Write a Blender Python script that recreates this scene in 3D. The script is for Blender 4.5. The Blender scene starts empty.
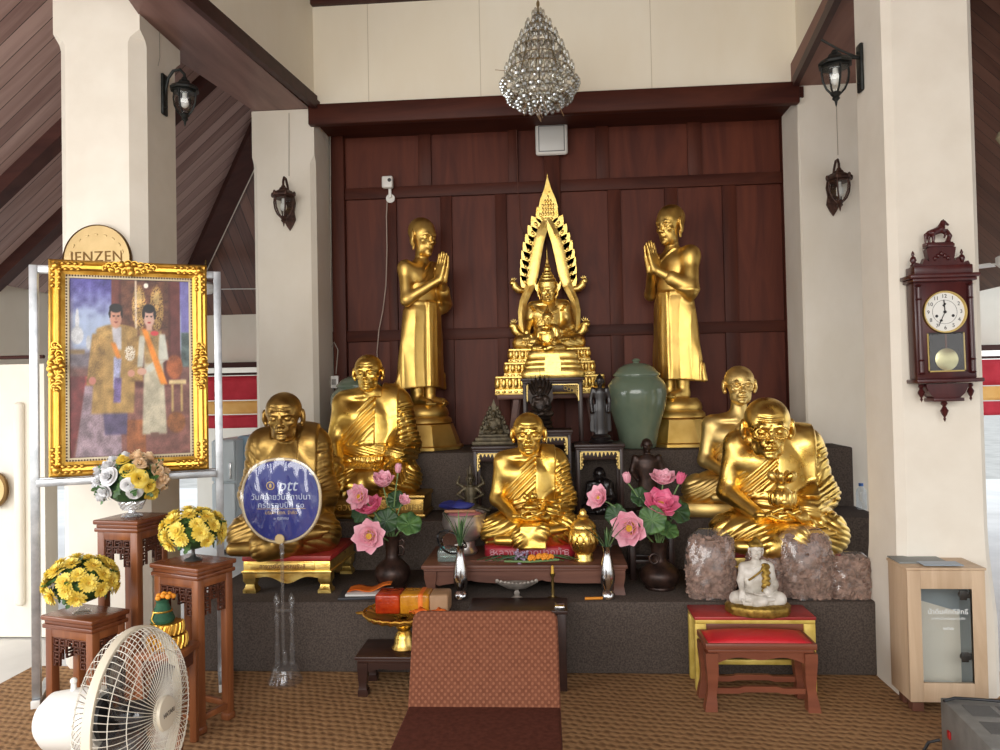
import bpy, bmesh, math, random
import numpy as np
from mathutils import Vector, Matrix, Euler
random.seed(7); np.random.seed(7)
PI = math.pi
C = bpy.context.scene.collection
SC = bpy.context.scene
# ---------------------------------------------------------------- camera
CAM = Vector((0, 0, 1.5)); F = 750.0
CR = (Matrix.Rotation(math.radians(4.0), 3, 'Z') @ Matrix.Rotation(math.radians(90 + 1.15), 3, 'X')
      @ Matrix.Rotation(math.radians(-1.15), 3, 'Z'))
cd = bpy.data.cameras.new('camera'); cd.sensor_width = 36; cd.lens = 27.0; cd.clip_start = .05; cd.clip_end = 200
co = bpy.data.objects.new('camera', cd); C.objects.link(co)
co.matrix_world = Matrix.Translation(CAM) @ CR.to_4x4(); SC.camera = co
SC.view_settings.view_transform = 'Standard'; SC.view_settings.look = 'None'
SC.view_settings.gamma = 1; SC.view_settings.use_curve_mapping = False
SC.view_settings.exposure = 0.38
# ---------------------------------------------------------------- daylight
W = bpy.data.worlds.new('sky'); SC.world = W; W.use_nodes = True
wn = W.node_tree.nodes; wl = W.node_tree.links
wtc = wn.new('ShaderNodeTexCoord'); wsx = wn.new('ShaderNodeSeparateXYZ'); wrp = wn.new('ShaderNodeValToRGB')
wl.new(wtc.outputs['Generated'], wsx.inputs[0]); wl.new(wsx.outputs['Z'], wrp.inputs[0])
wrp.color_ramp.elements[0].position = 0.0; wrp.color_ramp.elements[0].color = (.42, .40, .37, 1)
wrp.color_ramp.elements[1].position = .5; wrp.color_ramp.elements[1].color = (.78, .88, 1.0, 1)
e = wrp.color_ramp.elements.new(.03); e.color = (1.0, .98, .95, 1)
bg = wn['Background']; wl.new(wrp.outputs[0], bg.inputs[0]); bg.inputs[1].default_value = 1.25
def area(name, loc, rot, sx, sy, power, col):
    l = bpy.data.lights.new(name, 'AREA'); l.shape = 'RECTANGLE'; l.size = sx; l.size_y = sy; l.energy = power; l.color = col
    o = bpy.data.objects.new(name, l); C.objects.link(o); o.location = loc; o.rotation_euler = rot
# daylight entering through the pavilion's open front and open left side
area('front_opening_daylight', (-1.2, -2.6, 2.6), (math.radians(72), 0, math.radians(-8)), 6.0, 2.2, 210, (1, .97, .92))
area('side_opening_daylight', (-4.6, 1.6, 1.9), (math.radians(84), 0, math.radians(-62)), 3.0, 1.6, 70, (.96, .98, 1))
# ---------------------------------------------------------------- pixel anchors
def ray(px, py):
    return CR @ Vector(((px - 500) / F, (375 - py) / F, -1))
def AT(px, py, Y):
    r = ray(px, py); return CAM + r * ((Y - CAM.y) / r.y)
def ATZ(px, py, z):
    r = ray(px, py); return CAM + r * ((z - CAM.z) / r.z)
def ATX(px, py, x):
    r = ray(px, py); return CAM + r * ((x - CAM.x) / r.x)
def PXM(Y): return Y / F          # metres per pixel, about
# ---------------------------------------------------------------- scene helpers
def put(name, me, parent=None, mat=None):
    o = bpy.data.objects.new(name, me); C.objects.link(o)
    if parent: o.parent = parent
    if mat is not None:
        for m in (mat if isinstance(mat, (list, tuple)) else [mat]): me.materials.append(m)
    return o
def thing(name, label, cat, loc=(0, 0, 0), rz=0, group=None):
    o = bpy.data.objects.new(name, None); C.objects.link(o); o.location = loc; o.rotation_euler = (0, 0, rz)
    o.empty_display_size = .05
    o['label'] = label; o['category'] = cat
    if group: o['group'] = group
    return o
def tag(o, label, cat, group=None):
    o['label'] = label; o['category'] = cat
    if group: o['group'] = group
    return o
def structure(o): o['kind'] = 'structure'; return o
class MB:
    """collects shapes, links them as one mesh object"""
    def __init__(s): s.bm = bmesh.new(); s.M = Matrix.Identity(4); s.mi = 0
    def _fin(s, vs, M):
        T = s.M @ M
        for v in vs: v.co = T @ v.co
    def _setm(s, nf):
        if s.mi:
            s.bm.faces.ensure_lookup_table()
            for f in s.bm.faces[nf:]: f.material_index = s.mi
    def box(s, lo, hi, bev=0, M=None, seg=2):
        nf = len(s.bm.faces)
        lo = Vector(lo); hi = Vector(hi); c = (lo + hi) / 2; d = hi - lo
        r = bmesh.ops.create_cube(s.bm, size=1)['verts']
        for v in r: v.co = Vector((v.co.x * d.x, v.co.y * d.y, v.co.z * d.z)) + c
        if bev > 0:
            es = list({e for v in r for e in v.link_edges}); n0 = set(s.bm.verts) - set(r)
            bmesh.ops.bevel(s.bm, geom=es, offset=min(bev, .49 * min(d)), segments=seg, profile=.5, affect='EDGES')
            r = [v for v in s.bm.verts if v not in n0]
        s._fin(r, M or Matrix.Identity(4)); s._setm(nf); return s
    def cyl(s, p, q, r0, r1=None, n=16, caps=True):
        nf = len(s.bm.faces)
        p = Vector(p); q = Vector(q); d = q - p; r1 = r0 if r1 is None else r1
        v = bmesh.ops.create_cone(s.bm, cap_ends=caps, segments=n, radius1=max(r0, 1e-5), radius2=max(r1, 1e-5), depth=d.length)['verts']
        M = Matrix.Translation((p + q) / 2) @ d.to_track_quat('Z', 'Y').to_matrix().to_4x4()
        s._fin(v, M); s._setm(nf); return s
    def ball(s, c, r, rot=None, u=16, v=10):
        nf = len(s.bm.faces)
        if not isinstance(r, (tuple, list, Vector)): r = (r, r, r)
        vs = bmesh.ops.create_uvsphere(s.bm, u_segments=u, v_segments=v, radius=1)['verts']
        M = Matrix.Translation(c) @ (rot.to_4x4() if rot is not None else Matrix.Identity(4)) @ Matrix.Diagonal((r[0], r[1], r[2], 1))
        s._fin(vs, M); s._setm(nf); return s
    def lathe(s, prof, n=28, c=(0, 0, 0), M=None, caps=True):
        nf = len(s.bm.faces); rings = []
        T = s.M @ (M or Matrix.Identity(4)) @ Matrix.Translation(c)
        for (r, z) in prof:
            if r < 1e-5: rings.append([s.bm.verts.new(T @ Vector((0, 0, z)))])
            else: rings.append([s.bm.verts.new(T @ Vector((r * math.cos(2 * PI * i / n), r * math.sin(2 * PI * i / n), z))) for i in range(n)])
        for a, b in zip(rings, rings[1:]):
            for i in range(n):
                j = (i + 1) % n
                if len(a) == 1 and len(b) == 1: continue
                if len(a) == 1: s.bm.faces.new((a[0], b[j], b[i]))
                elif len(b) == 1: s.bm.faces.new((a[i], a[j], b[0]))
                else: s.bm.faces.new((a[i], a[j], b[j], b[i]))
        if caps:
            if len(rings[0]) > 1: s.bm.faces.new(rings[0][::-1])
            if len(rings[-1]) > 1: s.bm.faces.new(rings[-1])
        s._setm(nf); return s
    def tube(s, pts, r, n=8, closed=False, caps=True):
        nf = len(s.bm.faces); pts = [Vector(p) for p in pts]; N = len(pts); rings = []
        up = Vector((0, 0, 1)); prev = None
        for i, p in enumerate(pts):
            a = pts[(i - 1) % N] if (i > 0 or closed) else p; b = pts[(i + 1) % N] if (i < N - 1 or closed) else p
            t = (b - a).normalized()
            if prev is None:
                x = t.cross(up)
                if x.length < 1e-3: x = t.cross(Vector((1, 0, 0)))
            else: x = prev - t * prev.dot(t)
            x.normalize(); prev = x; y = t.cross(x)
            rr = r[i] if isinstance(r, (list, tuple)) else r
            rings.append([s.bm.verts.new(s.M @ (p + (x * math.cos(2 * PI * k / n) + y * math.sin(2 * PI * k / n)) * rr)) for k in range(n)])
        rng = range(N) if closed else range(N - 1)
        for i in rng:
            a = rings[i]; b = rings[(i + 1) % N]
            for k in range(n):
                j = (k + 1) % n; s.bm.faces.new((a[k], a[j], b[j], b[k]))
        if caps and not closed: s.bm.faces.new(rings[0][::-1]); s.bm.faces.new(rings[-1])
        s._setm(nf); return s
    def prism(s, pts, d, M=None):
        """polygon in local xz extruded along +y by d"""
        nf = len(s.bm.faces); T = s.M @ (M or Matrix.Identity(4))
        a = [s.bm.verts.new(T @ Vector((x, 0, z))) for x, z in pts]; b = [s.bm.verts.new(T @ Vector((x, d, z))) for x, z in pts]
        n = len(pts)
        try:
            s.bm.faces.new(a); s.bm.faces.new(b[::-1])
            for i in range(n):
                j = (i + 1) % n; s.bm.faces.new((a[j], a[i], b[i], b[j]))
        except ValueError: pass
        s._setm(nf); return s
    def quad(s, a, b, c, d):
        nf = len(s.bm.faces); s.bm.faces.new([s.bm.verts.new(s.M @ Vector(p)) for p in (a, b, c, d)]); s._setm(nf); return s
    def hexa(s, p):
        """8 corners: bottom 4 ccw, top 4 ccw"""
        nf = len(s.bm.faces); v = [s.bm.verts.new(s.M @ Vector(q)) for q in p]
        for f in ((3, 2, 1, 0), (4, 5, 6, 7), (0, 1, 5, 4), (1, 2, 6, 5), (2, 3, 7, 6), (3, 0, 4, 7)): s.bm.faces.new([v[i] for i in f])
        s._setm(nf); return s
    def sheet(s, rows, close_u=False):
        nf = len(s.bm.faces); R = [[s.bm.verts.new(s.M @ Vector(p)) for p in r] for r in rows]
        for a, b in zip(R, R[1:]):
            m = len(a)
            for i in range(m if close_u else m - 1):
                j = (i + 1) % m; s.bm.faces.new((a[i], a[j], b[j], b[i]))
        s._setm(nf); return s
    def mesh(s, smooth=True, ang=40):
        bmesh.ops.remove_doubles(s.bm, verts=s.bm.verts, dist=1e-6)
        bmesh.ops.recalc_face_normals(s.bm, faces=s.bm.faces)
        if smooth:
            for f in s.bm.faces: f.smooth = True
            a = math.radians(ang)
            for e in s.bm.edges:
                if len(e.link_faces) == 2 and e.calc_face_angle(0) > a: e.smooth = False
        me = bpy.data.meshes.new('m'); s.bm.to_mesh(me); s.bm.free(); return me
    def build(s, name, mat, parent=None, smooth=True, ang=40):
        return put(name, s.mesh(smooth, ang), parent, mat)
def solidify(o, t, off=0):
    m = o.modifiers.new('s', 'SOLIDIFY'); m.thickness = t; m.offset = off; return o
def subsurf(o, n=1):
    m = o.modifiers.new('s', 'SUBSURF'); m.levels = n; m.render_levels = n; return o
def copy_tree(o, parent=None):
    c = o.copy(); C.objects.link(c)
    if parent: c.parent = parent
    for ch in list(o.children): copy_tree(ch, c)
    return c
THAI = None
def text_mesh(s, size, name='lettering', mat=None, parent=None, M=None, depth=.0008, align='CENTER', shear=0, spacing=1.0):
    cu = bpy.data.curves.new('t', 'FONT'); cu.body = s; cu.size = size; cu.extrude = depth; cu.align_x = align; cu.align_y = 'CENTER'
    cu.shear = shear; cu.space_character = spacing; cu.resolution_u = 3
    t = bpy.data.objects.new('t', cu); C.objects.link(t)
    dg = bpy.context.evaluated_depsgraph_get(); dg.update()
    me = bpy.data.meshes.new_from_object(t.evaluated_get(dg)); bpy.data.objects.remove(t)
    if M is not None: me.transform(M)
    me.materials.clear()
    return put(name, me, parent, mat)
# ---------------------------------------------------------------- materials
def mat(name, col, rough=.5, metal=0, spec=.5, **k):
    m = bpy.data.materials.new(name); m.use_nodes = True; b = m.node_tree.nodes['Principled BSDF']
    b.inputs['Base Color'].default_value = (*col, 1); b.inputs['Roughness'].default_value = rough; b.inputs['Metallic'].default_value = metal
    b.inputs['Specular IOR Level'].default_value = spec
    for kk, v in k.items(): b.inputs[kk.replace('_', ' ')].default_value = v
    return m
def N(m, t, **k):
    n = m.node_tree.nodes.new('ShaderNode' + t)
    for a, v in k.items(): setattr(n, a, v)
    return n
def L(m, a, b): m.node_tree.links.new(a, b)
def bsdf(m): return m.node_tree.nodes['Principled BSDF']
def coords(m, scale=(1, 1, 1), kind='Object', rot=(0, 0, 0)):
    t = N(m, 'TexCoord'); mp = N(m, 'Mapping'); mp.inputs['Scale'].default_value = scale; mp.inputs['Rotation'].default_value = rot
    L(m, t.outputs[kind], mp.inputs[0]); return mp.outputs[0]
def ramp(m, fac, stops):
    r = N(m, 'ValToRGB'); el = r.color_ramp.elements
    while len(el) < len(stops): el.new(.5)
    for e_, (p, c) in zip(el, stops): e_.position = p; e_.color = (*c, 1) if len(c) == 3 else c
    L(m, fac, r.inputs[0]); return r.outputs[0]
def noise(m, vec, scale, detail=3, rough=.5, dist=0):
    n = N(m, 'TexNoise'); n.inputs['Scale'].default_value = scale; n.inputs['Detail'].default_value = detail
    n.inputs['Roughness'].default_value = rough; n.inputs['Distortion'].default_value = dist
    L(m, vec, n.inputs['Vector']); return n.outputs['Fac']
def bump(m, h, strength=.3, dist=.01):
    b = N(m, 'Bump'); b.inputs['Strength'].default_value = strength; b.inputs['Distance'].default_value = dist
    L(m, h, b.inputs['Height']); L(m, b.outputs[0], bsdf(m).inputs['Normal'])
def mixc(m, fac, a, b, mode='MIX'):
    x = N(m, 'Mix', data_type='RGBA', blend_type=mode)
    for s_, v in ((0, fac), (6, a), (7, b)):
        if isinstance(v, (int, float)): x.inputs[s_].default_value = v
        elif isinstance(v, tuple): x.inputs[s_].default_value = (*v, 1)
        else: L(m, v, x.inputs[s_])
    return x.outputs[2]
def noisy(name, c0, c1, scale, rough=.5, metal=0, stretch=(1, 1, 1), bs=0, bd=.003, detail=4, spec=.5, lo=.35, hi=.65, dist=0, **k):
    m = mat(name, c0, rough, metal, spec, **k); v = coords(m, stretch); f = noise(m, v, scale, detail, .55, dist)
    L(m, ramp(m, f, [(lo, c0), (hi, c1)]), bsdf(m).inputs['Base Color'])
    if bs: bump(m, f, bs, bd)
    return m
def srgb(r, g, b):
    f = lambda c: (c / 255 / 12.92) if c / 255 <= .04045 else ((c / 255 + .055) / 1.055) ** 2.4
    return (f(r), f(g), f(b))
def wood(name, c0, c1, axis='X', scale=9, rough=.45, bs=.15, spec=.4, **k):
    st = {'X': (.12, 1, 1), 'Y': (1, .12, 1), 'Z': (1, 1, .12)}[axis]
    return noisy(name, c0, c1, scale, rough, 0, st, bs, .002, 5, spec, .3, .7, 1.2, **k)
def gold(name, c0, c1, rough=.32, scale=14, bs=.25, bd=.004, metal=1.0):
    m = mat(name, c0, rough, metal); v = coords(m)
    f = noise(m, v, scale, 5, .6); L(m, ramp(m, f, [(.3, c0), (.62, c1)]), bsdf(m).inputs['Base Color'])
    g = noise(m, v, scale * 4, 3, .6); bump(m, g, bs, bd)
    r = N(m, 'MapRange'); r.inputs[1].default_value = .3; r.inputs[2].default_value = .7; r.inputs[3].default_value = rough - .06; r.inputs[4].default_value = rough + .14
    L(m, f, r.inputs[0]); L(m, r.outputs[0], bsdf(m).inputs['Roughness']); return m
M_ = {}
M_['plaster'] = noisy('plaster', srgb(229, 221, 205), srgb(236, 229, 215), 3.5, .85, 0, (1, 1, .6), .12, .006, 6, .2)
M_['plaster_rough'] = noisy('plaster_rough', srgb(229, 221, 206), srgb(236, 229, 215), 4, .85, 0, (1, 1, 1), .4, .012, 6, .2)
M_['panel'] = noisy('painted_panel', srgb(240, 230, 208), srgb(246, 238, 219), 2.2, .75, 0, (1, 1, .4), .05, .004, 5, .25)
M_['wall_wood'] = wood('dark_panel_wood', srgb(74, 31, 21), srgb(102, 49, 31), 'Z', 8, .52, .1, .28)
M_['wall_rail'] = wood('dark_rail_wood', srgb(58, 25, 18), srgb(84, 41, 28), 'X', 8, .55, .1, .25)
M_['wall_stile'] = wood('dark_stile_wood', srgb(60, 26, 18), srgb(88, 43, 29), 'Z', 8, .55, .1, .25)
M_['beam'] = wood('beam_wood', srgb(108, 78, 72), srgb(142, 110, 102), 'Y', 6, .4, .25, .3)
M_['trim_wood'] = wood('trim_wood', srgb(52, 26, 22), srgb(72, 40, 34), 'X', 7, .5, .1, .3)
def planks(name, ca, cb, width, rot=0):
    """boards running along object y, board lines across x"""
    m = mat(name, ca, .38, 0, .5); t = N(m, 'TexCoord'); sp = N(m, 'SeparateXYZ'); L(m, t.outputs['Object'], sp.inputs[0])
    dv = N(m, 'Math', operation='DIVIDE'); dv.inputs[1].default_value = width; L(m, sp.outputs['X'], dv.inputs[0])
    fr = N(m, 'Math', operation='FRACT'); L(m, dv.outputs[0], fr.inputs[0])
    fl = N(m, 'Math', operation='FLOOR'); L(m, dv.outputs[0], fl.inputs[0])
    wn_ = N(m, 'TexWhiteNoise', noise_dimensions='1D'); L(m, fl.outputs[0], wn_.inputs['W'])
    v = coords(m, (8, .5, 8)); f = noise(m, v, 2.5, 5, .6, .6)
    ad = N(m, 'Math', operation='MULTIPLY_ADD'); ad.inputs[1].default_value = .55; L(m, wn_.outputs['Value'], ad.inputs[0]); L(m, f, ad.inputs[2])
    col = ramp(m, ad.outputs[0], [(.35, ca), (1.0, cb)])
    gr = N(m, 'Math', operation='LESS_THAN'); gr.inputs[1].default_value = .045; L(m, fr.outputs[0], gr.inputs[0])
    L(m, mixc(m, gr.outputs[0], col, srgb(30, 20, 18)), bsdf(m).inputs['Base Color'])
    iv = N(m, 'Math', operation='SUBTRACT'); iv.inputs[0].default_value = 1; L(m, gr.outputs[0], iv.inputs[1]); bump(m, iv.outputs[0], .6, .006)
    return m
M_['planks'] = planks('roof_boards_skylit', srgb(128, 98, 92), srgb(182, 154, 146), .115)  # base colour lightened to carry skylight bounced onto the left slope
M_['planks_dark'] = planks('roof_boards_brown', srgb(78, 48, 38), srgb(116, 80, 66), .115)
# woven reed mat
def woven():
    m = mat('woven_mat', srgb(150, 116, 78), .8, 0, .2); v = coords(m, (1, 1, 1), rot=(0, 0, .16))
    nc = N(m, 'TexNoise'); nc.inputs['Scale'].default_value = 10; nc.inputs['Detail'].default_value = 3; L(m, v, nc.inputs[0])
    dv = N(m, 'MixRGB'); dv.blend_type = 'LINEAR_LIGHT'; dv.inputs[0].default_value = .022; L(m, v, dv.inputs[1]); L(m, nc.outputs['Color'], dv.inputs[2])
    def wave(rz, period):
        mp = N(m, 'Mapping'); mp.inputs['Rotation'].default_value = (0, 0, rz); L(m, dv.outputs[0], mp.inputs[0]); w = N(m, 'TexWave', wave_type='BANDS', bands_direction='Y'); w.inputs['Scale'].default_value = .314 / period; w.inputs['Distortion'].default_value = 1.2; w.inputs['Detail'].default_value = 2; w.inputs['Detail Scale'].default_value = 3; L(m, mp.outputs[0], w.inputs[0]); return w.outputs['Fac']
    a, b = wave(0, .042), wave(1.05, .036)
    fib = N(m, 'Mapping'); fib.inputs['Scale'].default_value = (10, 60, 1); L(m, v, fib.inputs[0]); f = noise(m, fib.outputs[0], 3, 3)
    big = noise(m, v, 1.6, 3)
    s1 = N(m, 'Math', operation='MULTIPLY_ADD'); L(m, a, s1.inputs[0]); s1.inputs[1].default_value = .5; L(m, f, s1.inputs[2])
    s2 = N(m, 'Math', operation='MULTIPLY_ADD'); L(m, b, s2.inputs[0]); s2.inputs[1].default_value = .35; L(m, s1.outputs[0], s2.inputs[2])
    c1 = ramp(m, s2.outputs[0], [(.4, srgb(108, 78, 51)), (.8, srgb(144, 108, 73)), (1.05, srgb(170, 132, 92))])
    c2 = mixc(m, .6, c1, ramp(m, big, [(.3, (.74, .70, .66)), (.7, (1, 1, 1))]), 'MULTIPLY')
    L(m, c2, bsdf(m).inputs['Base Color']); bump(m, s2.outputs[0], .5, .01)
    return m
def clear(name, tint=(1, 1, 1), refl=.06, rough=.04, haze=0, hcol=(.9, .9, .9)):
    """thin clear sheet: see-through with a glossy face"""
    m = bpy.data.materials.new(name); m.use_nodes = True; nt = m.node_tree; nt.nodes.remove(bsdf(m)); out = nt.nodes['Material Output']
    tr = N(m, 'BsdfTransparent'); tr.inputs[0].default_value = (*tint, 1); gl = N(m, 'BsdfGlossy'); gl.inputs['Roughness'].default_value = rough; gl.inputs[0].default_value = (1, 1, 1, 1)
    fr = N(m, 'LayerWeight'); pw = N(m, 'Math', operation='POWER'); pw.inputs[1].default_value = 4; L(m, fr.outputs['Facing'], pw.inputs[0]); ad = N(m, 'Math', operation='MULTIPLY_ADD', use_clamp=True); L(m, pw.outputs[0], ad.inputs[0]); ad.inputs[1].default_value = .45; ad.inputs[2].default_value = refl
    base = tr.outputs[0]
    if haze:
        df = N(m, 'BsdfDiffuse'); df.inputs[0].default_value = (*hcol, 1); mx = N(m, 'MixShader'); mx.inputs[0].default_value = haze; L(m, base, mx.inputs[1]); L(m, df.outputs[0], mx.inputs[2]); base = mx.outputs[0]
    m2 = N(m, 'MixShader'); L(m, ad.outputs[0], m2.inputs[0]); L(m, base, m2.inputs[1]); L(m, gl.outputs[0], m2.inputs[2]); L(m, m2.outputs[0], out.inputs[0]); return m
M_['mat'] = woven()
M_['tile'] = noisy('pale_floor_tile', srgb(196, 192, 186), srgb(222, 218, 212), 1.5, .35, 0, (1, 1, 1), 0)
M_['carpet'] = noisy('step_carpet', srgb(70, 62, 57), srgb(94, 84, 77), 120, .95, 0, (1, 1, 1), .5, .003, 3, .05)
M_['gold_shiny'] = gold('gold_leaf', srgb(222, 178, 78), srgb(242, 208, 122), .27, 9, .22, .004)
M_['gold_leaf2'] = gold('gold_leaf_deep', srgb(218, 174, 72), srgb(240, 204, 112), .3, 9, .3, .005)
M_['gold_satin'] = gold('gold_paint_satin', srgb(218, 178, 92), srgb(232, 196, 114), .40, 8, .12, .003)
M_['gold_dull'] = gold('gold_paint_old', srgb(158, 126, 66), srgb(192, 156, 90), .38, 7, .3, .005)
M_['gold_pale'] = gold('gold_paint_pale', srgb(220, 186, 112), srgb(236, 206, 134), .42, 7, .2, .004)
M_['gold_bright'] = gold('gilt_bright', srgb(232, 190, 94), srgb(248, 218, 134), .33, 22, .35, .004)
M_['gold_frame'] = gold('gilt_frame', srgb(196, 146, 54), srgb(226, 182, 88), .36, 12, .3, .003)
M_['black_lacquer'] = mat('black_lacquer', srgb(26, 20, 20), .3)
M_['lacquer_brown'] = wood('dark_lacquer_wood', srgb(40, 26, 23), srgb(58, 38, 32), 'X', 9, .38)
M_['gilt_trim'] = mat('gilt_trim', srgb(214, 186, 116), .4, .7)
M_['bronze_dark'] = noisy('dark_bronze', srgb(34, 27, 24), srgb(58, 46, 38), 20, .42, .6, bs=.3)
M_['bronze_brown'] = noisy('brown_bronze', srgb(40, 28, 24), srgb(70, 50, 42), 22, .42, .5, bs=.3)
M_['bronze_olive'] = noisy('aged_brass', srgb(66, 58, 44), srgb(98, 88, 66), 30, .5, .5, bs=.5)
M_['celadon'] = noisy('celadon_glaze', srgb(98, 112, 94), srgb(116, 128, 108), 3, .12, 0, bs=0)
M_['white_plastic'] = mat('white_plastic', srgb(232, 230, 224), .35)
M_['cream_plastic'] = mat('cream_plastic', srgb(222, 212, 190), .4)
M_['dark_plastic'] = mat('dark_plastic', srgb(30, 30, 32), .4)
M_['iron_black'] = noisy('black_iron', srgb(28, 30, 29), srgb(48, 50, 48), 40, .5, .5, bs=.3)
M_['iron_rust'] = noisy('brown_iron', srgb(58, 38, 32), srgb(92, 64, 52), 40, .5, .4, bs=.3)
M_['glass'] = clear('clear_glass', (.93, .95, .95), .08, .03)
M_['thin_glass'] = clear('pane_glass', (.97, .98, .98), .03, .02)
M_['acrylic'] = clear('clear_acrylic', (.92, .92, .92), .05, .05, .04)
M_['galv'] = noisy('galvanised_steel', srgb(168, 172, 176), srgb(200, 203, 206), 14, .38, .75)
M_['steel'] = mat('polished_steel', srgb(205, 205, 205), .16, 1)
M_['stool_wood'] = wood('stool_wood', srgb(112, 62, 36), srgb(150, 92, 54), 'Z', 10, .32, .08, .5)
M_['stool_dark'] = wood('carved_wood', srgb(70, 38, 26), srgb(100, 56, 38), 'X', 10, .4, .1)
M_['table_wood'] = wood('table_wood', srgb(86, 52, 40), srgb(120, 78, 62), 'X', 9, .45, .15)
M_['red_stool_wood'] = wood('reddish_stool_wood', srgb(104, 54, 36), srgb(136, 78, 54), 'X', 9, .4, .1)
M_['dark_table'] = wood('dark_table_wood', srgb(44, 26, 22), srgb(66, 42, 34), 'X', 9, .35, .1)
M_['red_paint'] = noisy('red_paint', srgb(140, 36, 34), srgb(170, 50, 46), 8, .45)
M_['red_cloth'] = noisy('red_vinyl', srgb(186, 26, 36), srgb(204, 38, 46), 6, .5)
M_['green_leaf'] = noisy('leaf_green', srgb(48, 82, 44), srgb(84, 120, 62), 25, .5)
M_['green_dark'] = noisy('leaf_dark', srgb(30, 58, 32), srgb(58, 92, 48), 25, .5)
M_['stem'] = mat('stem_green', srgb(106, 134, 82), .5)
M_['yellow'] = noisy('yellow_petal', srgb(238, 208, 70), srgb(248, 228, 120), 30, .6)
M_['yellow_core'] = noisy('yellow_core', srgb(186, 140, 30), srgb(214, 172, 50), 80, .7, bs=.4)
M_['cream_petal'] = noisy('cream_petal', srgb(248, 216, 172), srgb(252, 230, 198), 20, .6)
M_['white_petal'] = noisy('white_petal', srgb(226, 226, 228), srgb(240, 240, 240), 20, .6)
M_['pink_light'] = noisy('pink_petal', srgb(226, 150, 168), srgb(240, 184, 196), 18, .55)
M_['pink_deep'] = noisy('deep_pink_petal', srgb(214, 84, 124), srgb(236, 128, 160), 18, .55)
M_['orange'] = noisy('orange_cloth', srgb(214, 98, 26), srgb(236, 128, 44), 15, .5)
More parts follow.
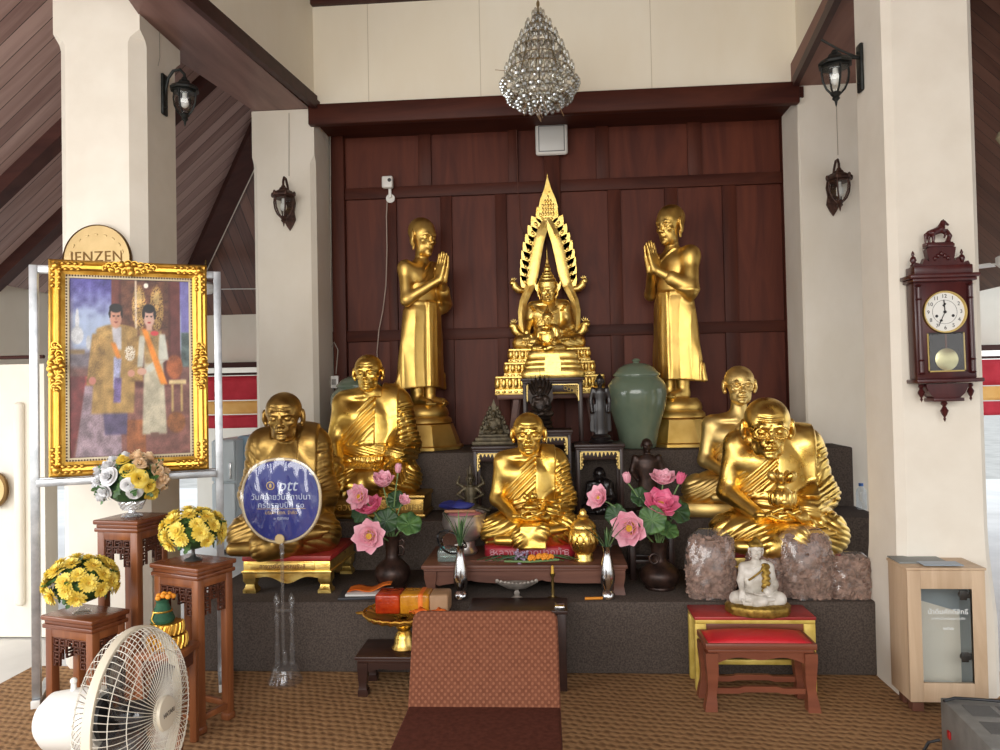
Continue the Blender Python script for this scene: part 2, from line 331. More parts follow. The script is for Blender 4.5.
# ---------------------------------------------------------------- sculpting: distance fields turned into one surface
class Sdf:
    def __init__(s, lo, hi, h):
        s.lo = np.array(lo, float); s.h = h
        s.n = np.ceil((np.array(hi, float) - s.lo) / h).astype(int) + 1
        s.ax = [(s.lo[i] + h * np.arange(s.n[i])).astype(np.float32) for i in range(3)]
        s.d = np.full(s.n, .12, np.float32); s.frame()
    def frame(s, o=(0, 0, 0), R=None, k=1.0):
        s.o = np.array(o, float); s.R = np.eye(3) if R is None else np.array(R); s.k = k
    def tp(s, p): return s.R @ (np.array(p, float) * s.k) + s.o
    def win(s, lo, hi):
        a = np.maximum(0, np.floor((lo - s.lo) / s.h).astype(int)); b = np.minimum(s.n, np.ceil((hi - s.lo) / s.h).astype(int) + 1)
        if np.any(a >= b): return None, None
        sl = tuple(slice(a[i], b[i]) for i in range(3))
        return sl, (s.ax[0][sl[0]][:, None, None], s.ax[1][sl[1]][None, :, None], s.ax[2][sl[2]][None, None, :])
    def op(s, sl, nd, k, sub):
        d = s.d[sl]
        if sub: nd = -nd; 
        if k <= 0: s.d[sl] = np.maximum(d, nd) if sub else np.minimum(d, nd); return
        if sub:
            h = np.clip(.5 - .5 * (d - nd) / k, 0, 1); s.d[sl] = d * (1 - h) + nd * h + k * h * (1 - h)
        else:
            h = np.clip(.5 + .5 * (d - nd) / k, 0, 1); s.d[sl] = d * (1 - h) + nd * h - k * h * (1 - h)
    def cap(s, a, b, ra, rb=None, k=.02, sub=False):
        rb = ra if rb is None else rb; a = s.tp(a); b = s.tp(b); ra *= s.k; rb *= s.k; k *= s.k
        m = max(ra, rb) + k + 5 * s.h
        sl, g = s.win(np.minimum(a, b) - m, np.maximum(a, b) + m)
        if sl is None: return
        ab = b - a; L2 = max(float(ab @ ab), 1e-12)
        px, py, pz = g[0] - a[0], g[1] - a[1], g[2] - a[2]
        t = np.clip((px * ab[0] + py * ab[1] + pz * ab[2]) / L2, 0, 1)
        nd = np.sqrt((px - t * ab[0]) ** 2 + (py - t * ab[1]) ** 2 + (pz - t * ab[2]) ** 2) - (ra + (rb - ra) * t)
        s.op(sl, nd.astype(np.float32), k, sub)
    def ell(s, c, r, rot=None, k=.02, sub=False):
        c = s.tp(c); r = np.array(r, float) * s.k; k *= s.k; Rm = s.R if rot is None else s.R @ np.array(rot)
        m = max(r) + k + 5 * s.h; sl, g = s.win(c - m, c + m)
        if sl is None: return
        px, py, pz = g[0] - c[0], g[1] - c[1], g[2] - c[2]
        q = [(px * Rm[0][i] + py * Rm[1][i] + pz * Rm[2][i]) for i in range(3)]
        k0 = np.sqrt(sum((q[i] / r[i]) ** 2 for i in range(3))); k1 = np.sqrt(sum((q[i] / r[i] ** 2) ** 2 for i in range(3))) + 1e-9
        s.op(sl, (k0 * (k0 - 1) / k1).astype(np.float32), k, sub)
    def box(s, c, hs, rot=None, k=.01, r=.005, sub=False):
        c = s.tp(c); hs = np.array(hs, float) * s.k; k *= s.k; r *= s.k; Rm = s.R if rot is None else s.R @ np.array(rot)
        m = np.linalg.norm(hs) + k + 5 * s.h; sl, g = s.win(c - m, c + m)
        if sl is None: return
        px, py, pz = g[0] - c[0], g[1] - c[1], g[2] - c[2]
        q = [np.abs(px * Rm[0][i] + py * Rm[1][i] + pz * Rm[2][i]) - hs[i] + r for i in range(3)]
        nd = np.sqrt(sum(np.maximum(a, 0) ** 2 for a in q)) + np.minimum(np.maximum(np.maximum(q[0], q[1]), q[2]), 0) - r
        s.op(sl, nd.astype(np.float32), k, sub)
    def torus(s, c, R0, r, rot=None, k=.005, sy=1.0):
        """ring in local xz plane, sy stretches along z"""
        c = s.tp(c); Rm = s.R if rot is None else s.R @ np.array(rot); R0 = R0 * s.k; r *= s.k; k *= s.k
        m = R0 * max(1, sy) + r + k + 5 * s.h; sl, g = s.win(c - m, c + m)
        if sl is None: return
        px, py, pz = g[0] - c[0], g[1] - c[1], g[2] - c[2]
        q = [(px * Rm[0][i] + py * Rm[1][i] + pz * Rm[2][i]) for i in range(3)]
        nd = np.sqrt((np.sqrt(q[0] ** 2 + (q[2] / sy) ** 2) - R0) ** 2 + q[1] ** 2) - r
        s.op(sl, nd.astype(np.float32), k, False)
    def loft(s, tab, k=.03, sub=False, e=2.0):
        """tab rows: z, cx, cy, a, b (elliptic sections), smooth through z; unframed"""
        t = np.array(tab, float); z0, z1 = t[0, 0], t[-1, 0]; m = k + 5 * s.h
        lo = np.array([(t[:, 1] - t[:, 3]).min() - m, (t[:, 2] - t[:, 4]).min() - m, z0 - m]); hi = np.array([(t[:, 1] + t[:, 3]).max() + m, (t[:, 2] + t[:, 4]).max() + m, z1 + m])
        sl, g = s.win(lo, hi); zs = s.ax[2][sl[2]]
        zz = np.clip(zs, z0, z1)
        zf = np.linspace(z0, z1, 200); cols = []
        for i in range(1, 5):
            v = np.interp(zf, t[:, 0], t[:, i]); kk = np.ones(15) / 15; v2 = np.convolve(np.pad(v, 7, 'edge'), kk, 'valid'); cols.append(np.interp(zz, zf, v2)[None, None, :])
        cx, cy, a, b = cols; qx = np.abs(g[0] - cx); qy = np.abs(g[1] - cy)
        rr = ((qx / a) ** e + (qy / b) ** e) ** (1 / e)
        d2 = (rr - 1) * np.minimum(a, b); dz = np.abs(g[2] - (z0 + z1) / 2) - (z1 - z0) / 2
        nd = np.where(dz > 0, np.sqrt(np.maximum(d2, 0) ** 2 + dz ** 2), np.maximum(d2, dz) * 1.0)
        s.op(sl, nd.astype(np.float32), k, sub)
    def grids(s): return s.ax[0][:, None, None], s.ax[1][None, :, None], s.ax[2][None, None, :]
    def surface(s):
        return surface_nets(s.d, s.lo, s.h)
def surface_nets(d, lo, h):
    ins = d < 0
    n = d.shape
    c = np.zeros((n[0] - 1, n[1] - 1, n[2] - 1), np.int8)
    for i in (0, 1):
        for j in (0, 1):
            for k in (0, 1): c += ins[i:n[0] - 1 + i, j:n[1] - 1 + j, k:n[2] - 1 + k]
    cells = np.argwhere((c > 0) & (c < 8)); idx = np.full(c.shape, -1, np.int32); idx[tuple(cells.T)] = np.arange(len(cells))
    cor = np.array([(i, j, k) for i in (0, 1) for j in (0, 1) for k in (0, 1)])
    vals = np.stack([d[tuple((cells + o).T)] for o in cor], 1)
    acc = np.zeros((len(cells), 3)); cnt = np.zeros(len(cells))
    for a in range(8):
        for b in range(a + 1, 8):
            if np.abs(cor[a] - cor[b]).sum() != 1: continue
            va, vb = vals[:, a], vals[:, b]; x = (va < 0) != (vb < 0)
            t = np.where(x, va / np.where(x, va - vb, 1), 0)
            p = cor[a] + (cor[b] - cor[a]) * t[:, None]; acc += np.where(x[:, None], p, 0); cnt += x
    V = lo + h * (cells + acc / cnt[:, None]); Q = []
    for ax in range(3):
        a = [slice(None)] * 3; b = [slice(None)] * 3; a[ax] = slice(0, -1); b[ax] = slice(1, None)
        A = ins[tuple(a)]; B = ins[tuple(b)]; e = np.argwhere(A != B)
        u, v = (ax + 1) % 3, (ax + 2) % 3; ok = (e[:, u] > 0) & (e[:, v] > 0) & (e[:, u] < n[u] - 1) & (e[:, v] < n[v] - 1); e = e[ok]
        fl = A[tuple(e.T)]; q = []
        for (du, dv) in ((-1, -1), (0, -1), (0, 0), (-1, 0)):
            f = e.copy(); f[:, u] += du; f[:, v] += dv; q.append(idx[tuple(f.T)])
        q = np.stack(q, 1); q = np.where(fl[:, None], q, q[:, ::-1]); Q.append(q)
    return V, np.concatenate(Q)
def np_mesh(V, Q, scale=1.0):
    me = bpy.data.meshes.new('m'); V = (V * scale).astype(np.float32)
    me.vertices.add(len(V)); me.vertices.foreach_set('co', V.ravel())
    me.loops.add(Q.size); me.loops.foreach_set('vertex_index', Q.astype(np.int32).ravel())
    me.polygons.add(len(Q)); me.polygons.foreach_set('loop_start', np.arange(0, Q.size, 4, dtype=np.int32)); me.polygons.foreach_set('loop_total', np.full(len(Q), 4, np.int32))
    me.polygons.foreach_set('use_smooth', np.ones(len(Q), bool)); me.update(); me.validate(); return me
def rot_xyz(rx=0, ry=0, rz=0): return np.array(Euler((rx, ry, rz)).to_matrix())
def smax(a, b, k):
    h = np.clip(.5 - .5 * (a - b) / k, 0, 1); return a * (1 - h) + b * h + k * h * (1 - h)
def sstep(a, b, x):
    t = np.clip((x - a) / (b - a), 0, 1); return t * t * (3 - 2 * t)

def sculpt_head(S, o, R, s, glasses=False, old=.6, hair=None, ears=1.0, buddha=False, gaunt=0.0, brow=1.0):
    """head of height s (chin to crown) centred at o, face towards -y"""
    S.frame(o, R, s)
    S.ell((0, .07, .15), (.37, .42, .36), k=.02)
    S.ell((0, -.05, .10), (.335, .33, .30), k=.08)
    S.ell((0, -.08, -.18), (.275, .27, .32), k=.10)
    S.cap((-.11, -.10, -.34), (.11, -.10, -.34), .12, k=.10)            # jaw
    S.ell((0, -.29, -.42), (.095, .08, .075), k=.07)                    # chin
    for x in (-1, 1):
        S.ell((x * .205, -.24, -.10), (.075, .07, .06), k=.07)           # cheekbone
        if gaunt: S.ell((x * .245, -.20, -.27), (.06, .10, .10), k=.08, sub=True)
        S.ell((x * .14, -.395, .0), (.088, .085, .058), k=.05, sub=True)  # socket
        S.ell((x * .14, -.312, -.005), (.07, .052, .040), k=.012)
        S.cap((x * .205, -.315, .012), (x * .07, -.345, .018), .014, k=.012)   # upper lid
        S.cap((x * .20, -.305, -.035), (x * .08, -.335, -.038), .010, k=.012)  # lower lid
        S.cap((x * .045, -.355, .075), (x * .15, -.352, .098), .030 * brow, .034 * brow, k=.03)
        S.cap((x * .15, -.352, .098), (x * .25, -.270, .065), .034 * brow, .022, k=.03)
        S.ell((x * .062, -.388, -.155), (.048, .045, .036), k=.03)       # nostril wing
        if old > .2:
            S.cap((x * .085, -.405, -.15), (x * .165, -.335, -.29), .012 + .010 * old, .014, k=.03, sub=True)   # nasolabial
            S.cap((x * .10, -.37, -.075), (x * .20, -.325, -.09), .010, k=.02, sub=True)                     # eye bag
            S.cap((x * .18, -.31, -.24), (x * .16, -.29, -.36), .012, k=.03, sub=True)
        e = ears; rt = rot_xyz(0, 0, x * .35)
        S.ell((x * .395, .05, -.01 - .03 * (e - 1)), (.055, .105, .16 * e), rt, k=.02)
        S.ell((x * .462, -.01, .03), (.026, .04, .06), rt, k=.02, sub=True)
        S.ell((x * .375, .02, -.13 * e - .02), (.045, .05, .06), k=.02)
        if buddha: S.ell((x * .34, .03, -.27), (.03, .05, .10), k=.03)
    S.cap((0, -.345, .06), (0, -.43, -.12), .032, .048, k=.03)
    S.ell((0, -.432, -.135), (.047, .045, .04), k=.025)
    S.ell((0, -.325, -.245), (.12, .06, .07), k=.05)
    S.cap((-.085, -.352, -.243), (0, -.385, -.228), .018, .024, k=.014); S.cap((.085, -.352, -.243), (0, -.385, -.228), .018, .024, k=.014)
    S.cap((-.07, -.352, -.283), (.07, -.352, -.283), .024, k=.016)
    S.cap((-.10, -.372, -.262), (.10, -.372, -.262), .007, k=.01, sub=True)
    S.cap((-.07, -.355, -.335), (.07, -.355, -.335), .012, k=.03, sub=True)
    if old > .3:
        for i, z in enumerate((.185, .25)):
            for x in (-1, 1):
                S.cap((x * .02, -.372 + i * .012, z - .008), (x * .19, -.315 + i * .012, z + .008), .010 * old + .002, k=.035, sub=True)
        S.cap((0, -.385, .07), (0, -.38, .12), .008, k=.01, sub=True)
    if glasses:
        for x in (-1, 1):
            S.torus((x * .15, -.388, -.012), .112, .016, rot_xyz(0, 0, x * -.20), k=.006, sy=.86)
            S.cap((x * .255, -.355, .015), (x * .38, .02, .03), .014, k=.006)
        S.cap((-.045, -.41, .01), (.045, -.41, .01), .014, k=.006)
    if hair == 'cap':                                                    # close cap of hair with a low hairline
        S.ell((0, .09, .19), (.375, .435, .365), k=.012)
        S.ell((0, -.30, -.10), (.27, .20, .27), k=.04, sub=False) if False else None
    S.frame()
def sculpt_hand(S, w, u, n, v, s=.17, curl=.35, spread=.12, k=.006, thumb=True, touch=None):
    """hand of length s: wrist w, finger direction u, palm normal n, thumb side v"""
    w, u, n, v = (np.array(a, float) for a in (w, u, n, v)); u /= np.linalg.norm(u); n /= np.linalg.norm(n); v /= np.linalg.norm(v)
    pl = s * .5
    for t in (-.20, -.07, .07, .20): S.cap(w + v * t * s * .6, w + u * pl + v * t * s * .95, s * .085, s * .075, k=.012)
    lens = (.46, .52, .48, .38); offs = (.20, .07, -.07, -.20)
    for Lf, t in zip(lens, offs):
        b = w + u * pl + v * t * s * .95; a1 = u * math.cos(curl) + n * math.sin(curl) + v * t * spread
        m = b + a1 * Lf * s * .5; a2 = u * math.cos(curl * 2.2) + n * math.sin(curl * 2.2) + v * t * spread; e_ = m + a2 * Lf * s * .5
        S.cap(b, m, s * .062, s * .055, k=k * .6); S.cap(m, e_, s * .055, s * .045, k=k * .6)
    if thumb:
        b = w + u * s * .16 + v * s * .17; m = b + (u * .55 + v * .75 + n * .25) * s * .22; e_ = m + (u * .8 + v * .2 + n * .4) * s * .22
        if touch is not None: e_ = np.array(touch, float)
        S.cap(b, m, s * .08, s * .065, k=.01); S.cap(m, e_, s * .06, s * .05, k=k)
VOX = .0046
def seated_figure(name, label, H, loc, rz, mt, cfg):
    """seated monk statue, H from seat to crown, front towards local -y"""
    g = lambda k, d: cfg.get(k, d)
    K = g('K', .40); hs = g('hs', .31); sw = g('sw', .205); arms = g('arms', 'lap'); cov = g('robe', 'bare') == 'covered'; sd = g('seed', 0)
    lo = (-K - .09, -.46, -.012); hi = (K + .09, .27, 1.02)
    vx = g('vox', VOX); S = Sdf(lo, hi, vx); Rb = Sdf(lo, hi, vx)
    wx = g('waist', 1.0)
    torso = [(0, 0, .07, .20, .14), (.12, 0, .06, .185 * wx, .14), (.24, 0, .035, .165 * wx, .125 * wx), (.38, 0, .035, .172 * wx, .12), (.49, 0, .04, sw - .012, .105), (.56, 0, .045, sw - .05, .075), (.61, 0, .05, .07, .05)]
    S.loft(torso, k=.03); Rb.loft(torso, k=.03)
    def limb(G, pts, rad, k=.03):
        for a, b, ra, rb in zip(pts, pts[1:], rad, rad[1:]): G.cap(a, b, ra, rb, k=k)
    A = {}
    for x in (-1, 1):
        sh = (x * sw, .045, .535)
        if arms == 'lap':
            el = (x * (sw + g('elb', .055)), .02, .285); wr = (x * .105, -.225, .190)
        else:
            el = (x * (sw + .05), -.02, .29); wr = (x * (K - .115), -.20, .205)
        if arms == 'touch':
            if x == 1: wr = (.105, -.225, .19)
            else: wr = (-(K - .15), -.20, .215); el = (-(sw + .055), .0, .34)
        A[x] = (sh, el, wr)
        limb(S, (sh, el, wr), (.070, .054, .036))
        S.ell((x * (sw - .01), .045, .54), (.075, .07, .065), k=.04)
        S.cap((x * .03, .05, .61), (x * (sw - .01), .05, .565), .045, .055, k=.04)
        if x == 1 or cov:
            wr2 = tuple(np.array(el) * .22 + np.array(wr) * .78)
            limb(Rb, (sh, el, wr2), (.076, .064, .050)); Rb.ell((x * (sw - .01), .045, .54), (.08, .075, .068), k=.04)
            Rb.cap((x * .03, .05, .61), (x * (sw - .01), .05, .565), .047, .058, k=.04)
            Rb.cap(el, (x * (sw + .03), .02, .12), .06, .045, k=.05)      # hanging sleeve
        hip = (x * .10, .05, .11); kn = (x * (K - .07), -.10, .082)
        an = (-x * .06, -.29, .095 if x < 0 else .055)
        limb(S, (hip, kn, an), (.11, .085, .05)); limb(Rb, (hip, kn, an), (.115, .088, .060))
        Rb.cap((x * .06, -.12, .06), (x * (K - .15), -.16, .055), .075, .06, k=.05)
    # chest muscles and collar bones of the bare side
    if not cov: S.ell((-.10, -.026, .46), (.085, .05, .065), k=.07); S.cap((-.03, -.02, .59), (-.17, .01, .585), .016, k=.03)
    hp = g('head', (0, 0)); cr_ = g('crown', 1.0); ho = np.array((g('hx', 0), -.035 + g('hy', 0), cr_ - hs / 2))
    S.cap((0, .045, .54), (ho[0], .02 + ho[1] + .05, max(.58, cr_ - hs * .88)), .24 * hs, .195 * hs, k=.04)
    sculpt_head(S, ho, rot_xyz(hp[1], 0, hp[0]), hs, g('glasses', False), g('old', .6), None, g('ears', 1.05), g('buddha', False), g('gaunt', 0), g('brow', 1.0))
    # hands
    if arms == 'touch':
        sculpt_hand(S, (.115, -.225, .178), (-1, -.25, -.05), (0, -.25, 1), (-.15, -.75, .35), .20, .20)
        sculpt_hand(S, A[-1][2], (-.1, -.55, -.83), (0, .8, -.5), (1, -.2, 0), .19, .15, .1)
    elif arms == 'lap':
        sculpt_hand(S, (-.115, -.235, .195), (1, -.22, -.05), (0, -.25, 1), (.15, -.75, .35), .20, .25)
        sculpt_hand(S, (.115, -.225, .178), (-1, -.25, -.05), (0, -.25, 1), (-.15, -.75, .35), .20, .20)
    else:
        for x in (-1, 1):
            w_ = np.array(A[x][2]); sculpt_hand(S, w_, (x * .25, -.75, -.45), (0, -.4, -.9), (-x, -.25, 0), .19, .30, .2)
    # feet resting on the shins
    S.cap((.06, -.30, .105), (.20, -.25, .115), .042, .034, k=.02); S.cap((-.06, -.30, .05), (-.22, -.27, .045), .042, .034, k=.02)
    for i in range(5):
        S.cap((.20, -.27 + i * .016, .115), (.245, -.262 + i * .018, .118), .014 - i * .001, k=.006)
    # robe surface
    d = Rb.d; sel = np.abs(d) < .05; ii = np.nonzero(sel); x = Rb.ax[0][ii[0]]; y = Rb.ax[1][ii[1]]; z = Rb.ax[2][ii[2]]; v = d[ii]
    s_ = (-(x - .05) + (z - .63)) * .7071
    wob = .012 * np.sin(9 * x + 6 * z + sd) + .008 * np.sin(23 * z - 14 * x + 2.1 * sd + 9 * y)
    ridge = lambda q, w: np.abs(np.sin(PI * q / w)) ** .8
    front = y < .06
    t = np.full_like(x, .012); fd = g('fold', 1.0)
    if not cov:
        t += .012 * fd * ridge(s_ + wob * .35 + .12 * (x + .1) ** 2, .030) * sstep(-.20, -.10, s_) * sstep(.24, .32, z) * (x < .12)
    body_low = sstep(.34, .26, z) * sstep(.15, .2, z)
    t += .008 * fd * ridge(z + 1.0 * x * x + wob, .042) * body_low
    slv = sstep(sw - .015, sw + .03, np.abs(x) if cov else x) * sstep(.15, .2, z) * sstep(.58, .5, z)
    t += fd * slv * (.009 * ridge(z + .45 * y - .75 * np.abs(x) + wob * 1.6, .040) + .006 * ridge(.6 * z - .5 * y + .9 * np.abs(x) + wob * 2, .055))
    legz = sstep(.20, .15, z)
    t += .009 * fd * ridge(.55 * np.abs(x) + 1.15 * z + .35 * y + wob * 2.2, .047) * legz * sstep(.03, .10, np.abs(x))
    if g('sash', True):
        xc = .112 + .02 * (z - .45); w = g('sashw', .072)
        m = sstep(w + .004, w - .004, np.abs(x - xc)) * sstep(g('sash_end', .29) - .004, g('sash_end', .29) + .004, z) * (y < .07)
        t = t * (1 - m) + (.030 + .003 * ridge(x, .02) * 0) * m
    if g('belt', False):
        m = sstep(.035, .030, np.abs(z - .255)) * (np.abs(x) < .23); t = t * (1 - m) + (.028 + .004 * ridge(z + .3 * x, .018)) * m
        m = sstep(.028, .024, np.abs(z - .19)) * sstep(.10, .09, np.abs(x)); t = t * (1 - m) + (.026 + .006 * ridge(x, .016)) * m
    v = v - t
    if not cov:
        cut = np.minimum(s_, (z - .27) * 1.5); cut = np.where(y > .05, np.minimum(cut, s_), cut)
        v = smax(v, cut, .006)
    nk = np.sqrt(x ** 2 + (y - .0) ** 2) ; v = smax(v, np.minimum(z - .585, .085 - nk) * 1.0, .01)
    d2 = np.full_like(d, .05); d2 = np.where(d > .05, .05, np.where(d < -.05, -.05, 0)).astype(np.float32); d2[ii] = v; Rb.d = d2
    if g('flap', False): Rb.box((.015, -.335, .075), (.085, .014, .075), rot_xyz(-.12, 0, 0), k=.008, r=.004)
    r = thing(name, label, g('cat', 'statue'), loc, rz, cfg.get('group'))
    put('figure', np_mesh(*S.surface(), H), r, mt); put('robe', np_mesh(*Rb.surface(), H), r, g('robe_mat', mt))
    return r
def standing_disciple(name, label, H, loc, rz, mt, group=None):
    """disciple standing with pressed palms, H sole to crown, front towards local -y"""
    vx = .0050; lo = (-.27, -.27, -.01); hi = (.27, .2, 1.02)
    S = Sdf(lo, hi, vx); R = Sdf(lo, hi, vx)
    tor = [(.40, 0, .0, .09, .068), (.56, 0, 0, .082, .062), (.66, 0, .0, .105, .070), (.72, 0, .0, .115, .060), (.765, 0, .005, .07, .05), (.78, 0, .005, .045, .045)]
    S.loft(tor, k=.02)
    for x in (-1, 1):
        S.cap((x * .05, .0, .5), (x * .048, .005, .02), .065, .036, k=.02)
        S.cap((x * .048, .02, .025), (x * .058, -.105, .014), .030, .024, k=.02)
        for i in range(5): S.cap((x * (.035 + i * .011), -.11, .014), (x * (.035 + i * .012), -.135 + i * .005, .010), .009, k=.004)
        sh = (x * .124, .005, .725); el = (x * .150, -.03, .555); wr = (x * .018, -.165, .655)
        S.cap(sh, el, .040, .032, k=.025); S.cap(el, wr, .032, .022, k=.02); S.ell((x * .118, .005, .725), (.046, .044, .042), k=.03)
        sculpt_hand(S, wr, (-x * .05, -.22, 1), (-x, 0, 0), (0, 1, .1), .145, .02, .0, k=.004)
        if x == 1:
            R.cap(sh, el, .043, .039, k=.025); R.cap(el, np.array(el) * .45 + np.array(wr) * .55, .039, .032, k=.02); R.ell((x * .12, .005, .725), (.054, .052, .048), k=.03)
    S.cap((0, .005, .76), (0, -.005, .83), .040, .036, k=.02)
    S.ell((-.05, -.040, .685), (.05, .03, .04), k=.05)
    sculpt_head(S, (0, -.018, .898), rot_xyz(.10, 0, 0), .20, False, .0, 'cap', 1.35, True)
    R.loft([(.10, 0, .0, .114, .078), (.3, 0, 0, .108, .077), (.46, 0, 0, .104, .076), (.56, 0, 0, .090, .070), (.66, 0, 0, .112, .078), (.72, 0, 0, .122, .068), (.765, 0, .005, .075, .056)], k=.02)
    R.loft([(.09, 0, .025, .168, .026), (.14, 0, .022, .158, .030), (.30, 0, .015, .125, .040), (.50, 0, .005, .098, .05)], k=.06)
    R.box((0, -.078, .32), (.030, .012, .225), rot_xyz(.0, 0, 0), k=.012, r=.004)
    R.torus((0, 0, .565), .097, .010, rot_xyz(PI / 2, 0, 0), k=.01, sy=.80) if False else None
    d = R.d; ii = np.nonzero(np.abs(d) < .05); x = R.ax[0][ii[0]]; y = R.ax[1][ii[1]]; z = R.ax[2][ii[2]]; v = d[ii]
    s_ = (-(x - .02) * .75 + (z - .765)) * .8
    low = sstep(.56, .46, z)
    t = .006 + .0035 * (1 - np.abs(np.sin(PI * (x + .012 * np.sin(6 * z)) / .05)) ** .5) * low
    t += .006 * sstep(.012, .004, np.abs(s_ + .012)) * (z > .6) + .003 * sstep(.012, .006, np.abs(z - .545))
    v = v - t; v = smax(v, np.minimum(s_, (z - .60) * 1.5), .004)
    hem = .098 + .016 * np.abs(x / .16) ** 3 * 0 - .010 * np.abs(x / .15) ** 2
    v = smax(v, hem - z, .004)
    d2 = np.where(d > .05, .05, np.where(d < -.05, -.05, 0)).astype(np.float32); d2[ii] = v; R.d = d2
    r = thing(name, label, 'statue', loc, rz, group)
    pz = .0
    put('figure', np_mesh(*S.surface(), H), r, mt).location = (0, 0, pz); put('robe', np_mesh(*R.surface(), H), r, mt)
    return r
# ================================================================ setting
def slab(name, lo, hi, m, bev=0): return structure(MB().box(lo, hi, bev).build(name, m))
slab('floor', (-9, -4, -.12), (9, 12, -.012), M_['tile'])
structure(MB().box((-2.95, -3, -.0115), (4.2, 4.06, 0)).build('floor_mat', M_['mat']))
slab('ground_outside', (-60, -60, -.2), (60, 60, -.121), noisy('pale_paving', srgb(176, 170, 160), srgb(196, 190, 180), 3, .9))
# front pillars, chamfered below a square head
def pillar(name, x0, x1, y0, y1, z1, ch=.05, zc=3.2, m='plaster_rough', flare=0):
    b = MB(); n = 1; rows = []
    def ring(c, z, f=0):
        a0, a1, b0, b1 = x0 - f, x1 + f, y0 - f, y1 + f
        return [(a0 + c, b0, z), (a1 - c, b0, z), (a1, b0 + c, z), (a1, b1 - c, z), (a1 - c, b1, z), (a0 + c, b1, z), (a0, b1 - c, z), (a0, b0 + c, z)]
    zs = [(ch, 0, flare), (ch, .25, flare), (ch, .38, flare * .92), (ch, .52, flare * .55), (ch, .66, flare * .15), (ch, .8, 0)] if flare else [(ch, 0, 0)]
    zs += [(ch, zc, 0), (ch * .8, zc + .03, 0), (.001, zc + .07, 0), (.001, z1, 0)]
    b.sheet([ring(c, z, f) for c, z, f in zs], True)
    b.bm.faces.new([v for v in b.bm.verts][-8:])
    return structure(b.build(name, M_[m], ang=20))
YL = 4.02
pl0, pl1 = AT(55, 300, YL).x, AT(133, 300, YL).x
pillar('wall_pillar_front_left', pl0, pl1 + .055, YL, YL + .46, 4.4, .07, AT(130, 42, YL).z)
YP = 3.74; pr0, pr1 = AT(896, 420, YP).x, AT(988, 420, YP).x
pillar('wall_pillar_front_right', pr0, pr1, YP, YP + .38, 4.6, .035, 4.2, 'plaster_rough', .022)
YR = 5.5
rl0, rl1 = AT(254, 300, YR).x, AT(316.5, 300, YR).x
zb = AT(285, 110, YR).z
pillar('wall_pillar_rear_left', rl0, rl1, YR, 5.95, zb, .035, zb - .42, 'plaster')
rr0, rr1 = AT(803, 300, YR).x, AT(874, 300, YR).x
pillar('wall_pillar_rear_right', rr0, rr1, YR, 5.95, zb + .02, .012, zb - .3, 'plaster')
# beams from front to rear pillars and painted panels above them
def beam(name, a, b, c, d, z, h, m):
    """soffit quad a,b (rear outer, rear inner), c,d (front inner, front outer)"""
    B = MB(); q = [a, b, c, d]
    B.hexa([(p.x, p.y, z) for p in q] + [(p.x, p.y, z + h) for p in q]); return structure(B.build(name, m, smooth=False))
def ext(p, q, t): return p + (q - p) * t
zl = zb + .003
a = AT(254, 112, YR); b_ = AT(315, 110, YR); d_ = ATZ(176, 59, zl); c_ = ATZ(186, 0, zl)
a2 = ext(d_, a, 1.25); b2 = ext(c_, b_, 1.0); d2 = ext(a, d_, 1.12); c2 = ext(b_, c_, 1.6)
beam('trim_beam_left', a2, b2 + Vector((0, .4, 0)), c2, d2, zl, .16, M_['beam'])
n_ = (b_ - c_).normalized(); side = Vector((n_.y, -n_.x, 0))
def strip(name, p, q, w, z0, z1, m, off=0):
    B = MB(); p = p + side * off; q = q + side * off
    B.hexa([(p.x, p.y, z0), (q.x, q.y, z0), (q.x + side.x * w, q.y + side.y * w, z0), (p.x + side.x * w, p.y + side.y * w, z0),
            (p.x, p.y, z1), (q.x, q.y, z1), (q.x + side.x * w, q.y + side.y * w, z1), (p.x + side.x * w, p.y + side.y * w, z1)]); return structure(B.build(name, m, smooth=False))
strip('trim_left_lower', c2, b2, .04, zl - .02, zl + .045, M_['trim_wood'])
strip('trim_left_upper', c2, b2, .022, zl + .045, zl + .09, M_['trim_wood'])
ZC = AT(315, 6, YR).z
strip('wall_panel_left', c2, b2 + Vector((0, .02, 0)), .018, zl + .09, ZC + .4, M_['panel'], -.02)
# right side
ar = AT(797, 86, YR); cr = ATZ(840, 0, ar.z); zr = ar.z
nr = (ar - cr).normalized(); c2r = ext(ar, cr, 1.7); sr = Vector((nr.y, -nr.x, 0)); er = Vector((.52, 0, 0))
side = -sr
beam('trim_beam_right', ar + Vector((0, .4, 0)), ar + er + Vector((0, .4, 0)), c2r + er, c2r, zr, .16, wood('beam_wood_light', srgb(112, 74, 62), srgb(140, 100, 86), 'Y', 6, .6, .2))
strip('trim_right_lower', c2r, ar, .04, zr - .02, zr + .045, M_['trim_wood'])
strip('trim_right_upper', c2r, ar, .022, zr + .045, zr + .09, M_['trim_wood'])
strip('wall_panel_right', c2r, ar, .018, zr + .09, ZC + .5, M_['panel'], -.02)
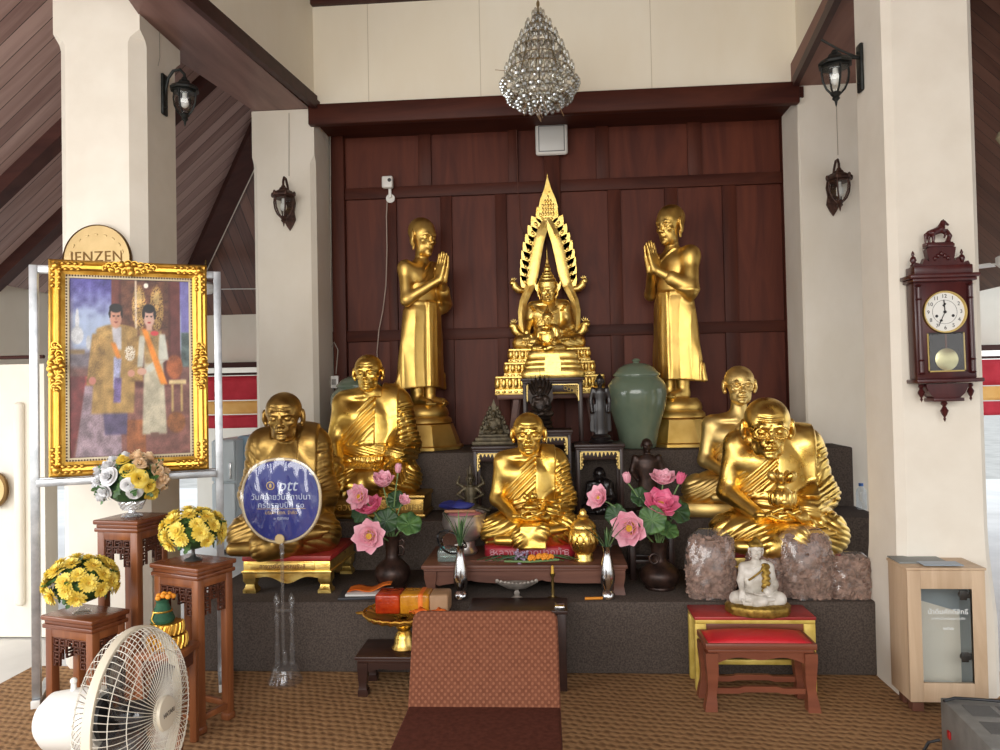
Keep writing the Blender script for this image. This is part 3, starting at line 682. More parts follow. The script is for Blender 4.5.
# painted panel and header over the altar wall
hl = AT(315, 107, YR - .01); hr = AT(797, 88, YR - .01)
zt_l = AT(315, 7, YR).z; zt_r = AT(797, -30, YR).z
B = MB(); zz = hl.z
B.box((hl.x - .02, YR - .005, hl.z), (hr.x + .02, YR + .04, ZC + .4)); structure(B.build('wall_panel_back', M_['panel']))
gm = mat('panel_joint', srgb(206, 194, 170), .8)
B = MB()
for px in (368, 480, 651): 
    x = AT(px, 50, YR - .006).x; B.box((x - .0025, YR - .0065, hl.z + .01), (x + .0025, YR - .004, ZC + .05))
structure(B.build('trim_panel_joints', gm))
B = MB(); B.box((hl.x - .02, YR - .05, ZC - .01), (hr.x + .02, YR + .02, ZC + .06), .01); structure(B.build('trim_ceiling', M_['trim_wood']))
slab('ceiling', (-3.0, 1.2, ZC + .05), (3.2, 5.6, ZC + .13), M_['planks_dark'])
fh = AT(500, 116, YR - .05).z
B = MB(); B.box((rl1 - .03, YR - .05, fh), (rr0 + .005, YR + .02, hl.z + .01), .012); B.box((rl1 - .03, YR - .02, fh + .05), (rr0 + .04, YR + .46, hl.z - .02))
structure(B.build('trim_header', M_['wall_rail']))
# wooden altar wall: boards, rails and stiles
YW = 5.93
wx0, wx1 = rl1 - .02, rr0 + .05
structure(MB().box((wx0, YW, 1.0), (wx1, YW + .05, hl.z)).build('wall_back', M_['wall_wood']))
def wz(px, py): return AT(px, py, YW).z
rails = [(wz(560, 112), wz(560, 128)), (wz(560, 181), wz(560, 192.5)), (wz(560, 326), wz(560, 337))]
B = MB()
for zt, zbm in rails: B.box((wx0, YW - .03, zbm), (wx1, YW + .01, zt), .004)
structure(B.build('trim_wall_rails', M_['wall_rail']))
st_top = [(418, 431), (508, 518), (596, 609), (688, 702)]; st_low = [(388, 397), (441, 452.5), (496, 507.5), (609, 622), (666, 679), (724, 738)]
B = MB()
for xa, xb in st_top: B.box((AT(xa, 160, YW - .025).x, YW - .024, rails[1][0]), (AT(xb, 160, YW - .025).x, YW + .01, rails[0][1]), .004)
for xa, xb in st_low: B.box((AT(xa, 260, YW - .025).x, YW - .024, 1.0), (AT(xb, 260, YW - .025).x, YW + .01, rails[1][1]), .004)
for xa, xb, dp in ((333, 345, .06), (546, 562, .05), (785, 799, .06)): B.box((AT(xa, 260, YW - dp).x, YW - dp, 1.0), (AT(xb, 260, YW - dp).x, YW + .01, hl.z), .005)
structure(B.build('trim_wall_stiles', M_['wall_stile']))
# stepped dais
CP = M_['carpet']; T1, T2, T3 = .377, .684, 1.075
s1r = AT(880, 660, 3.99).x; s3r = AT(853, 450, 5.14).x
def dais(name, x0, x1, y0, y1, z0, z1): return structure(MB().box((x0, y0, z0), (x1, y1, z1), .012).build(name, CP))
dais('floor_dais_lower', -2.0, s1r, 3.99, 4.75, 0, T1)
dais('floor_dais_middle', -1.72, AT(869, 530, 4.705).x + .1, 4.705, 5.2, 0, T2)
B = MB(); B.box((-1.70, 5.14, 0), (s3r, 5.495, T3), .012); B.box((rl1 + .005, 5.45, 0), (rr0 - .005, 5.92, T3), .008); structure(B.build('floor_dais_upper', CP))
# outer roof
TP = math.tan(math.radians(41)); ZE = 2.47
def roof(name, quad, m, lx, ly):
    """sloped board panel; local y runs along the boards"""
    o = Vector(quad[0]); X = (Vector(lx)).normalized(); Y_ = Vector(ly).normalized(); Zn = X.cross(Y_).normalized()
    M = Matrix((X, Y_, Zn)).transposed().to_4x4(); M.translation = o; Mi = M.inverted()
    B = MB(); B.hexa([Mi @ Vector(q) - Vector((0, 0, .05)) for q in quad] + [Mi @ Vector(q) for q in quad])
    ob = structure(B.build(name, m, smooth=False)); ob.matrix_world = M; return ob
xe, xt = -4.45, -2.15; ztp = ZE + (xt - xe) * TP; ye = 8.45; yt = ye - (xt - xe)
roof('ceiling_slope_left', [(xe, ye, ZE), (xe, -2.5, ZE), (xt, -2.5, ztp), (xt, yt, ztp)], M_['planks'], (0, -1, 0), (1, 0, TP))
xe2, xt2 = 4.5, 2.45
roof('ceiling_slope_right', [(xe2, -2.5, ZE), (xe2, ye, ZE), (xt2, yt, ztp), (xt2, -2.5, ztp)], M_['planks_dark'], (0, 1, 0), (-1, 0, TP))
roof('ceiling_slope_back', [(xe2, ye, ZE), (xe, ye, ZE), (xt, yt, ztp), (xt2, yt, ztp)], M_['planks_dark'], (-1, 0, 0), (0, -1, TP))
slab('ceiling_front', (-2.3, -2.5, ztp), (2.6, 1.6, ztp + .1), M_['planks_dark'])
def bar(name, p, q, w, h, m):
    p = Vector(p); q = Vector(q); d = q - p; z = Vector((0, 0, 1)); s_ = d.cross(z).normalized(); u = s_.cross(d).normalized()
    B = MB(); B.hexa([p - s_ * w - u * h, q - s_ * w - u * h, q + s_ * w - u * h, p + s_ * w - u * h, p - s_ * w, q - s_ * w, q + s_ * w, p + s_ * w]); return structure(B.build(name, m, smooth=False))
bar('trim_hip_left', (xe, ye, ZE - .02), (xt, yt, ztp - .02), .09, .16, M_['trim_wood'])
bar('trim_hip_edge', (xe + .13, ye, ZE - .10), (xt + .13, yt, ztp - .10), .018, .03, M_['plaster'])
bar('trim_hip_right', (xe2, ye, ZE - .02), (xt2, yt, ztp - .02), .09, .16, M_['trim_wood'])
for i, yy in enumerate((5.6, 4.9)): bar('trim_rafter_left.%03d' % i, (xe, yy, ZE - .01), (xt, yy, ztp - .01), .06, .13, M_['trim_wood'])
bar('trim_rafter_back', (-2.75, ye, ZE - .02), (-2.75, yt + .3, ztp - .3), .018, .03, M_['plaster'])
# outer walls
slab('wall_left', (-4.6, 3.2, 1.75), (-4.45, 8.5, ZE), M_['plaster']); slab('wall_left_front', (-4.6, -2.5, 2.2), (-4.45, 3.2, ZE), M_['plaster'])
slab('wall_partition', (-4.6, 4.55, 0), (AT(45, 500, 4.55).x, 4.67, AT(30, 364, 4.55).z), M_['plaster'])
pz_ = AT(30, 357, 4.6).z
structure(MB().tube([(-4.6, 4.6, pz_), (AT(44, 357, 4.6).x, 4.6, pz_)], .012).build('trim_pipe', M_['trim_wood']))
px_ = AT(19, 500, 4.53).x
structure(MB().box((px_ - .03, 4.51, AT(19, 606, 4.53).z), (px_ + .03, 4.56, AT(19, 402, 4.53).z), .025, seg=4).build('trim_partition', M_['plaster']))
slab('wall_rear', (-4.6, 8.42, 1.86), (5, 8.5, ZE + .05), M_['plaster'])
structure(MB().box((-4.5, 8.38, 1.82), (5, 8.44, 1.88)).build('trim_rear_rail', M_['trim_wood']))
slab('wall_rear_low', (-4.6, 9.4, 0), (5, 9.5, 1.9), M_['plaster'])
# ================================================================ statues
def U(px, Y): return px * Y / F
def loc(px, py, Y, z): v = AT(px, py, Y); return (v.x, Y, z)
GD = M_
# --- front left monk on a gilded low table
PF = 4.16
def gilt_base(name, label, xa, xb, yf, dep, z0, z1, lettering, mats, group=None, cat='pedestal'):
    """low altar table with scrolled apron and bracket feet; red top"""
    mg, mr = mats; xc = (xa + xb) / 2; w = xb - xa; h = z1 - z0
    t = thing(name, label, cat, (xc, yf + dep / 2, z0), 0, group)
    MB().box((-w / 2, -dep / 2, h - .03), (w / 2, dep / 2, h), .006).build('top', mr, t)
    B = MB(); B.box((-w / 2 + .005, -dep / 2 + .006, h * .52), (w / 2 - .005, dep / 2 - .006, h - .031), .006)
    B.box((-w / 2 - .004, -dep / 2 - .004, h * .60 - .012), (w / 2 + .004, dep / 2 + .004, h * .60), .004); B.build('frame', mg, t)
    B = MB(); n = 24; top = h * .53
    for s_ in (-1, 1):
        pts = [(-w / 2 + .02, top)] + [(-w / 2 + .02 + (w - .04) * i / n, top - .012 - h * .22 * abs(math.sin(PI * i / n * 1.0)) ** .7 * (.62 + .38 * math.cos(4 * PI * i / n))) for i in range(n + 1)] + [(w / 2 - .02, top)]
        B.prism(pts, .016, Matrix.Translation((0, -dep / 2 + .012 if s_ < 0 else dep / 2 - .028, 0)))
        pts = [(-dep / 2 + .02, top)] + [(-dep / 2 + .02 + (dep - .04) * i / n, top - .012 - h * .2 * abs(math.sin(PI * i / n)) ** .7 * (.6 + .4 * math.cos(4 * PI * i / n))) for i in range(n + 1)] + [(dep / 2 - .02, top)]
        B.prism(pts, .016, Matrix.Translation((s_ * (w / 2 - .02) - .008, 0, 0)) @ Matrix.Rotation(PI / 2, 4, 'Z'))
    B.build('apron', mg, t)
    for sx in (-1, 1):
        for sy in (-1, 1):
            B = MB(); fw = min(.075, w * .14); s0 = sx * (w / 2 - fw / 2 - .004); y0 = sy * (dep / 2 - fw / 2 - .004)
            prof = [(.5, top), (.5, top * .62), (.34, top * .42), (.40, top * .25), (.52, top * .16), (.52, 0)]
            rows = [[(s0 + a * fw * q, y0 + b * fw * q, z) for a, b in ((-1, -1), (1, -1), (1, 1), (-1, 1))] for q, z in prof]
            B.sheet(rows, True); B.bm.faces.new(B.bm.verts[-4:] if False else [v for v in B.bm.verts][-4:]); B.build('leg', mg, t, ang=30)
    if lettering:
        M = Matrix.Translation((-.02, -dep / 2 - .003, h * .72)) @ Matrix.Rotation(PI / 2, 4, 'X')
        MB().box((-w * .36 - .02, -dep / 2 - .0035, h * .63), (w * .36 - .02, -dep / 2 + .008, h * .82), .003).build('nameplate', mg, t)
        text_mesh(lettering, h * .155, 'lettering', mat('dark_red_letters', srgb(110, 40, 24), .5), t, Matrix.Translation((-.02, -dep / 2 - .004, h * .725)) @ Matrix.Rotation(PI / 2, 4, 'X'), .001)
    return t
za = .587
gilt_base('altar_table', 'gilded low table with red top and red lettering under the bronze-gold monk at left', AT(242, 580, PF).x, AT(331, 580, PF).x, PF, .52, T1, za, 'อาจารย์โต พรหมรังสี', (M_['gold_bright'], M_['red_paint']))
A = seated_figure('monk_statue', 'dark gold old monk statue seated behind the blue plastic-wrapped ceremonial fan', 1.115, loc(289, 556, 4.43, za + .002), math.radians(8), M_['gold_dull'],
    dict(K=.255, sw=.132, fold=.6, hs=.25, crown=.825, robe='covered', old=.9, gaunt=1, sash=True, sashw=.05, seed=1, head=(.0, .12), hy=-.05, elb=.04, brow=1.2))
# --- back left monk with hands on knees
zb1 = .835
B = MB(); xa, xb = AT(329, 510, 4.78).x, AT(425, 510, 4.78).x; hb = zb1 - T2
tb = thing('inscribed_plinth', 'narrow gold base with raised lettering under the monk with hands on knees', 'pedestal', ((xa + xb) / 2, 5.0, T2))
w = xb - xa
MB().box((-w / 2, -.21, 0), (w / 2, .13, hb * .2), .01).box((-w / 2 + .012, -.2, hb * .2), (w / 2 - .012, .12, hb * .82), .006).box((-w / 2, -.21, hb * .82), (w / 2, .13, hb), .01).build('plinth', M_['gold_dull'], tb)
text_mesh('หลวงพ่อโสธรวาจาจารย์', .066, 'lettering', M_['gold_bright'], tb, Matrix.Translation((0, -.203, hb * .5)) @ Matrix.Rotation(PI / 2, 4, 'X'), .005)
seated_figure('monk_statue', 'gold monk statue with waist band and hands on knees, behind the left lotus vase', 1.09, loc(371, 497, 5.05, zb1 + .002), math.radians(6), M_['gold_leaf2'],
    dict(K=.285, sw=.165, hs=.228, crown=.845, arms='knees', belt=True, old=.75, gaunt=1, seed=2, sashw=.07, head=(-.12, .02), fold=1.2, elb=.05))
# --- centre monk
MC = seated_figure('monk_statue', 'bright gold monk statue on the red cushion in the centre of the altar', .845, loc(531, 547, 4.50, .607), math.radians(2), M_['gold_leaf2'],
    dict(K=.315, sw=.180, hs=.29, crown=.89, flap=True, old=.85, seed=3, sashw=.068, fold=1.15, elb=.05, brow=1.25, head=(0, .03)))
# --- back right monk
zd = .765
B = MB(); xa, xb = AT(678, 506, 4.74).x, AT(810, 506, 4.74).x
rows = [[(((xa + xb) / 2) + (xb - xa) / 2 * q * math.copysign(abs(math.cos(t_)) ** .6, math.cos(t_)), 4.95 + .22 * q * math.copysign(abs(math.sin(t_)) ** .6, math.sin(t_)), z) for t_ in [2 * PI * i / 40 for i in range(40)]] for q, z in ((.97, T2), (1, T2 + .02), (1, zd - .02), (.96, zd), (.0001, zd))]
B.sheet(rows, True); tag(B.build('pedestal_slab', M_['gold_pale'], ang=50), 'pale gold rounded slab under the monk statue in glasses at back right', 'pedestal')
seated_figure('monk_statue', 'pale gold monk statue in glasses, behind the larger hunched monk at right', .872, loc(742, 500, 4.98, zd), math.radians(-6), M_['gold_pale'],
    dict(K=.40, sw=.20, hs=.285, crown=.985, glasses=True, old=.3, seed=4, sashw=.085, head=(.08, .02), ears=1.1))
# --- front right monk
ze = .575
gilt_base('altar_table', 'red and gold low table under the hunched monk, behind the bags of brown pieces', AT(722, 580, 4.25).x, AT(842, 580, 4.25).x, 4.25, .42, T1, ze, None, (M_['gold_bright'], M_['red_paint']))
ME = seated_figure('monk_statue', 'large shiny gold hunched monk statue in glasses holding a pouch, at front right', 1.06, loc(775, 552, 4.44, ze), math.radians(-7), M_['gold_shiny'],
    dict(K=.315, hx=-.045, sw=.18, hs=.31, crown=.80, hy=-.12, glasses=True, old=1.0, gaunt=.6, seed=5, sashw=.10, head=(.02, .14), fold=.95, elb=.06, brow=1.4, belt=False))
# things held in laps
def lotus_pouch(parent, z, y, s, m):
    B = MB(); B.lathe([(0, 0), (.045, .004), (.062, .03), (.058, .06), (.032, .085), (.024, .10), (.040, .125), (.050, .14), (.0, .135)], 24)
    for i in range(7):
        a = 2 * PI * i / 7; B.ball((.045 * math.cos(a), .045 * math.sin(a), .140), (.020, .016, .030), Matrix.Rotation(a, 3, 'Z') @ Matrix.Rotation(.5, 3, 'Y'), 10, 8)
    for i in range(12):
        a = 2 * PI * i / 12; B.ball((.055 * math.cos(a), .055 * math.sin(a), .042), (.010, .012, .034), Matrix.Rotation(a, 3, 'Z'), 8, 8)
    B.ball((0, -.058, .03), (.016, .012, .016), None, 10, 8)
    for v in B.bm.verts: v.co = v.co * s + Vector((0, y, z))
    return B.build('offering_pouch', m, parent, ang=70)
lotus_pouch(ME, .265, -.29, 1.15, M_['gold_shiny']); 
B = MB(); B.lathe([(0, 0), (.04, .004), (.052, .02), (.045, .035), (.02, .045), (.012, .06), (.03, .07), (.02, .085), (0, .09)], 20)
for i in range(6):
    a = 2 * PI * i / 6; B.ball((.03 * math.cos(a), .03 * math.sin(a), .075 + .01 * (i % 2)), (.014, .012, .02), None, 8, 6)
B.ball((.028, -.01, .085), (.018, .014, .02), None, 8, 6)
for v in B.bm.verts: v.co = v.co * .95 + Vector((.0, -.215, .205))
B.build('offering_bowl', M_['gold_leaf2'], MC, ang=70)
# --- standing disciples on pedestals
def disciple(px, pyb, feet_py, top_py, Y, rz, label, plabel, half):
    zf = AT(px, feet_py, Y).z; H = AT(px, top_py, Y).z - zf; x = AT(px, feet_py, Y).x
    r = standing_disciple('disciple_statue', label, H, (x, Y, zf - .004), rz, M_['gold_satin'], None)
    r.scale = (.90, .90, 1.0)
    h = zf - T3; t = thing('statue_pedestal', plabel, 'pedestal', (x, Y, T3)); w = half
    B = MB(); B.lathe([(w * 1.0, 0), (w * 1.0, .02), (w * .93, .03), (w * .76, h * .52), (w * .74, h * .56), (0, h * .56)], 8, M=Matrix.Rotation(PI / 8, 4, 'Z')); B.build('plinth', M_['gold_satin'], t, ang=25)
    B = MB(); B.lathe([(w * .62, h * .55), (w * .70, h * .60), (w * .68, h * .68), (w * .60, h * .74), (w * .62, h * .78), (w * .60, h * .88), (w * .54, h * .96), (w * .50, h), (0, h)], 40); B.build('lotus_seat', M_['gold_satin'], t)
    return r
disciple(424, 450, 405, 219, 5.58, math.radians(52), 'standing gold disciple statue with pressed palms, left of the flame-arched Buddha', 'stepped gold pedestal under the standing disciple at left, above the brown bronze vase', .30)
disciple(676, 448, 398, 206, 5.58, math.radians(-50), 'standing gold disciple statue with pressed palms, behind the green jar at right', 'stepped gold pedestal under the standing disciple at right, beside the green jar', .30)
# ================================================================ crowned Buddha with flame arch
YB = 5.66; xb0 = AT(549, 349, YB).x; zt = AT(549, 393, YB - .2).z
def P2(px, py, Y=YB): v = AT(px, py, Y); return (v.x - xb0, v.z)
t = thing('arched_buddha_statue', 'tall gold crowned Buddha statue under a pointed flame arch at top centre', 'statue', (xb0, YB, 0)); GB = M_['gold_bright']
TH = [(498, 609, 376, 393, .23), (507, 599, 362, 376, .20), (511, 594, 348.5, 362, .17)]
B = MB(); rnd = random.Random(3)
for xa, xb, ya, yb_, dy in TH:
    (a0, z1), (a1, z0) = P2(xa, ya, YB - dy), P2(xb, yb_, YB - dy); a0 = -(a1 - a0) / 2; a1 = -a0; z0 -= 0.004
    B.box((a0, -dy, z0), (a1, dy * .6, z0 + (z1 - z0) * .35), .006); B.box((a0 + .02, -dy + .02, z0 + (z1 - z0) * .3), (a1 - .02, dy * .6, z1 - .015), .006); B.box((a0 + .004, -dy + .004, z1 - .022), (a1 - .004, dy * .6, z1), .006)
    nn = int((a1 - a0) / .042)
    for i in range(nn):
        xx = a0 + (i + .5) * (a1 - a0) / nn
        B.ball((xx, -dy + .012, z0 + (z1 - z0) * .62), (.019, .016, (z1 - z0) * .30), None, 8, 6); B.ball((xx, -dy - .001, z0 + (z1 - z0) * .18), (.016, .006, .010), None, 8, 6)
    for s_ in (-1, 1):
        for j in range(3): B.ball((s_ * (a1 - .012), -dy + .03 + j * .06, z0 + (z1 - z0) * .62), (.016, .019, (z1 - z0) * .3), None, 8, 6)
B.build('throne', GB, t, ang=50)
fig = seated_figure('figure_group', 'x', .592, (0, 0, 0), 0, GB, dict(K=.42, sw=.20, hs=.30, crown=.885, arms='touch', old=0, buddha=True, ears=1.2, fold=.35, seed=6, sash=False, vox=.0066))
zl_ = P2(549, 350)[1]
for ch in list(fig.children):
    ch.parent = t; ch.location = (0, -.03, zl_)
bpy.data.objects.remove(fig)
B = MB(); hz = zl_ + .592 * .885; B.M = Matrix.Translation((0, -.055, 0))
B.lathe([(.068, hz - .07), (.076, hz - .055), (.070, hz - .035), (.074, hz - .025), (.060, hz - .005), (.062, hz + .003), (.046, hz + .018), (.048, hz + .028), (.034, hz + .042), (.036, hz + .05), (.022, hz + .064), (.026, hz + .078), (.024, hz + .088), (.014, hz + .098), (.018, hz + .108), (.010, hz + .122), (.012, hz + .13), (.007, hz + .15), (.003, hz + .22), (0, hz + .265)], 24)
for s_ in (-1, 1): B.prism([(s_ * .070, hz - .10), (s_ * .092, hz - .07), (s_ * .100, hz - .01), (s_ * .082, hz - .04), (s_ * .074, hz - .03)][::s_], .012)
B.build('crown', GB, t, ang=50)
B = MB(); rnd = random.Random(5); zs_ = zl_ + .592 * .53
for i in range(40):
    a = -1.2 + 2.4 * i / 39; B.ball((math.sin(a) * .085, -.100 - .02 * math.cos(a), zs_ - .01 - .045 * math.cos(a) + (i % 2) * .012), .0075, None, 6, 5)
for s_ in (-1, 1):
    for k in range(3): B.ball((s_ * (.128 - .012 * k), -.05, zs_ + .015 - k * .018), (.02, .03, .012), None, 8, 6)
B.ball((0, -.125, zs_ - .06), (.018, .008, .022), None, 8, 6); B.build('necklace', GB, t)
# arch band, mirrored about its axis
def strip2(B, ctr, wid, d, y):
    n = len(ctr); Lp, Rp = [], []
    for i in range(n):
        a = Vector(ctr[max(0, i - 1)]); b = Vector(ctr[min(n - 1, i + 1)]); tt = (b - a).normalized(); nn = Vector((-tt.y, tt.x)); c = Vector(ctr[i]); w_ = wid[i] if isinstance(wid, list) else wid
        Lp.append(c + nn * w_); Rp.append(c - nn * w_)
    rows = [[(p.x, y, p.y), (q.x, y, q.y), (q.x, y + d, q.y), (p.x, y + d, p.y)] for p, q in zip(Lp, Rp)]
    # raised middle
    rows = [[(p.x, y, p.y), ((p.x + q.x) / 2, y - .012, (p.y + q.y) / 2), (q.x, y, q.y), (q.x, y + d, q.y), (p.x, y + d, p.y)] for p, q in zip(Lp, Rp)]
    B.sheet(rows, True)
    for r in (rows[0], rows[-1]): B.bm.faces.new([B.bm.verts.new(Vector(p)) for p in r])
cx = P2(548, 260)[0]
inner = [(548, 229), (544.5, 239), (541.5, 250), (540, 263), (539, 275), (536.5, 287), (531.5, 295), (527.5, 302), (526.5, 312), (527, 322), (528, 332), (529, 342)]
ctr = [(548, 219), (542.5, 230), (538.5, 243), (535.5, 258), (533.5, 272), (531, 284), (527, 293), (523.5, 302), (522, 312), (522.5, 322), (523.5, 332), (524.5, 344)]
hb_ = .028
for s_ in (-1, 1):
    B = MB(); c2_ = []
    for p in ctr:
        x_, z_ = P2(*p, YB + .10); c2_.append((cx + s_ * (cx - x_) * 1.0 if s_ > 0 else x_, z_))
    fine = []
    for i in range(len(c2_) - 1):
        for k in range(3): fine.append(tuple(Vector(c2_[i]).lerp(Vector(c2_[i + 1]), k / 3)))
    fine.append(c2_[-1]); strip2(B, fine, [.030 + .012 * math.sin(PI * min(1, i / 20)) for i in range(len(fine))], .03, .09); B.build('arch_band', GB, t, ang=35)
tips = [(537, 207), (531.5, 216), (528, 225), (525.5, 234), (523.2, 242), (521.6, 250.5), (520.6, 259), (520.3, 267), (520.8, 275)]
roots = [(544, 222), (540, 231), (537, 240), (534.5, 249), (532.5, 257), (531, 265), (530, 273), (529.5, 281), (528.5, 288)]
for s_ in (-1, 1):
    for (tx, ty), (rx, ry) in zip(tips, roots):
        a = P2(tx, ty, YB + .10); b = P2(rx, ry, YB + .10)
        if s_ > 0: a = (2 * cx - a[0], a[1]); b = (2 * cx - b[0], b[1])
        a = Vector(a); b = Vector(b); d = a - b; n_ = Vector((-d.y, d.x)) * (1 if s_ < 0 else -1)
        pts = [b - n_ * .26, b + d * .25 - n_ * .38, b + d * .55 - n_ * .33, b + d * .8 - n_ * .16, a, b + d * .85 + n_ * .12, b + d * .6 + n_ * .26, b + d * .3 + n_ * .36, b + n_ * .26]
        B = MB(); pp = [(p.x, p.y) for p in pts]
        mid = b + d * .45
        B.prism(pp, .022, Matrix.Translation((0, .096, 0)))
        B.ball((mid.x, .094, mid.y), (.012, .010, .020), Matrix.Rotation(-math.atan2(d.x, d.y) * -1, 3, 'Y'), 10, 6)
        q = b + d * .2; B.ball((q.x, .092, q.y), .011, None, 8, 6)
        B.build('flame_leaf', GB, t, ang=40)
B = MB(); pts = []
fin = [(547.3, 174), (548.4, 180), (551.5, 190), (555.5, 199), (557.8, 207), (556.5, 214), (552, 219), (548, 222), (544, 219), (540, 214), (538.6, 207), (540.5, 199), (544, 190), (546.4, 180)]
pp = [P2(*p, YB + .10) for p in fin]; B.prism(pp, .03, Matrix.Translation((0, .088, 0)))
rnd = random.Random(9); c0 = P2(548, 207, YB + .1)
for k in range(5):
    for i in range(3 + (k < 3) * 2 - (k == 4) * 2):
        nn = 3 + (k < 3) * 2 - (k == 4) * 2; B.ball((c0[0] + (i - (nn - 1) / 2) * .020, .086, c0[1] - .055 + k * .032), (.009, .008, .016), None, 8, 6)
B.build('arch_finial', GB, t, ang=40)
for s_ in (-1, 1):
    for k, (hx_, hy_, sc_) in enumerate(((514, 283, 1.0), (514.5, 326, 1.25))):
        x_, z_ = P2(hx_, hy_, YB + .08); x_ = x_ if s_ < 0 else 2 * cx - x_
        B = MB(); q = .042 * sc_; e_ = s_
        bx_ = P2(523.5, hy_ + 8, YB + .08)[0]; bx_ = bx_ if s_ < 0 else 2 * cx - bx_
        B.tube([(bx_, .10, z_ - q * 1.4), ((bx_ + x_) / 2, .095, z_ - q * 1.3), (x_ - e_ * q * .1, .09, z_ - q * .6), (x_, .085, z_ + q * .1)], [q * .55, q * .7, q * .7, q * .5], 10)
        B.ball((x_ + e_ * q * .25, .08, z_), (q * .6, q * .4, q * .55), None, 10, 8)
        for j in range(5): 
            a = .35 + j * .5; B.prism([(x_ + e_ * q * .1, z_ + q * .15), (x_ + e_ * q * .7 * math.cos(a), z_ + q * (.3 + .75 * math.sin(a))), (x_ + e_ * q * .5, z_ + q * .1)][::e_], .014, Matrix.Translation((0, .078, 0)))
        B.build('naga_head', GB, t, ang=50)
# wooden shelf table under the throne
xa, xb = AT(497, 395, YB - .25).x, AT(610, 395, YB - .25).x; z1 = zt - .006
tt = thing('shelf_table', 'plain brown wooden table under the flame-arched Buddha', 'table', ((xa + xb) / 2, YB, T3)); w = xb - xa; hh = z1 - T3
MB().box((-w / 2, -.245, hh - .035), (w / 2, .19, hh), .004).build('table_top', M_['table_wood'], tt)
for sx in (-1, 1):
    for sy in (-.2, .15): MB().hexa([(sx * w * .40 - .02, sy - .02, 0), (sx * w * .40 + .02, sy - .02, 0), (sx * w * .40 + .02, sy + .02, 0), (sx * w * .40 - .02, sy + .02, 0)] + [(sx * w * .33 - .02, sy - .02, hh - .036), (sx * w * .33 + .02, sy - .02, hh - .036), (sx * w * .33 + .02, sy + .02, hh - .036), (sx * w * .33 - .02, sy + .02, hh - .036)]).build('leg', M_['table_wood'], tt)
# ================================================================ black and gilt altar tables
def altar_table(label, xa, xb, yf, dep, z0, z1, lw=.028, teeth=True):
    w = xb - xa; h = z1 - z0; t = thing('altar_table', label, 'table', ((xa + xb) / 2, yf + dep / 2, z0), 0, None)
    bl = M_['lacquer_brown']
    MB().box((-w / 2 - .012, -dep / 2 - .012, h - .024), (w / 2 + .012, dep / 2 + .012, h), .006).box((-w / 2 - .004, -dep / 2 - .004, h - .036), (w / 2 + .004, dep / 2 + .004, h - .022), .003).build('table_top', bl, t)
    for sx in (-1, 1):
        for sy in (-1, 1):
            cx_, cy_ = sx * (w / 2 - lw / 2), sy * (dep / 2 - lw / 2); B = MB().box((cx_ - lw / 2, cy_ - lw / 2, 0), (cx_ + lw / 2, cy_ + lw / 2, h - .03), .004)
            B.box((cx_ - lw * .62, cy_ - lw * .62, 0), (cx_ + lw * .62, cy_ + lw * .62, .03), .006); B.build('leg', bl, t)
    B = MB()
    for sy in (-1, 1): B.box((-w / 2 + lw, sy * (dep / 2 - .012) - .006, h - .10), (w / 2 - lw, sy * (dep / 2 - .012) + .006, h - .036), .002)
    for sx in (-1, 1): B.box((sx * (w / 2 - .012) - .006, -dep / 2 + lw, h - .10), (sx * (w / 2 - .012) + .006, dep / 2 - lw, h - .036), .002)
    B.build('apron', bl, t)
    B = MB(); y_ = -dep / 2 - .004; iw = w - 2 * lw; zt_ = h - .046
    B.box((-iw / 2, y_, zt_ - .006), (iw / 2, y_ + .012, zt_), 0)
    for s_ in (-1, 1):
        B.box((s_ * iw / 2 - (s_ > 0) * .007, y_, zt_ - .115), (s_ * iw / 2 + (s_ < 0) * .007, y_ + .012, zt_))
        if teeth == 'bracket':
            for k in range(7):
                a = k / 6; B.tube([(s_ * (iw / 2 - .004), y_ + .005, zt_ - .012 - .085 * a), (s_ * (iw / 2 - .02 - .03 * (1 - a)), y_ + .005, zt_ - .02 - .05 * a), (s_ * (iw / 2 - .01 - .10 * (1 - a)), y_ + .005, zt_ - .006)], .004, 6)
            B.torus_ = None
            for k in range(4): 
                c_ = (s_ * (iw / 2 - .025 - .022 * k), y_ + .004, zt_ - .028 - .012 * (3 - k) * .7); B.tube([(c_[0] + .012 * math.cos(q), c_[1], c_[2] + .012 * math.sin(q)) for q in [2 * PI * i / 10 for i in range(10)]], .0035, 6, True)
        else:
            for k in range(5): B.ball((s_ * (iw / 2 - .010 - .006 * (k % 2)), y_ + .004, zt_ - .03 - k * .018), (.010 - .001 * k, .005, .010), None, 8, 6)
    if teeth is True:
        n = max(6, int(iw / .024))
        for i in range(n):
            x_ = -iw / 2 + (i + .5) * iw / n; L_ = .018 + .016 * max(0, 1 - abs(x_) / .05); B.prism([(x_ - .009, zt_ - .004), (x_, zt_ - .008 - L_), (x_ + .009, zt_ - .004)], .008, Matrix.Translation((0, y_, 0)))
    B.build('gilt_fretwork', M_['gilt_trim'], t)
    return t
Yt = 5.17; zt1 = AT(553, 377.5, Yt).z
altar_table('tall black altar table with gilt corner brackets, directly below the small gold Buddha', AT(523, 400, Yt).x, AT(583, 400, Yt).x, Yt, .215, T3, zt1, .026, 'bracket')
Yc = 4.88; zt2 = AT(546, 430, Yc).z
altar_table('dark low altar table with gilt fringe, directly behind the central monk\'s head', AT(522, 430, Yc).x, AT(571, 430, Yc).x, Yc, .25, T2, zt2, .024)
Ys = 4.82; zt3 = AT(600, 444, Ys).z
altar_table('dark altar table with gilt fringe, right of the central monk, under the black standing Buddha', AT(576, 443, Ys).x, AT(623, 443, Ys).x, Ys, .28, T2, zt3, .024)
zt4 = AT(496, 446, Ys).z
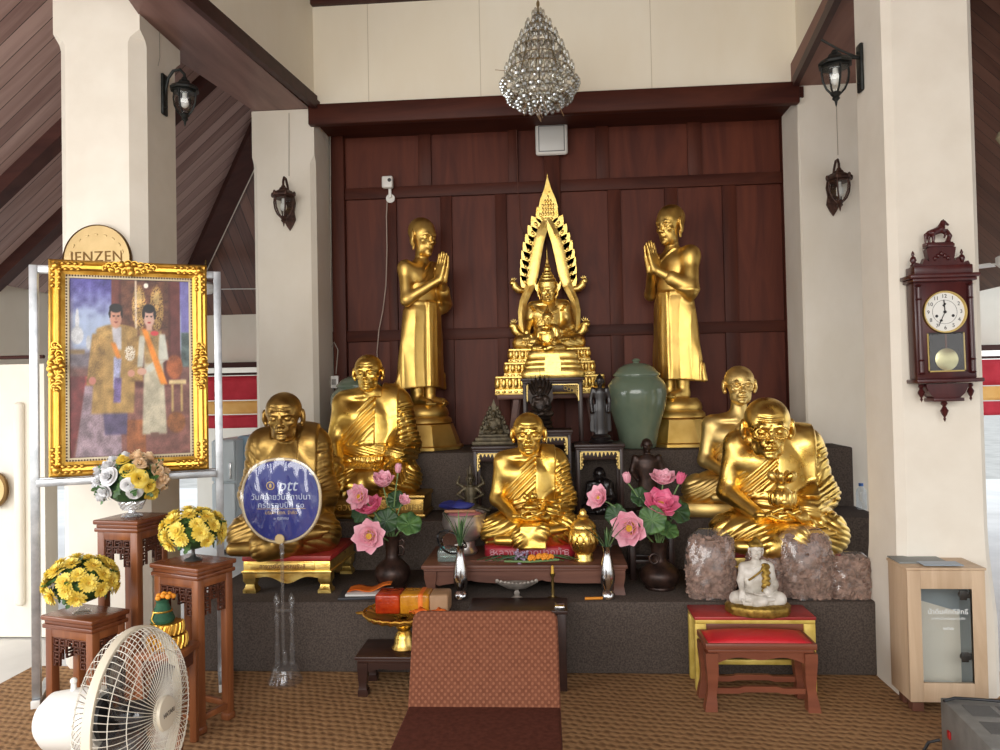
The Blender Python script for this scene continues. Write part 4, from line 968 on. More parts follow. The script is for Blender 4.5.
altar_table('dark altar table with gilt fringe, left of the central monk, under the triangular brass image', AT(473, 443, Ys).x, AT(519, 443, Ys).x, Ys, .28, T2, zt4, .024)
# small gold Buddha on draped base
Yg = 5.27; xg = AT(553, 377, Yg).x; t = thing('small_buddha_statue', 'small shiny gold Buddha on a layered draped base, in front of the flame-arched Buddha', 'statue', (xg, Yg, zt1))
def zrel(py): return AT(553, py, Yg).z - zt1
B = MB(); k_ = Yg / F
def slab_r(w0, w1, d0, d1, z0, z1):
    n = 40; rows = []
    for q, zq in ((0, 0), (.15, .12), (.5, .5), (.85, .88), (1, 1)):
        w_ = w0 + (w1 - w0) * q + .010 * math.sin(PI * q); d_ = d0 + (d1 - d0) * q + .008 * math.sin(PI * q); z_ = z0 + (z1 - z0) * zq
        rows.append([(w_ * math.copysign(abs(math.cos(a)) ** .45, math.cos(a)), d_ * math.copysign(abs(math.sin(a)) ** .45, math.sin(a)), z_) for a in [2 * PI * i / n for i in range(n)]])
    rows.append([(0, 0, z1)] * n); B.sheet(rows, True)
slab_r(31 * k_, 29.5 * k_, .105, .10, 0, zrel(369)); slab_r(28.5 * k_, 27 * k_, .098, .095, zrel(369.5), zrel(364)); slab_r(27.5 * k_, 25 * k_, .095, .09, zrel(364.5), zrel(358.5)); slab_r(25 * k_, 23 * k_, .09, .085, zrel(359), zrel(351))
B.build('draped_base', M_['gold_bright'], t, ang=50)
B = MB(); hh = zrel(356); ww = 8 * k_
B.prism([(-ww * .8, hh), (ww * .8, hh), (ww, hh * .6), (ww * .95, .03), (ww * .6, .018), (-ww * .6, .018), (-ww * .95, .03), (-ww, hh * .6)], .012, Matrix.Translation((-.0, -.112, 0)) @ Matrix.Rotation(-.10, 4, 'X')); B.build('hanging_cloth', M_['gold_bright'], t)
fg = seated_figure('g', 'x', .30, (0, 0, 0), 0, M_['gold_shiny'], dict(K=.36, sw=.185, hs=.34, crown=.95, arms='lap', old=0, buddha=True, sash=True, fold=.5, vox=.011))
for ch in list(fg.children): ch.parent = t; ch.location = (-.03, -.01, zrel(352))
bpy.data.objects.remove(fg)
B = MB(); B.lathe([(.022, 0), (.016, .012), (.008, .022), (.003, .05), (0, .06)], 16, (-.03, -.025, zrel(352) + .28)); B.build('flame_finial', M_['gold_shiny'], t)
# small dark images
def small_seated(name, label, px, py, Y, z, H, m, cfg=None, rz=0):
    c = dict(K=.36, sw=.19, hs=.30, crown=.93, arms='lap', old=0, buddha=True, fold=.6, vox=.012, sash=True); c.update(cfg or {})
    return seated_figure(name, label, H, loc(px, py, Y, z), rz, m, c)
x_ = AT(541, 428, Yc + .10); t = small_seated('naga_buddha_statue', 'dark bronze Buddha sheltered by a many-headed serpent hood, on the middle black altar table', 541, 428, Yc + .11, zt2 + .085, .215, M_['bronze_dark'])
B = MB()
for k in range(3): B.lathe([(.075 - .006 * k, 0), (.085 - .006 * k, .012), (.075 - .006 * k, .027)], 24, (0, .01, -.084 + k * .028))
B.build('coiled_body', M_['bronze_dark'], t)
B = MB(); B.prism([(-.05, .05), (-.085, .12), (-.08, .20), (-.04, .235), (.04, .235), (.08, .20), (.085, .12), (.05, .05)], .02, Matrix.Translation((0, .05, 0)))
for k in range(7):
    a = (k - 3) * .36; px_ = .075 * math.sin(a); pz = .17 + .055 * math.cos(a)
    B.tube([(px_ * .6, .055, pz - .05), (px_, .045, pz), (px_ * 1.15, .02, pz + .03 * (1.2 - abs(a) * .4))], [.016, .015, .006], 8); B.cyl((px_ * 1.1, .03, pz + .02), (px_ * 1.25, .03, pz + .06 + .03 * (k == 3)), .006, .001, 6)
B.build('serpent_hood', M_['bronze_dark'], t)
t = small_seated('brass_buddha_image', 'aged brass Buddha with a pointed triangular backdrop, on the left altar table', 494, 443, Ys + .14, zt4 + .07, .17, M_['bronze_olive'])
B = MB(); B.box((-.14, -.07, -.07), (.14, .06, -.045), .006).box((-.12, -.055, -.047), (.12, .05, -.02), .006).box((-.10, -.045, -.022), (.10, .045, 0), .006); B.build('stepped_base', M_['bronze_olive'], t)
B = MB(); B.prism([(-.105, 0), (-.09, .05), (-.075, .055), (-.07, .10), (-.05, .11), (-.045, .15), (-.02, .17), (0, .23), (.02, .17), (.045, .15), (.05, .11), (.07, .10), (.075, .055), (.09, .05), (.105, 0)], .015, Matrix.Translation((0, .035, 0)))
for s_ in (-1, 1):
    for k in range(5): B.ball((s_ * (.085 - .015 * k), .03, .04 + .032 * k), (.012, .01, .018), None, 8, 6)
B.build('pointed_backdrop', M_['bronze_olive'], t)
small_seated('seated_image', 'small black seated image sheltered under the right altar table', 600, 508, 4.98, T2, .33, M_['black_lacquer'], dict(crown=.9))
# standing black Buddha
Yk = Ys + .12; zk = zt3; v = AT(601, 440, Yk); hK = AT(601, 373, Yk).z - zk - .05
t = thing('black_buddha_statue', 'slim black standing Buddha beside the green jar at right', 'statue', (v.x, Yk, zk), 0)
vx = .010; S = Sdf((-.24, -.2, -.01), (.24, .2, 1.02), vx)
S.loft([(.0, 0, .0, .11, .06), (.08, 0, 0, .10, .055), (.4, 0, 0, .10, .06), (.56, 0, 0, .085, .055), (.70, 0, 0, .115, .06), (.76, 0, 0, .06, .045)], k=.03)
for s_ in (-1, 1): S.cap((s_ * .11, 0, .74), (s_ * .15, .0, .56), .038, .03, k=.03); S.cap((s_ * .15, 0, .56), (s_ * .13, -.04, .38), .03, .024, k=.02); S.loft([(.05, s_ * .14, .0, .04, .012), (.5, s_ * .12, 0, .035, .012)], k=.03)
S.cap((0, 0, .74), (0, 0, .82), .035, k=.02); sculpt_head(S, (0, -.01, .87), None, .17, False, 0, 'cap', 1.3, True); S.cap((0, 0, .94), (0, 0, .99), .03, .012, k=.02)
put('figure', np_mesh(*S.surface(), hK), t, M_['black_lacquer']).location = (0, 0, .05)
B = MB(); B.lathe([(.075, 0), (.08, .012), (.06, .022), (.065, .036), (.05, .052), (0, .052)], 24); B.build('lotus_base', M_['black_lacquer'], t)
# brass many-armed image
vv = loc(471, 512, 4.765, T2); t = thing('brass_deity_image', 'aged brass deity with spread arms and a tall rod, beside the silver bowl', 'statue', vv)
S = Sdf((-.5, -.25, -.01), (.5, .25, 1.06), .013)
S.loft([(0, 0, 0, .22, .16), (.06, 0, 0, .2, .15), (.1, 0, 0, .12, .1), (.2, 0, 0, .16, .12), (.3, 0, 0, .10, .08), (.48, 0, 0, .12, .08), (.6, 0, 0, .10, .07), (.64, 0, 0, .04, .04)], k=.03)
for s_ in (-1, 1):
    S.cap((s_ * .1, 0, .58), (s_ * .24, -.04, .46), .04, .03, k=.02); S.cap((s_ * .24, -.04, .46), (s_ * .10, -.12, .40), .03, .022, k=.02)
    S.cap((s_ * .1, .02, .58), (s_ * .25, .0, .66), .035, .03, k=.02); S.cap((s_ * .25, .0, .66), (s_ * .20, -.02, .80), .028, .02, k=.02)
    S.cap((s_ * .10, 0, .22), (s_ * .34, -.05, .16), .06, .04, k=.03); S.cap((s_ * .34, -.05, .16), (s_ * .42, .02, .26), .03, .015, k=.02); S.ell((s_ * .30, -.02, .06), (.10, .08, .05), k=.03)
sculpt_head(S, (0, -.02, .74), None, .20, False, 0, None, 1.2, True); S.cap((0, 0, .82), (0, 0, 1.0), .05, .015, k=.02); S.cap((-.04, -.14, .05), (-.04, -.14, .95), .012, k=.0)
put('figure', np_mesh(*S.surface(), .34), t, M_['bronze_olive'])
# brown bronze man
vv = loc(648, 505, 4.92, T2); t = thing('bronze_figure', 'dark brown bronze figure of a man standing behind the right lotus vase', 'statue', vv)
S = Sdf((-.3, -.2, -.01), (.3, .2, 1.02), .009)
S.loft([(.02, 0, .0, .15, .10), (.3, 0, 0, .13, .09), (.46, 0, 0, .12, .085), (.62, 0, 0, .15, .095), (.72, 0, 0, .165, .085), (.78, 0, 0, .07, .055)], k=.03)
S.box((0, 0, .03), (.17, .12, .035), k=.01)
for s_ in (-1, 1): S.cap((s_ * .155, 0, .74), (s_ * .205, .0, .56), .045, .038, k=.03); S.cap((s_ * .205, 0, .56), (s_ * .14, -.10, .46), .036, .026, k=.02)
S.cap((0, 0, .76), (0, 0, .86), .045, k=.02); sculpt_head(S, (0, -.01, .905), None, .18, False, .4)
put('figure', np_mesh(*S.surface(), AT(648, 438, 4.92).z - T2), t, M_['bronze_brown'])
# ================================================================ big jars
def jar(label, px, Y, topy, dia):
    v = AT(px, 440, Y); H = AT(px, topy, Y).z - T3; r = dia / 2
    t = thing('ceramic_jar', label, 'jar', (v.x, Y, T3), 0, 'green glazed jars')
    hb_ = H * .80
    MB().lathe([(0, 0), (r * .56, 0), (r * .60, .01), (r * .70, hb_ * .25), (r * .92, hb_ * .55), (r, hb_ * .75), (r * .96, hb_ * .88), (r * .82, hb_ * .96), (r * .74, hb_ * .985), (r * .74, hb_), (r * .6, hb_ * 1.0), (0, hb_)], 56).build('body', M_['celadon'], t, ang=60)
    MB().lathe([(r * .78, hb_ + .001), (r * .79, hb_ + .012), (r * .70, hb_ + .03), (r * .60, hb_ + (H - hb_) * .45), (r * .38, hb_ + (H - hb_) * .66), (r * .12, hb_ + (H - hb_) * .72), (r * .09, hb_ + (H - hb_) * .78), (r * .15, hb_ + (H - hb_) * .86), (r * .10, hb_ + (H - hb_) * .95), (0, H)], 48).build('lid', M_['celadon'], t, ang=60)
    return t
jar('green glazed lidded jar in front of the standing disciple at right', 638, 5.34, 358, .42)
jar('green glazed lidded jar behind the monk with hands on knees, partly hidden', 360, 5.40, 371, .42)
# ================================================================ left corner: stand, portrait, stools, flowers, fan
def frame_M(o, u):
    """local x along u (horizontal), z up, y = away from the viewer"""
    u = Vector((u.x, u.y, 0)).normalized(); v = Vector((-u.y, u.x, 0)); M = Matrix((u, v, Vector((0, 0, 1)))).transposed().to_4x4(); M.translation = o; return M
L0 = ATZ(37, 706, 0); R0 = ATZ(222, 678, 0); U0 = R0 - L0; WS = U0.length
t = thing('display_stand', 'galvanised steel tube stand behind the gold-framed portrait at left', 'stand', L0); t.rotation_euler = (0, 0, math.atan2(U0.y, U0.x))
zs0 = AT(37, 265, L0.y).z; zs1 = AT(40, 478, L0.y).z; q = .019
for x_ in (0, WS):
    MB().box((x_ - q, -q, .04), (x_ + q, q, zs0), .003).build('upright', M_['galv'], t) 
    fl = -.03 if x_ == 0 else -.20
    ft = MB().box((x_ - q, fl, 0), (x_ + q, .30, .038), .003).build('foot', M_['galv'], t); MB().box((x_ - q - .001, fl - .012, .001), (x_ + q + .001, fl, .039), .003).build('end_cap', M_['white_plastic'], ft)
MB().box((q, -q, zs0 - .038), (WS - q, q, zs0), .003).build('top_rail', M_['galv'], t)
MB().box((q, -q, zs1 - .038), (WS - q, q, zs1), .003).box((q, -.10, zs1 - .036), (WS - q, -.062, zs1 - .002), .003).box((.10, -.07, zs1 - .036), (.138, -q, zs1 - .004)).box((WS - .138, -.07, zs1 - .036), (WS - .10, -q, zs1 - .004)).build('shelf_rail', M_['galv'], t)
# portrait in gilt frame
def on_stand(px, py, off=.05):
    """point on the plane just in front of the stand"""
    r = ray(px, py); n = Vector((-U0.y, U0.x, 0)).normalized(); p0 = L0 - n * off; k = (p0 - CAM).dot(n) / r.dot(n); return CAM + r * k
pa, pb, pc = on_stand(49, 470), on_stand(209, 467), on_stand(48, 258); FW = (pb - pa).xy.length; FH = pc.z - zs1 - .003
t = thing('portrait_frame', 'large framed portrait of a man in gold coat and a woman in pale dress', 'picture', (pa.x, pa.y, zs1 + .003)); t.rotation_euler = (math.radians(-2.0), 0, math.atan2(U0.y, U0.x)); t.rotation_mode = 'XYZ'
fw = .072
B = MB(); prof = [(0, .03), (0, -.012), (.010, -.024), (.020, -.020), (.030, -.030), (.045, -.026), (.055, -.010), (fw, -.004), (fw, .02)]
rows = []
for (ix, iz) in ((0, 0), (1, 0), (1, 1), (0, 1)):
    rows.append([((o_ if ix == 0 else FW - o_), y_, (o_ if iz == 0 else FH - o_)) for o_, y_ in prof])
B.sheet(rows + [rows[0]], False); B.build('frame', M_['gold_frame'], t, ang=25)
rnd = random.Random(11)
def ornament(B, cx_, cz_, ang, L_, W_):
    for i in range(16):
        f = (i - 7.5) / 7.5; a = f * L_; o_ = W_ * (.55 - .45 * abs(f)) * (1 if i % 2 else -1) * .6
        x_ = cx_ + math.cos(ang) * a - math.sin(ang) * o_; z_ = cz_ + math.sin(ang) * a + math.cos(ang) * o_
        B.ball((x_, -.030 - .008 * (1 - abs(f)), z_), (.011 + .006 * (1 - abs(f)), .010, .011 + .004 * (i % 3)), Matrix.Rotation(rnd.random() * 3, 3, 'Y'), 8, 6)
        B.tube([(x_ + .016 * math.cos(k * .8), -.034, z_ + .016 * math.sin(k * .8)) for k in range(6)], .004, 5)
    B.ball((cx_, -.040, cz_), (.020, .012, .016), None, 10, 8)
for cx_, cz_, an in ((FW / 2, fw * .5, 0), (FW / 2, FH - fw * .5, 0), (fw * .5, FH / 2, PI / 2), (FW - fw * .5, FH / 2, PI / 2)):
    B = MB(); ornament(B, cx_, cz_, an, .11, .075); B.build('carved_ornament', M_['gold_frame'], t, ang=60)
for sx in (0, 1):
    for sz in (0, 1):
        B = MB(); cx_ = fw * .5 if sx == 0 else FW - fw * .5; cz_ = fw * .5 if sz == 0 else FH - fw * .5
        for k in range(9):
            a = k * .014; B.ball((cx_ + (1 - 2 * sx) * a, -.030, cz_ + .014 * (-1) ** k), (.012, .009, .010), None, 8, 6); B.ball((cx_ + .014 * (-1) ** k, -.030, cz_ + (1 - 2 * sz) * a), (.010, .009, .012), None, 8, 6)
        B.ball((cx_, -.036, cz_), .018, None, 10, 8); B.build('carved_corner', M_['gold_frame'], t, ang=60)
B = MB(); i0 = fw; iw = .018
for lo_, hi_ in (((i0, -.006, i0), (FW - i0, .004, i0 + iw)), ((i0, -.006, FH - i0 - iw), (FW - i0, .004, FH - i0)), ((i0, -.006, i0 + iw), (i0 + iw, .004, FH - i0 - iw)), ((FW - i0 - iw, -.006, i0 + iw), (FW - i0, .004, FH - i0 - iw))): B.box(lo_, hi_, .002)
B.build('inner_mount', mat('mount_cream', srgb(206, 192, 160), .6), t)
B = MB(); n_ = 46
for i in range(n_): B.ball((i0 + (i + .5) * (FW - 2 * i0) / n_, -.006, i0 + .005), .0045, None, 6, 4); B.ball((i0 + (i + .5) * (FW - 2 * i0) / n_, -.006, FH - i0 - .005), .0045, None, 6, 4)
for i in range(60): B.ball((i0 + .005, -.006, i0 + (i + .5) * (FH - 2 * i0) / 60), .0045, None, 6, 4); B.ball((FW - i0 - .005, -.006, i0 + (i + .5) * (FH - 2 * i0) / 60), .0045, None, 6, 4)
o_ = B.build('beading', M_['iron_rust'], t); o_['kind'] = 'stuff'
# printed picture
def paint(nu, nv):
    u = np.linspace(0, 1, nu)[None, :] * np.ones((nv, 1)); v = np.linspace(0, 1, nv)[:, None] * np.ones((1, nu)); im = np.zeros((nv, nu, 3))
    rs = np.random.RandomState(4)
    nz = rs.rand(nv // 6 + 2, nu // 6 + 2); yy = (v * (nv // 6)); xx = (u * (nu // 6)); i = yy.astype(int); j = xx.astype(int); fy = yy - i; fx = xx - j
    nz = nz[i, j] * (1 - fy) * (1 - fx) + nz[i + 1, j] * fy * (1 - fx) + nz[i, j + 1] * (1 - fy) * fx + nz[i + 1, j + 1] * fy * fx; gr = rs.rand(nv, nu)
    def put_(m, c, var=0):
        c = np.array(c, float)[None, None, :] * (1 + var * (nz[..., None] - .5) + var * .5 * (gr[..., None] - .5)); m = np.clip(m, 0, 1)[..., None]; im[:] = im * (1 - m) + c * m
    E = lambda cx, cy, rx, ry, s=.15: sstep(1 + s, 1 - s, np.sqrt(((u - cx) / rx) ** 2 + ((v - cy) / ry) ** 2))
    def R(x0, x1, y0, y1, s=.008): return sstep(x0 - s, x0 + s, u) * sstep(x1 + s, x1 - s, u) * sstep(y0 - s, y0 + s, v) * sstep(y1 + s, y1 - s, v)
    def T(x0, x1, x2, x3, y0, y1, s=.01):
        q = np.clip((v - y0) / (y1 - y0), 0, 1); return sstep(-s, s, u - (x0 + (x2 - x0) * q)) * sstep(-s, s, (x1 + (x3 - x1) * q) - u) * sstep(y0 - s, y0 + s, v) * sstep(y1 + s, y1 - s, v)
    im[:] = np.array([124, 92, 86]); put_(np.ones_like(u), (122, 90, 84), .35)
    put_(R(0, 1, 0, .42, .05), (168, 182, 208), .1); put_(sstep(.26, .02, v + .10 * (nz - .5)), (98, 92, 160), .35)
    put_(R(0, .22, .42, .50, .02), (120, 112, 120), .3)
    put_(E(.06, .32, .05, .05) + E(.06, .24, .015, .07), (206, 208, 212), .2); put_(E(.15, .36, .02, .04), (190, 192, 196), .2); put_(R(.0, .12, .40, .425), (140, 120, 90), .2)
    put_(R(.34, .92, 0, .62), (94, 56, 50), .35); put_(R(.34, .40, 0, .66), (120, 72, 64), .3); put_(R(.84, .92, 0, .66), (110, 64, 60), .3); put_(R(.42, .82, .0, .40), (112, 76, 60), .5)
    for cx in (.57, .72): put_(E(cx, .16, .06, .13) * (gr > .3), (186, 152, 96), .5); put_(E(cx, .10, .025, .04), (206, 176, 120), .4)
    put_(R(.535, .550, 0, .33), (230, 214, 190), .1); put_(E(.63, .03, .02, .015), (250, 244, 230))
    put_(R(.93, 1, .0, .30), (128, 124, 180), .2); put_(R(.93, 1, .30, .5), (96, 110, 110), .4)
    put_(R(0, 1, .62, 1, .02), (132, 92, 84), .35); put_(T(.0, .16, .0, .02, .55, 1), (120, 60, 60), .3); put_(R(.46, .62, .80, 1), (150, 96, 60), .4); put_(R(.12, .30, .55, .60), (172, 84, 80), .3); put_(T(.12, .40, .04, .42, .60, 1), (150, 132, 140), .4)
    put_(R(.82, .97, .575, .60), (206, 186, 140), .2); put_(R(.84, .86, .6, .76) + R(.92, .94, .6, .76), (186, 160, 110), .2); put_(E(.87, .50, .07, .07), (160, 96, 60), .4); put_(E(.88, .82, .08, .06), (150, 100, 60), .4)
    # man in gold coat
    put_(T(.26, .47, .28, .46, .70, .88), (98, 88, 116), .3)
    put_(T(.22, .55, .17, .52, .28, .76, .012), (168, 138, 86), .28); put_(T(.18, .30, .13, .26, .31, .60), (160, 130, 80), .45); put_(T(.46, .58, .50, .60, .32, .58), (158, 128, 80), .45)
    put_(E(.385, .30, .17, .045), (172, 142, 90), .4); put_(T(.34, .42, .36, .42, .27, .40), (186, 184, 190), .2); put_(T(.355, .42, .35, .40, .44, .62), (176, 178, 210), .4); put_(T(.36, .42, .35, .41, .56, .70), (120, 104, 150), .4)
    put_(T(.33, .37, .38, .42, .36, .45), (214, 140, 60), .2); put_(E(.49, .42, .045, .045) * (gr > .35), (214, 206, 190), .3)
    put_(E(.375, .215, .050, .062), (196, 148, 126), .12); put_(E(.375, .163, .054, .026), (40, 34, 34)); put_(E(.325, .195, .010, .024) + E(.425, .195, .010, .024), (44, 36, 36))
    put_(E(.357, .207, .012, .005) + E(.395, .207, .012, .005), (70, 50, 46)); put_(E(.376, .242, .018, .005), (150, 84, 76)); put_(E(.376, .222, .007, .012), (176, 126, 106))
    put_(E(.18, .575, .03, .022), (190, 130, 116)); put_(E(.50, .535, .03, .02), (200, 150, 130))
    # woman in pale dress
    put_(T(.61, .77, .59, .80, .45, .885, .012), (190, 182, 160), .22); put_(T(.57, .76, .62, .75, .29, .48), (160, 134, 92), .4); put_(T(.74, .79, .73, .82, .31, .46), (196, 196, 184), .15); put_(T(.70, .80, .58, .66, .46, .53), (196, 196, 184), .15); put_(T(.57, .62, .55, .60, .32, .50), (190, 188, 176), .2)
    put_(T(.59, .635, .75, .81, .28, .60), (222, 142, 56), .2); put_(E(.70, .305, .035, .014), (206, 80, 84)); put_(E(.59, .525, .04, .02), (206, 164, 146))
    put_(E(.655, .215, .047, .056), (214, 176, 160), .1); put_(E(.655, .163, .052, .026), (38, 32, 34)); put_(E(.607, .195, .012, .03) + E(.703, .195, .012, .03), (40, 34, 36))
    put_(E(.637, .207, .011, .005) + E(.673, .207, .011, .005), (60, 44, 44)); put_(E(.655, .243, .014, .005), (176, 70, 76)); put_(R(.63, .68, .26, .29), (208, 168, 150)); put_(R(.66, .73, .875, .90), (120, 90, 80))
    return im / 255
nu, nv = 150, 200; im = paint(nu, nv); X_ = np.linspace(i0 + iw, FW - i0 - iw, nu); Z_ = np.linspace(FH - i0 - iw, i0 + iw, nv)
V = np.stack([np.tile(X_, nv), np.full(nu * nv, .0045), np.repeat(Z_, nu)], 1); a = (np.arange(nv - 1)[:, None] * nu + np.arange(nu - 1)[None, :]).ravel(); Q = np.stack([a + nu, a + nu + 1, a + 1, a], 1)
me = np_mesh(V, Q); ca = me.color_attributes.new('print', 'FLOAT_COLOR', 'POINT'); im = np.clip((im - .5) * 1.12 + .47, 0, 1); lin = np.where(im <= .04045, im / 12.92, ((im + .055) / 1.055) ** 2.4); ca.data.foreach_set('color', np.concatenate([lin.reshape(-1, 3), np.ones((nu * nv, 1))], 1).astype(np.float32).ravel())
m = mat('printed_portrait', (.5, .5, .5), .45); at_ = N(m, 'Attribute', attribute_name='print'); L(m, at_.outputs['Color'], bsdf(m).inputs['Base Color'])
put('picture', me, t, m)
MB().box((i0 + .002, -.0005, i0 + .002), (FW - i0 - .002, .0012, FH - i0 - .002)).build('glass_pane', clear('frame_glass', (.99, .99, .99), .0, .03), t)
MB().box((.02, .008, .02), (FW - .02, .022, FH - .02)).build('backing_board', M_['table_wood'], t)
# round plaque on the pillar
PY_ = YL - .014; c = AT(97, 260, PY_); rp = 37 * PY_ / F
t = thing('round_plaque', 'round gold plaque with raised letters on the left pillar, half hidden by the portrait', 'sign', (c.x, PY_, c.z))
RX = Matrix.Rotation(PI / 2, 4, 'X')
pm = noisy('brushed_brass_plate', srgb(196, 168, 116), srgb(214, 186, 134), 6, .42, .55); pd = mat('plaque_dark_edge', srgb(110, 82, 44), .4, .8)
MB().lathe([(0, -.012), (rp * .975, -.012), (rp * .975, .004), (0, .004)], 56, M=RX).build('plate', pm, t); MB().lathe([(rp * .97, -.012), (rp, -.012), (rp, .008), (rp * .985, .012), (rp * .97, .006)], 56, M=RX, caps=False).build('rim', pd, t)
text_mesh('JENZEN', rp * .42, 'lettering', pd, t, Matrix.Translation((0, -.005, rp * .08)) @ RX, .002, spacing=1.1)
B = MB()
for k in range(9):
    a = PI * (.06 + .88 * k / 8); B.box((-rp * .05, -.009, -rp * .025), (rp * .05, -.003, rp * .025), .003, Matrix.Translation((rp * .78 * math.cos(a), 0, rp * .62 * math.sin(a) + rp * .10)) @ Matrix.Rotation(-(a - PI / 2), 4, 'Y'))
B.build('raised_marks', pm, t)
c = AT(-6, 490, 4.5); t = thing('brown_disc', 'brown-rimmed round disc at the left edge of the photo', 'sign', (c.x, 4.5, c.z)); MB().lathe([(0, -.012), (.05, -.012), (.05, .006), (0, .006)], 32, M=RX).build('plate', pm, t)
MB().lathe([(.049, -.016), (.060, -.012), (.060, .008), (.049, .010)], 40, M=RX, caps=False).build('rim', pd, t)
for o_ in t.children: o_.scale = (1.5, 1, 1.9)
# carved stools
def stool(label, F_, w, d, h, rz):
    """F_ is the ground point of the right front corner"""
    M = Matrix.Rotation(rz, 4, 'Z'); c = Vector((F_.x, F_.y, 0)) - M.to_3x3() @ Vector((w / 2, -d / 2, 0)); t = thing('carved_stool', label, 'stool', c, rz, 'carved wooden flower stools')
    m = M_['stool_wood']; o = .014
    B = MB(); B.box((-w / 2 - o, -d / 2 - o, h - .022), (w / 2 + o, d / 2 + o, h), .007, seg=3); B.box((-w / 2 - .002, -d / 2 - .002, h - .038), (w / 2 + .002, d / 2 + .002, h - .022), .003); B.box((-w / 2 - o * .7, -d / 2 - o * .7, h - .058), (w / 2 + o * .7, d / 2 + o * .7, h - .038), .006); B.build('seat', wood('stool_top_wood', srgb(96, 50, 30), srgb(134, 78, 46), 'X', 8, .25, .05, .55) if 'stool_top_wood' not in bpy.data.materials else bpy.data.materials['stool_top_wood'], t)
    lw = .040
    for sx in (-1, 1):
        for sy in (-1, 1):
            cx_, cy_ = sx * (w / 2 - lw / 2), sy * (d / 2 - lw / 2); B = MB().box((cx_ - lw / 2, cy_ - lw / 2, .0), (cx_ + lw / 2, cy_ + lw / 2, h - .058), .005)
            B.box((cx_ - lw * .62, cy_ - lw * .62, 0), (cx_ + lw * .62, cy_ + lw * .62, .035), .008); B.build('leg', m, t)
    ah = .125
    for k, (L_, off) in enumerate(((w, d / 2), (w, -d / 2), (d, w / 2), (d, -w / 2))):
        A_ = Matrix.Rotation(0 if k < 2 else PI / 2, 4, 'Z'); yy = off - math.copysign(.012, off) if k < 2 else -(off - math.copysign(.012, off)); iw2 = L_ / 2 - lw
        B = MB(); B.M = A_; B.box((-iw2 - .004, yy - .010, h - .095), (iw2 + .004, yy + .010, h - .056), .003); B.build('apron', m, t)
        B = MB(); B.M = A_; zt_ = h - .095; g_ = .0062
        def fb(x0, z0, x1, z1): B.box((min(x0, x1) - g_ / 2, yy - .006, min(z0, z1) - g_ / 2), (max(x0, x1) + g_ / 2, yy + .006, max(z0, z1) + g_ / 2), .001)
        u_ = .018
        def key(cx_, z_, s_):
            fb(cx_ - u_, z_, cx_ + u_, z_); fb(cx_ - u_, z_, cx_ - u_, z_ - 1.6 * u_); fb(cx_ - u_, z_ - 1.6 * u_, cx_ + s_ * u_ * .6, z_ - 1.6 * u_); fb(cx_ + u_, z_, cx_ + u_, z_ - 1.6 * u_); fb(cx_ + s_ * u_ * .4, z_ - .6 * u_, cx_ + s_ * u_ * .4, z_ - 1.6 * u_); fb(cx_ - u_ * .4, z_ - .7 * u_, cx_ + u_ * .4, z_ - .7 * u_)
        nk = max(3, int(2 * iw2 / (2.1 * u_)))
        for j in range(nk): key(-iw2 + (j + .5) * 2 * iw2 / nk, zt_ - .004, 1 if j % 2 else -1)
        for s_ in (-1, 1):
            for j in range(3): key(s_ * (iw2 - u_ - .002), zt_ - .004 - (j + 1) * 1.7 * u_, s_)
            key(s_ * (iw2 - 3.2 * u_), zt_ - .004 - 1.7 * u_, s_)
        B.build('carved_bracket', M_['stool_dark'], t)
        B = MB(); B.M = A_; B.box((-iw2 - .002, yy - .010, .055), (iw2 + .002, yy + .010, .082), .003); B.build('stretcher', m, t)
    return t
F1 = Vector((-2.005, 3.125, 0)); F2 = Vector((-1.972, 3.425, 0)); F3 = Vector((-1.587, 3.235, 0))
S1 = stool('lowest carved wooden stool, at far left behind the fan, under yellow flowers', F1, .285, .175, .541, -.30)
S2 = stool('tallest carved wooden stool, below the portrait, under cream and white roses', F2, .222, .222, .918, -.157)
S3 = stool('middle-height carved wooden stool, right of the fan, under yellow flowers', F3, .28, .205, .739, -.386)
# flowers
def daisy_mesh(r, np_=18, seed=0):
    rd = random.Random(seed); B = MB()
    for ring, (n, rr, tilt, z0) in enumerate(((np_, r, .15, 0), (np_, r * .82, .42, .004), (np_ - 4, r * .56, .75, .008))):
        for i in range(n):
            a = 2 * PI * (i + .5 * ring) / n + rd.uniform(-.06, .06); tl = tilt + rd.uniform(-.12, .12); ca, sa = math.cos(a), math.sin(a)
            def P(l, w_, up=0): x_ = l * math.cos(tl); z_ = z0 + l * math.sin(tl) + up; return (ca * x_ - sa * w_, sa * x_ + ca * w_, z_)
            w_ = rr * .15; B.sheet([[P(rr * .12, -w_ * .5), P(rr * .12, 0, -.001), P(rr * .12, w_ * .5)], [P(rr * .55, -w_), P(rr * .55, 0, -.002), P(rr * .55, w_)], [P(rr * .9, -w_ * .8), P(rr * .9, 0, -.002), P(rr * .9, w_ * .8)], [P(rr * 1.0, -w_ * .2), P(rr * 1.02, 0, 0), P(rr * 1.0, w_ * .2)]])
    B.mi = 1; B.ball((0, 0, .006 + r * .08), (r * .24, r * .24, r * .14), None, 12, 8); return B.mesh(True, 80)
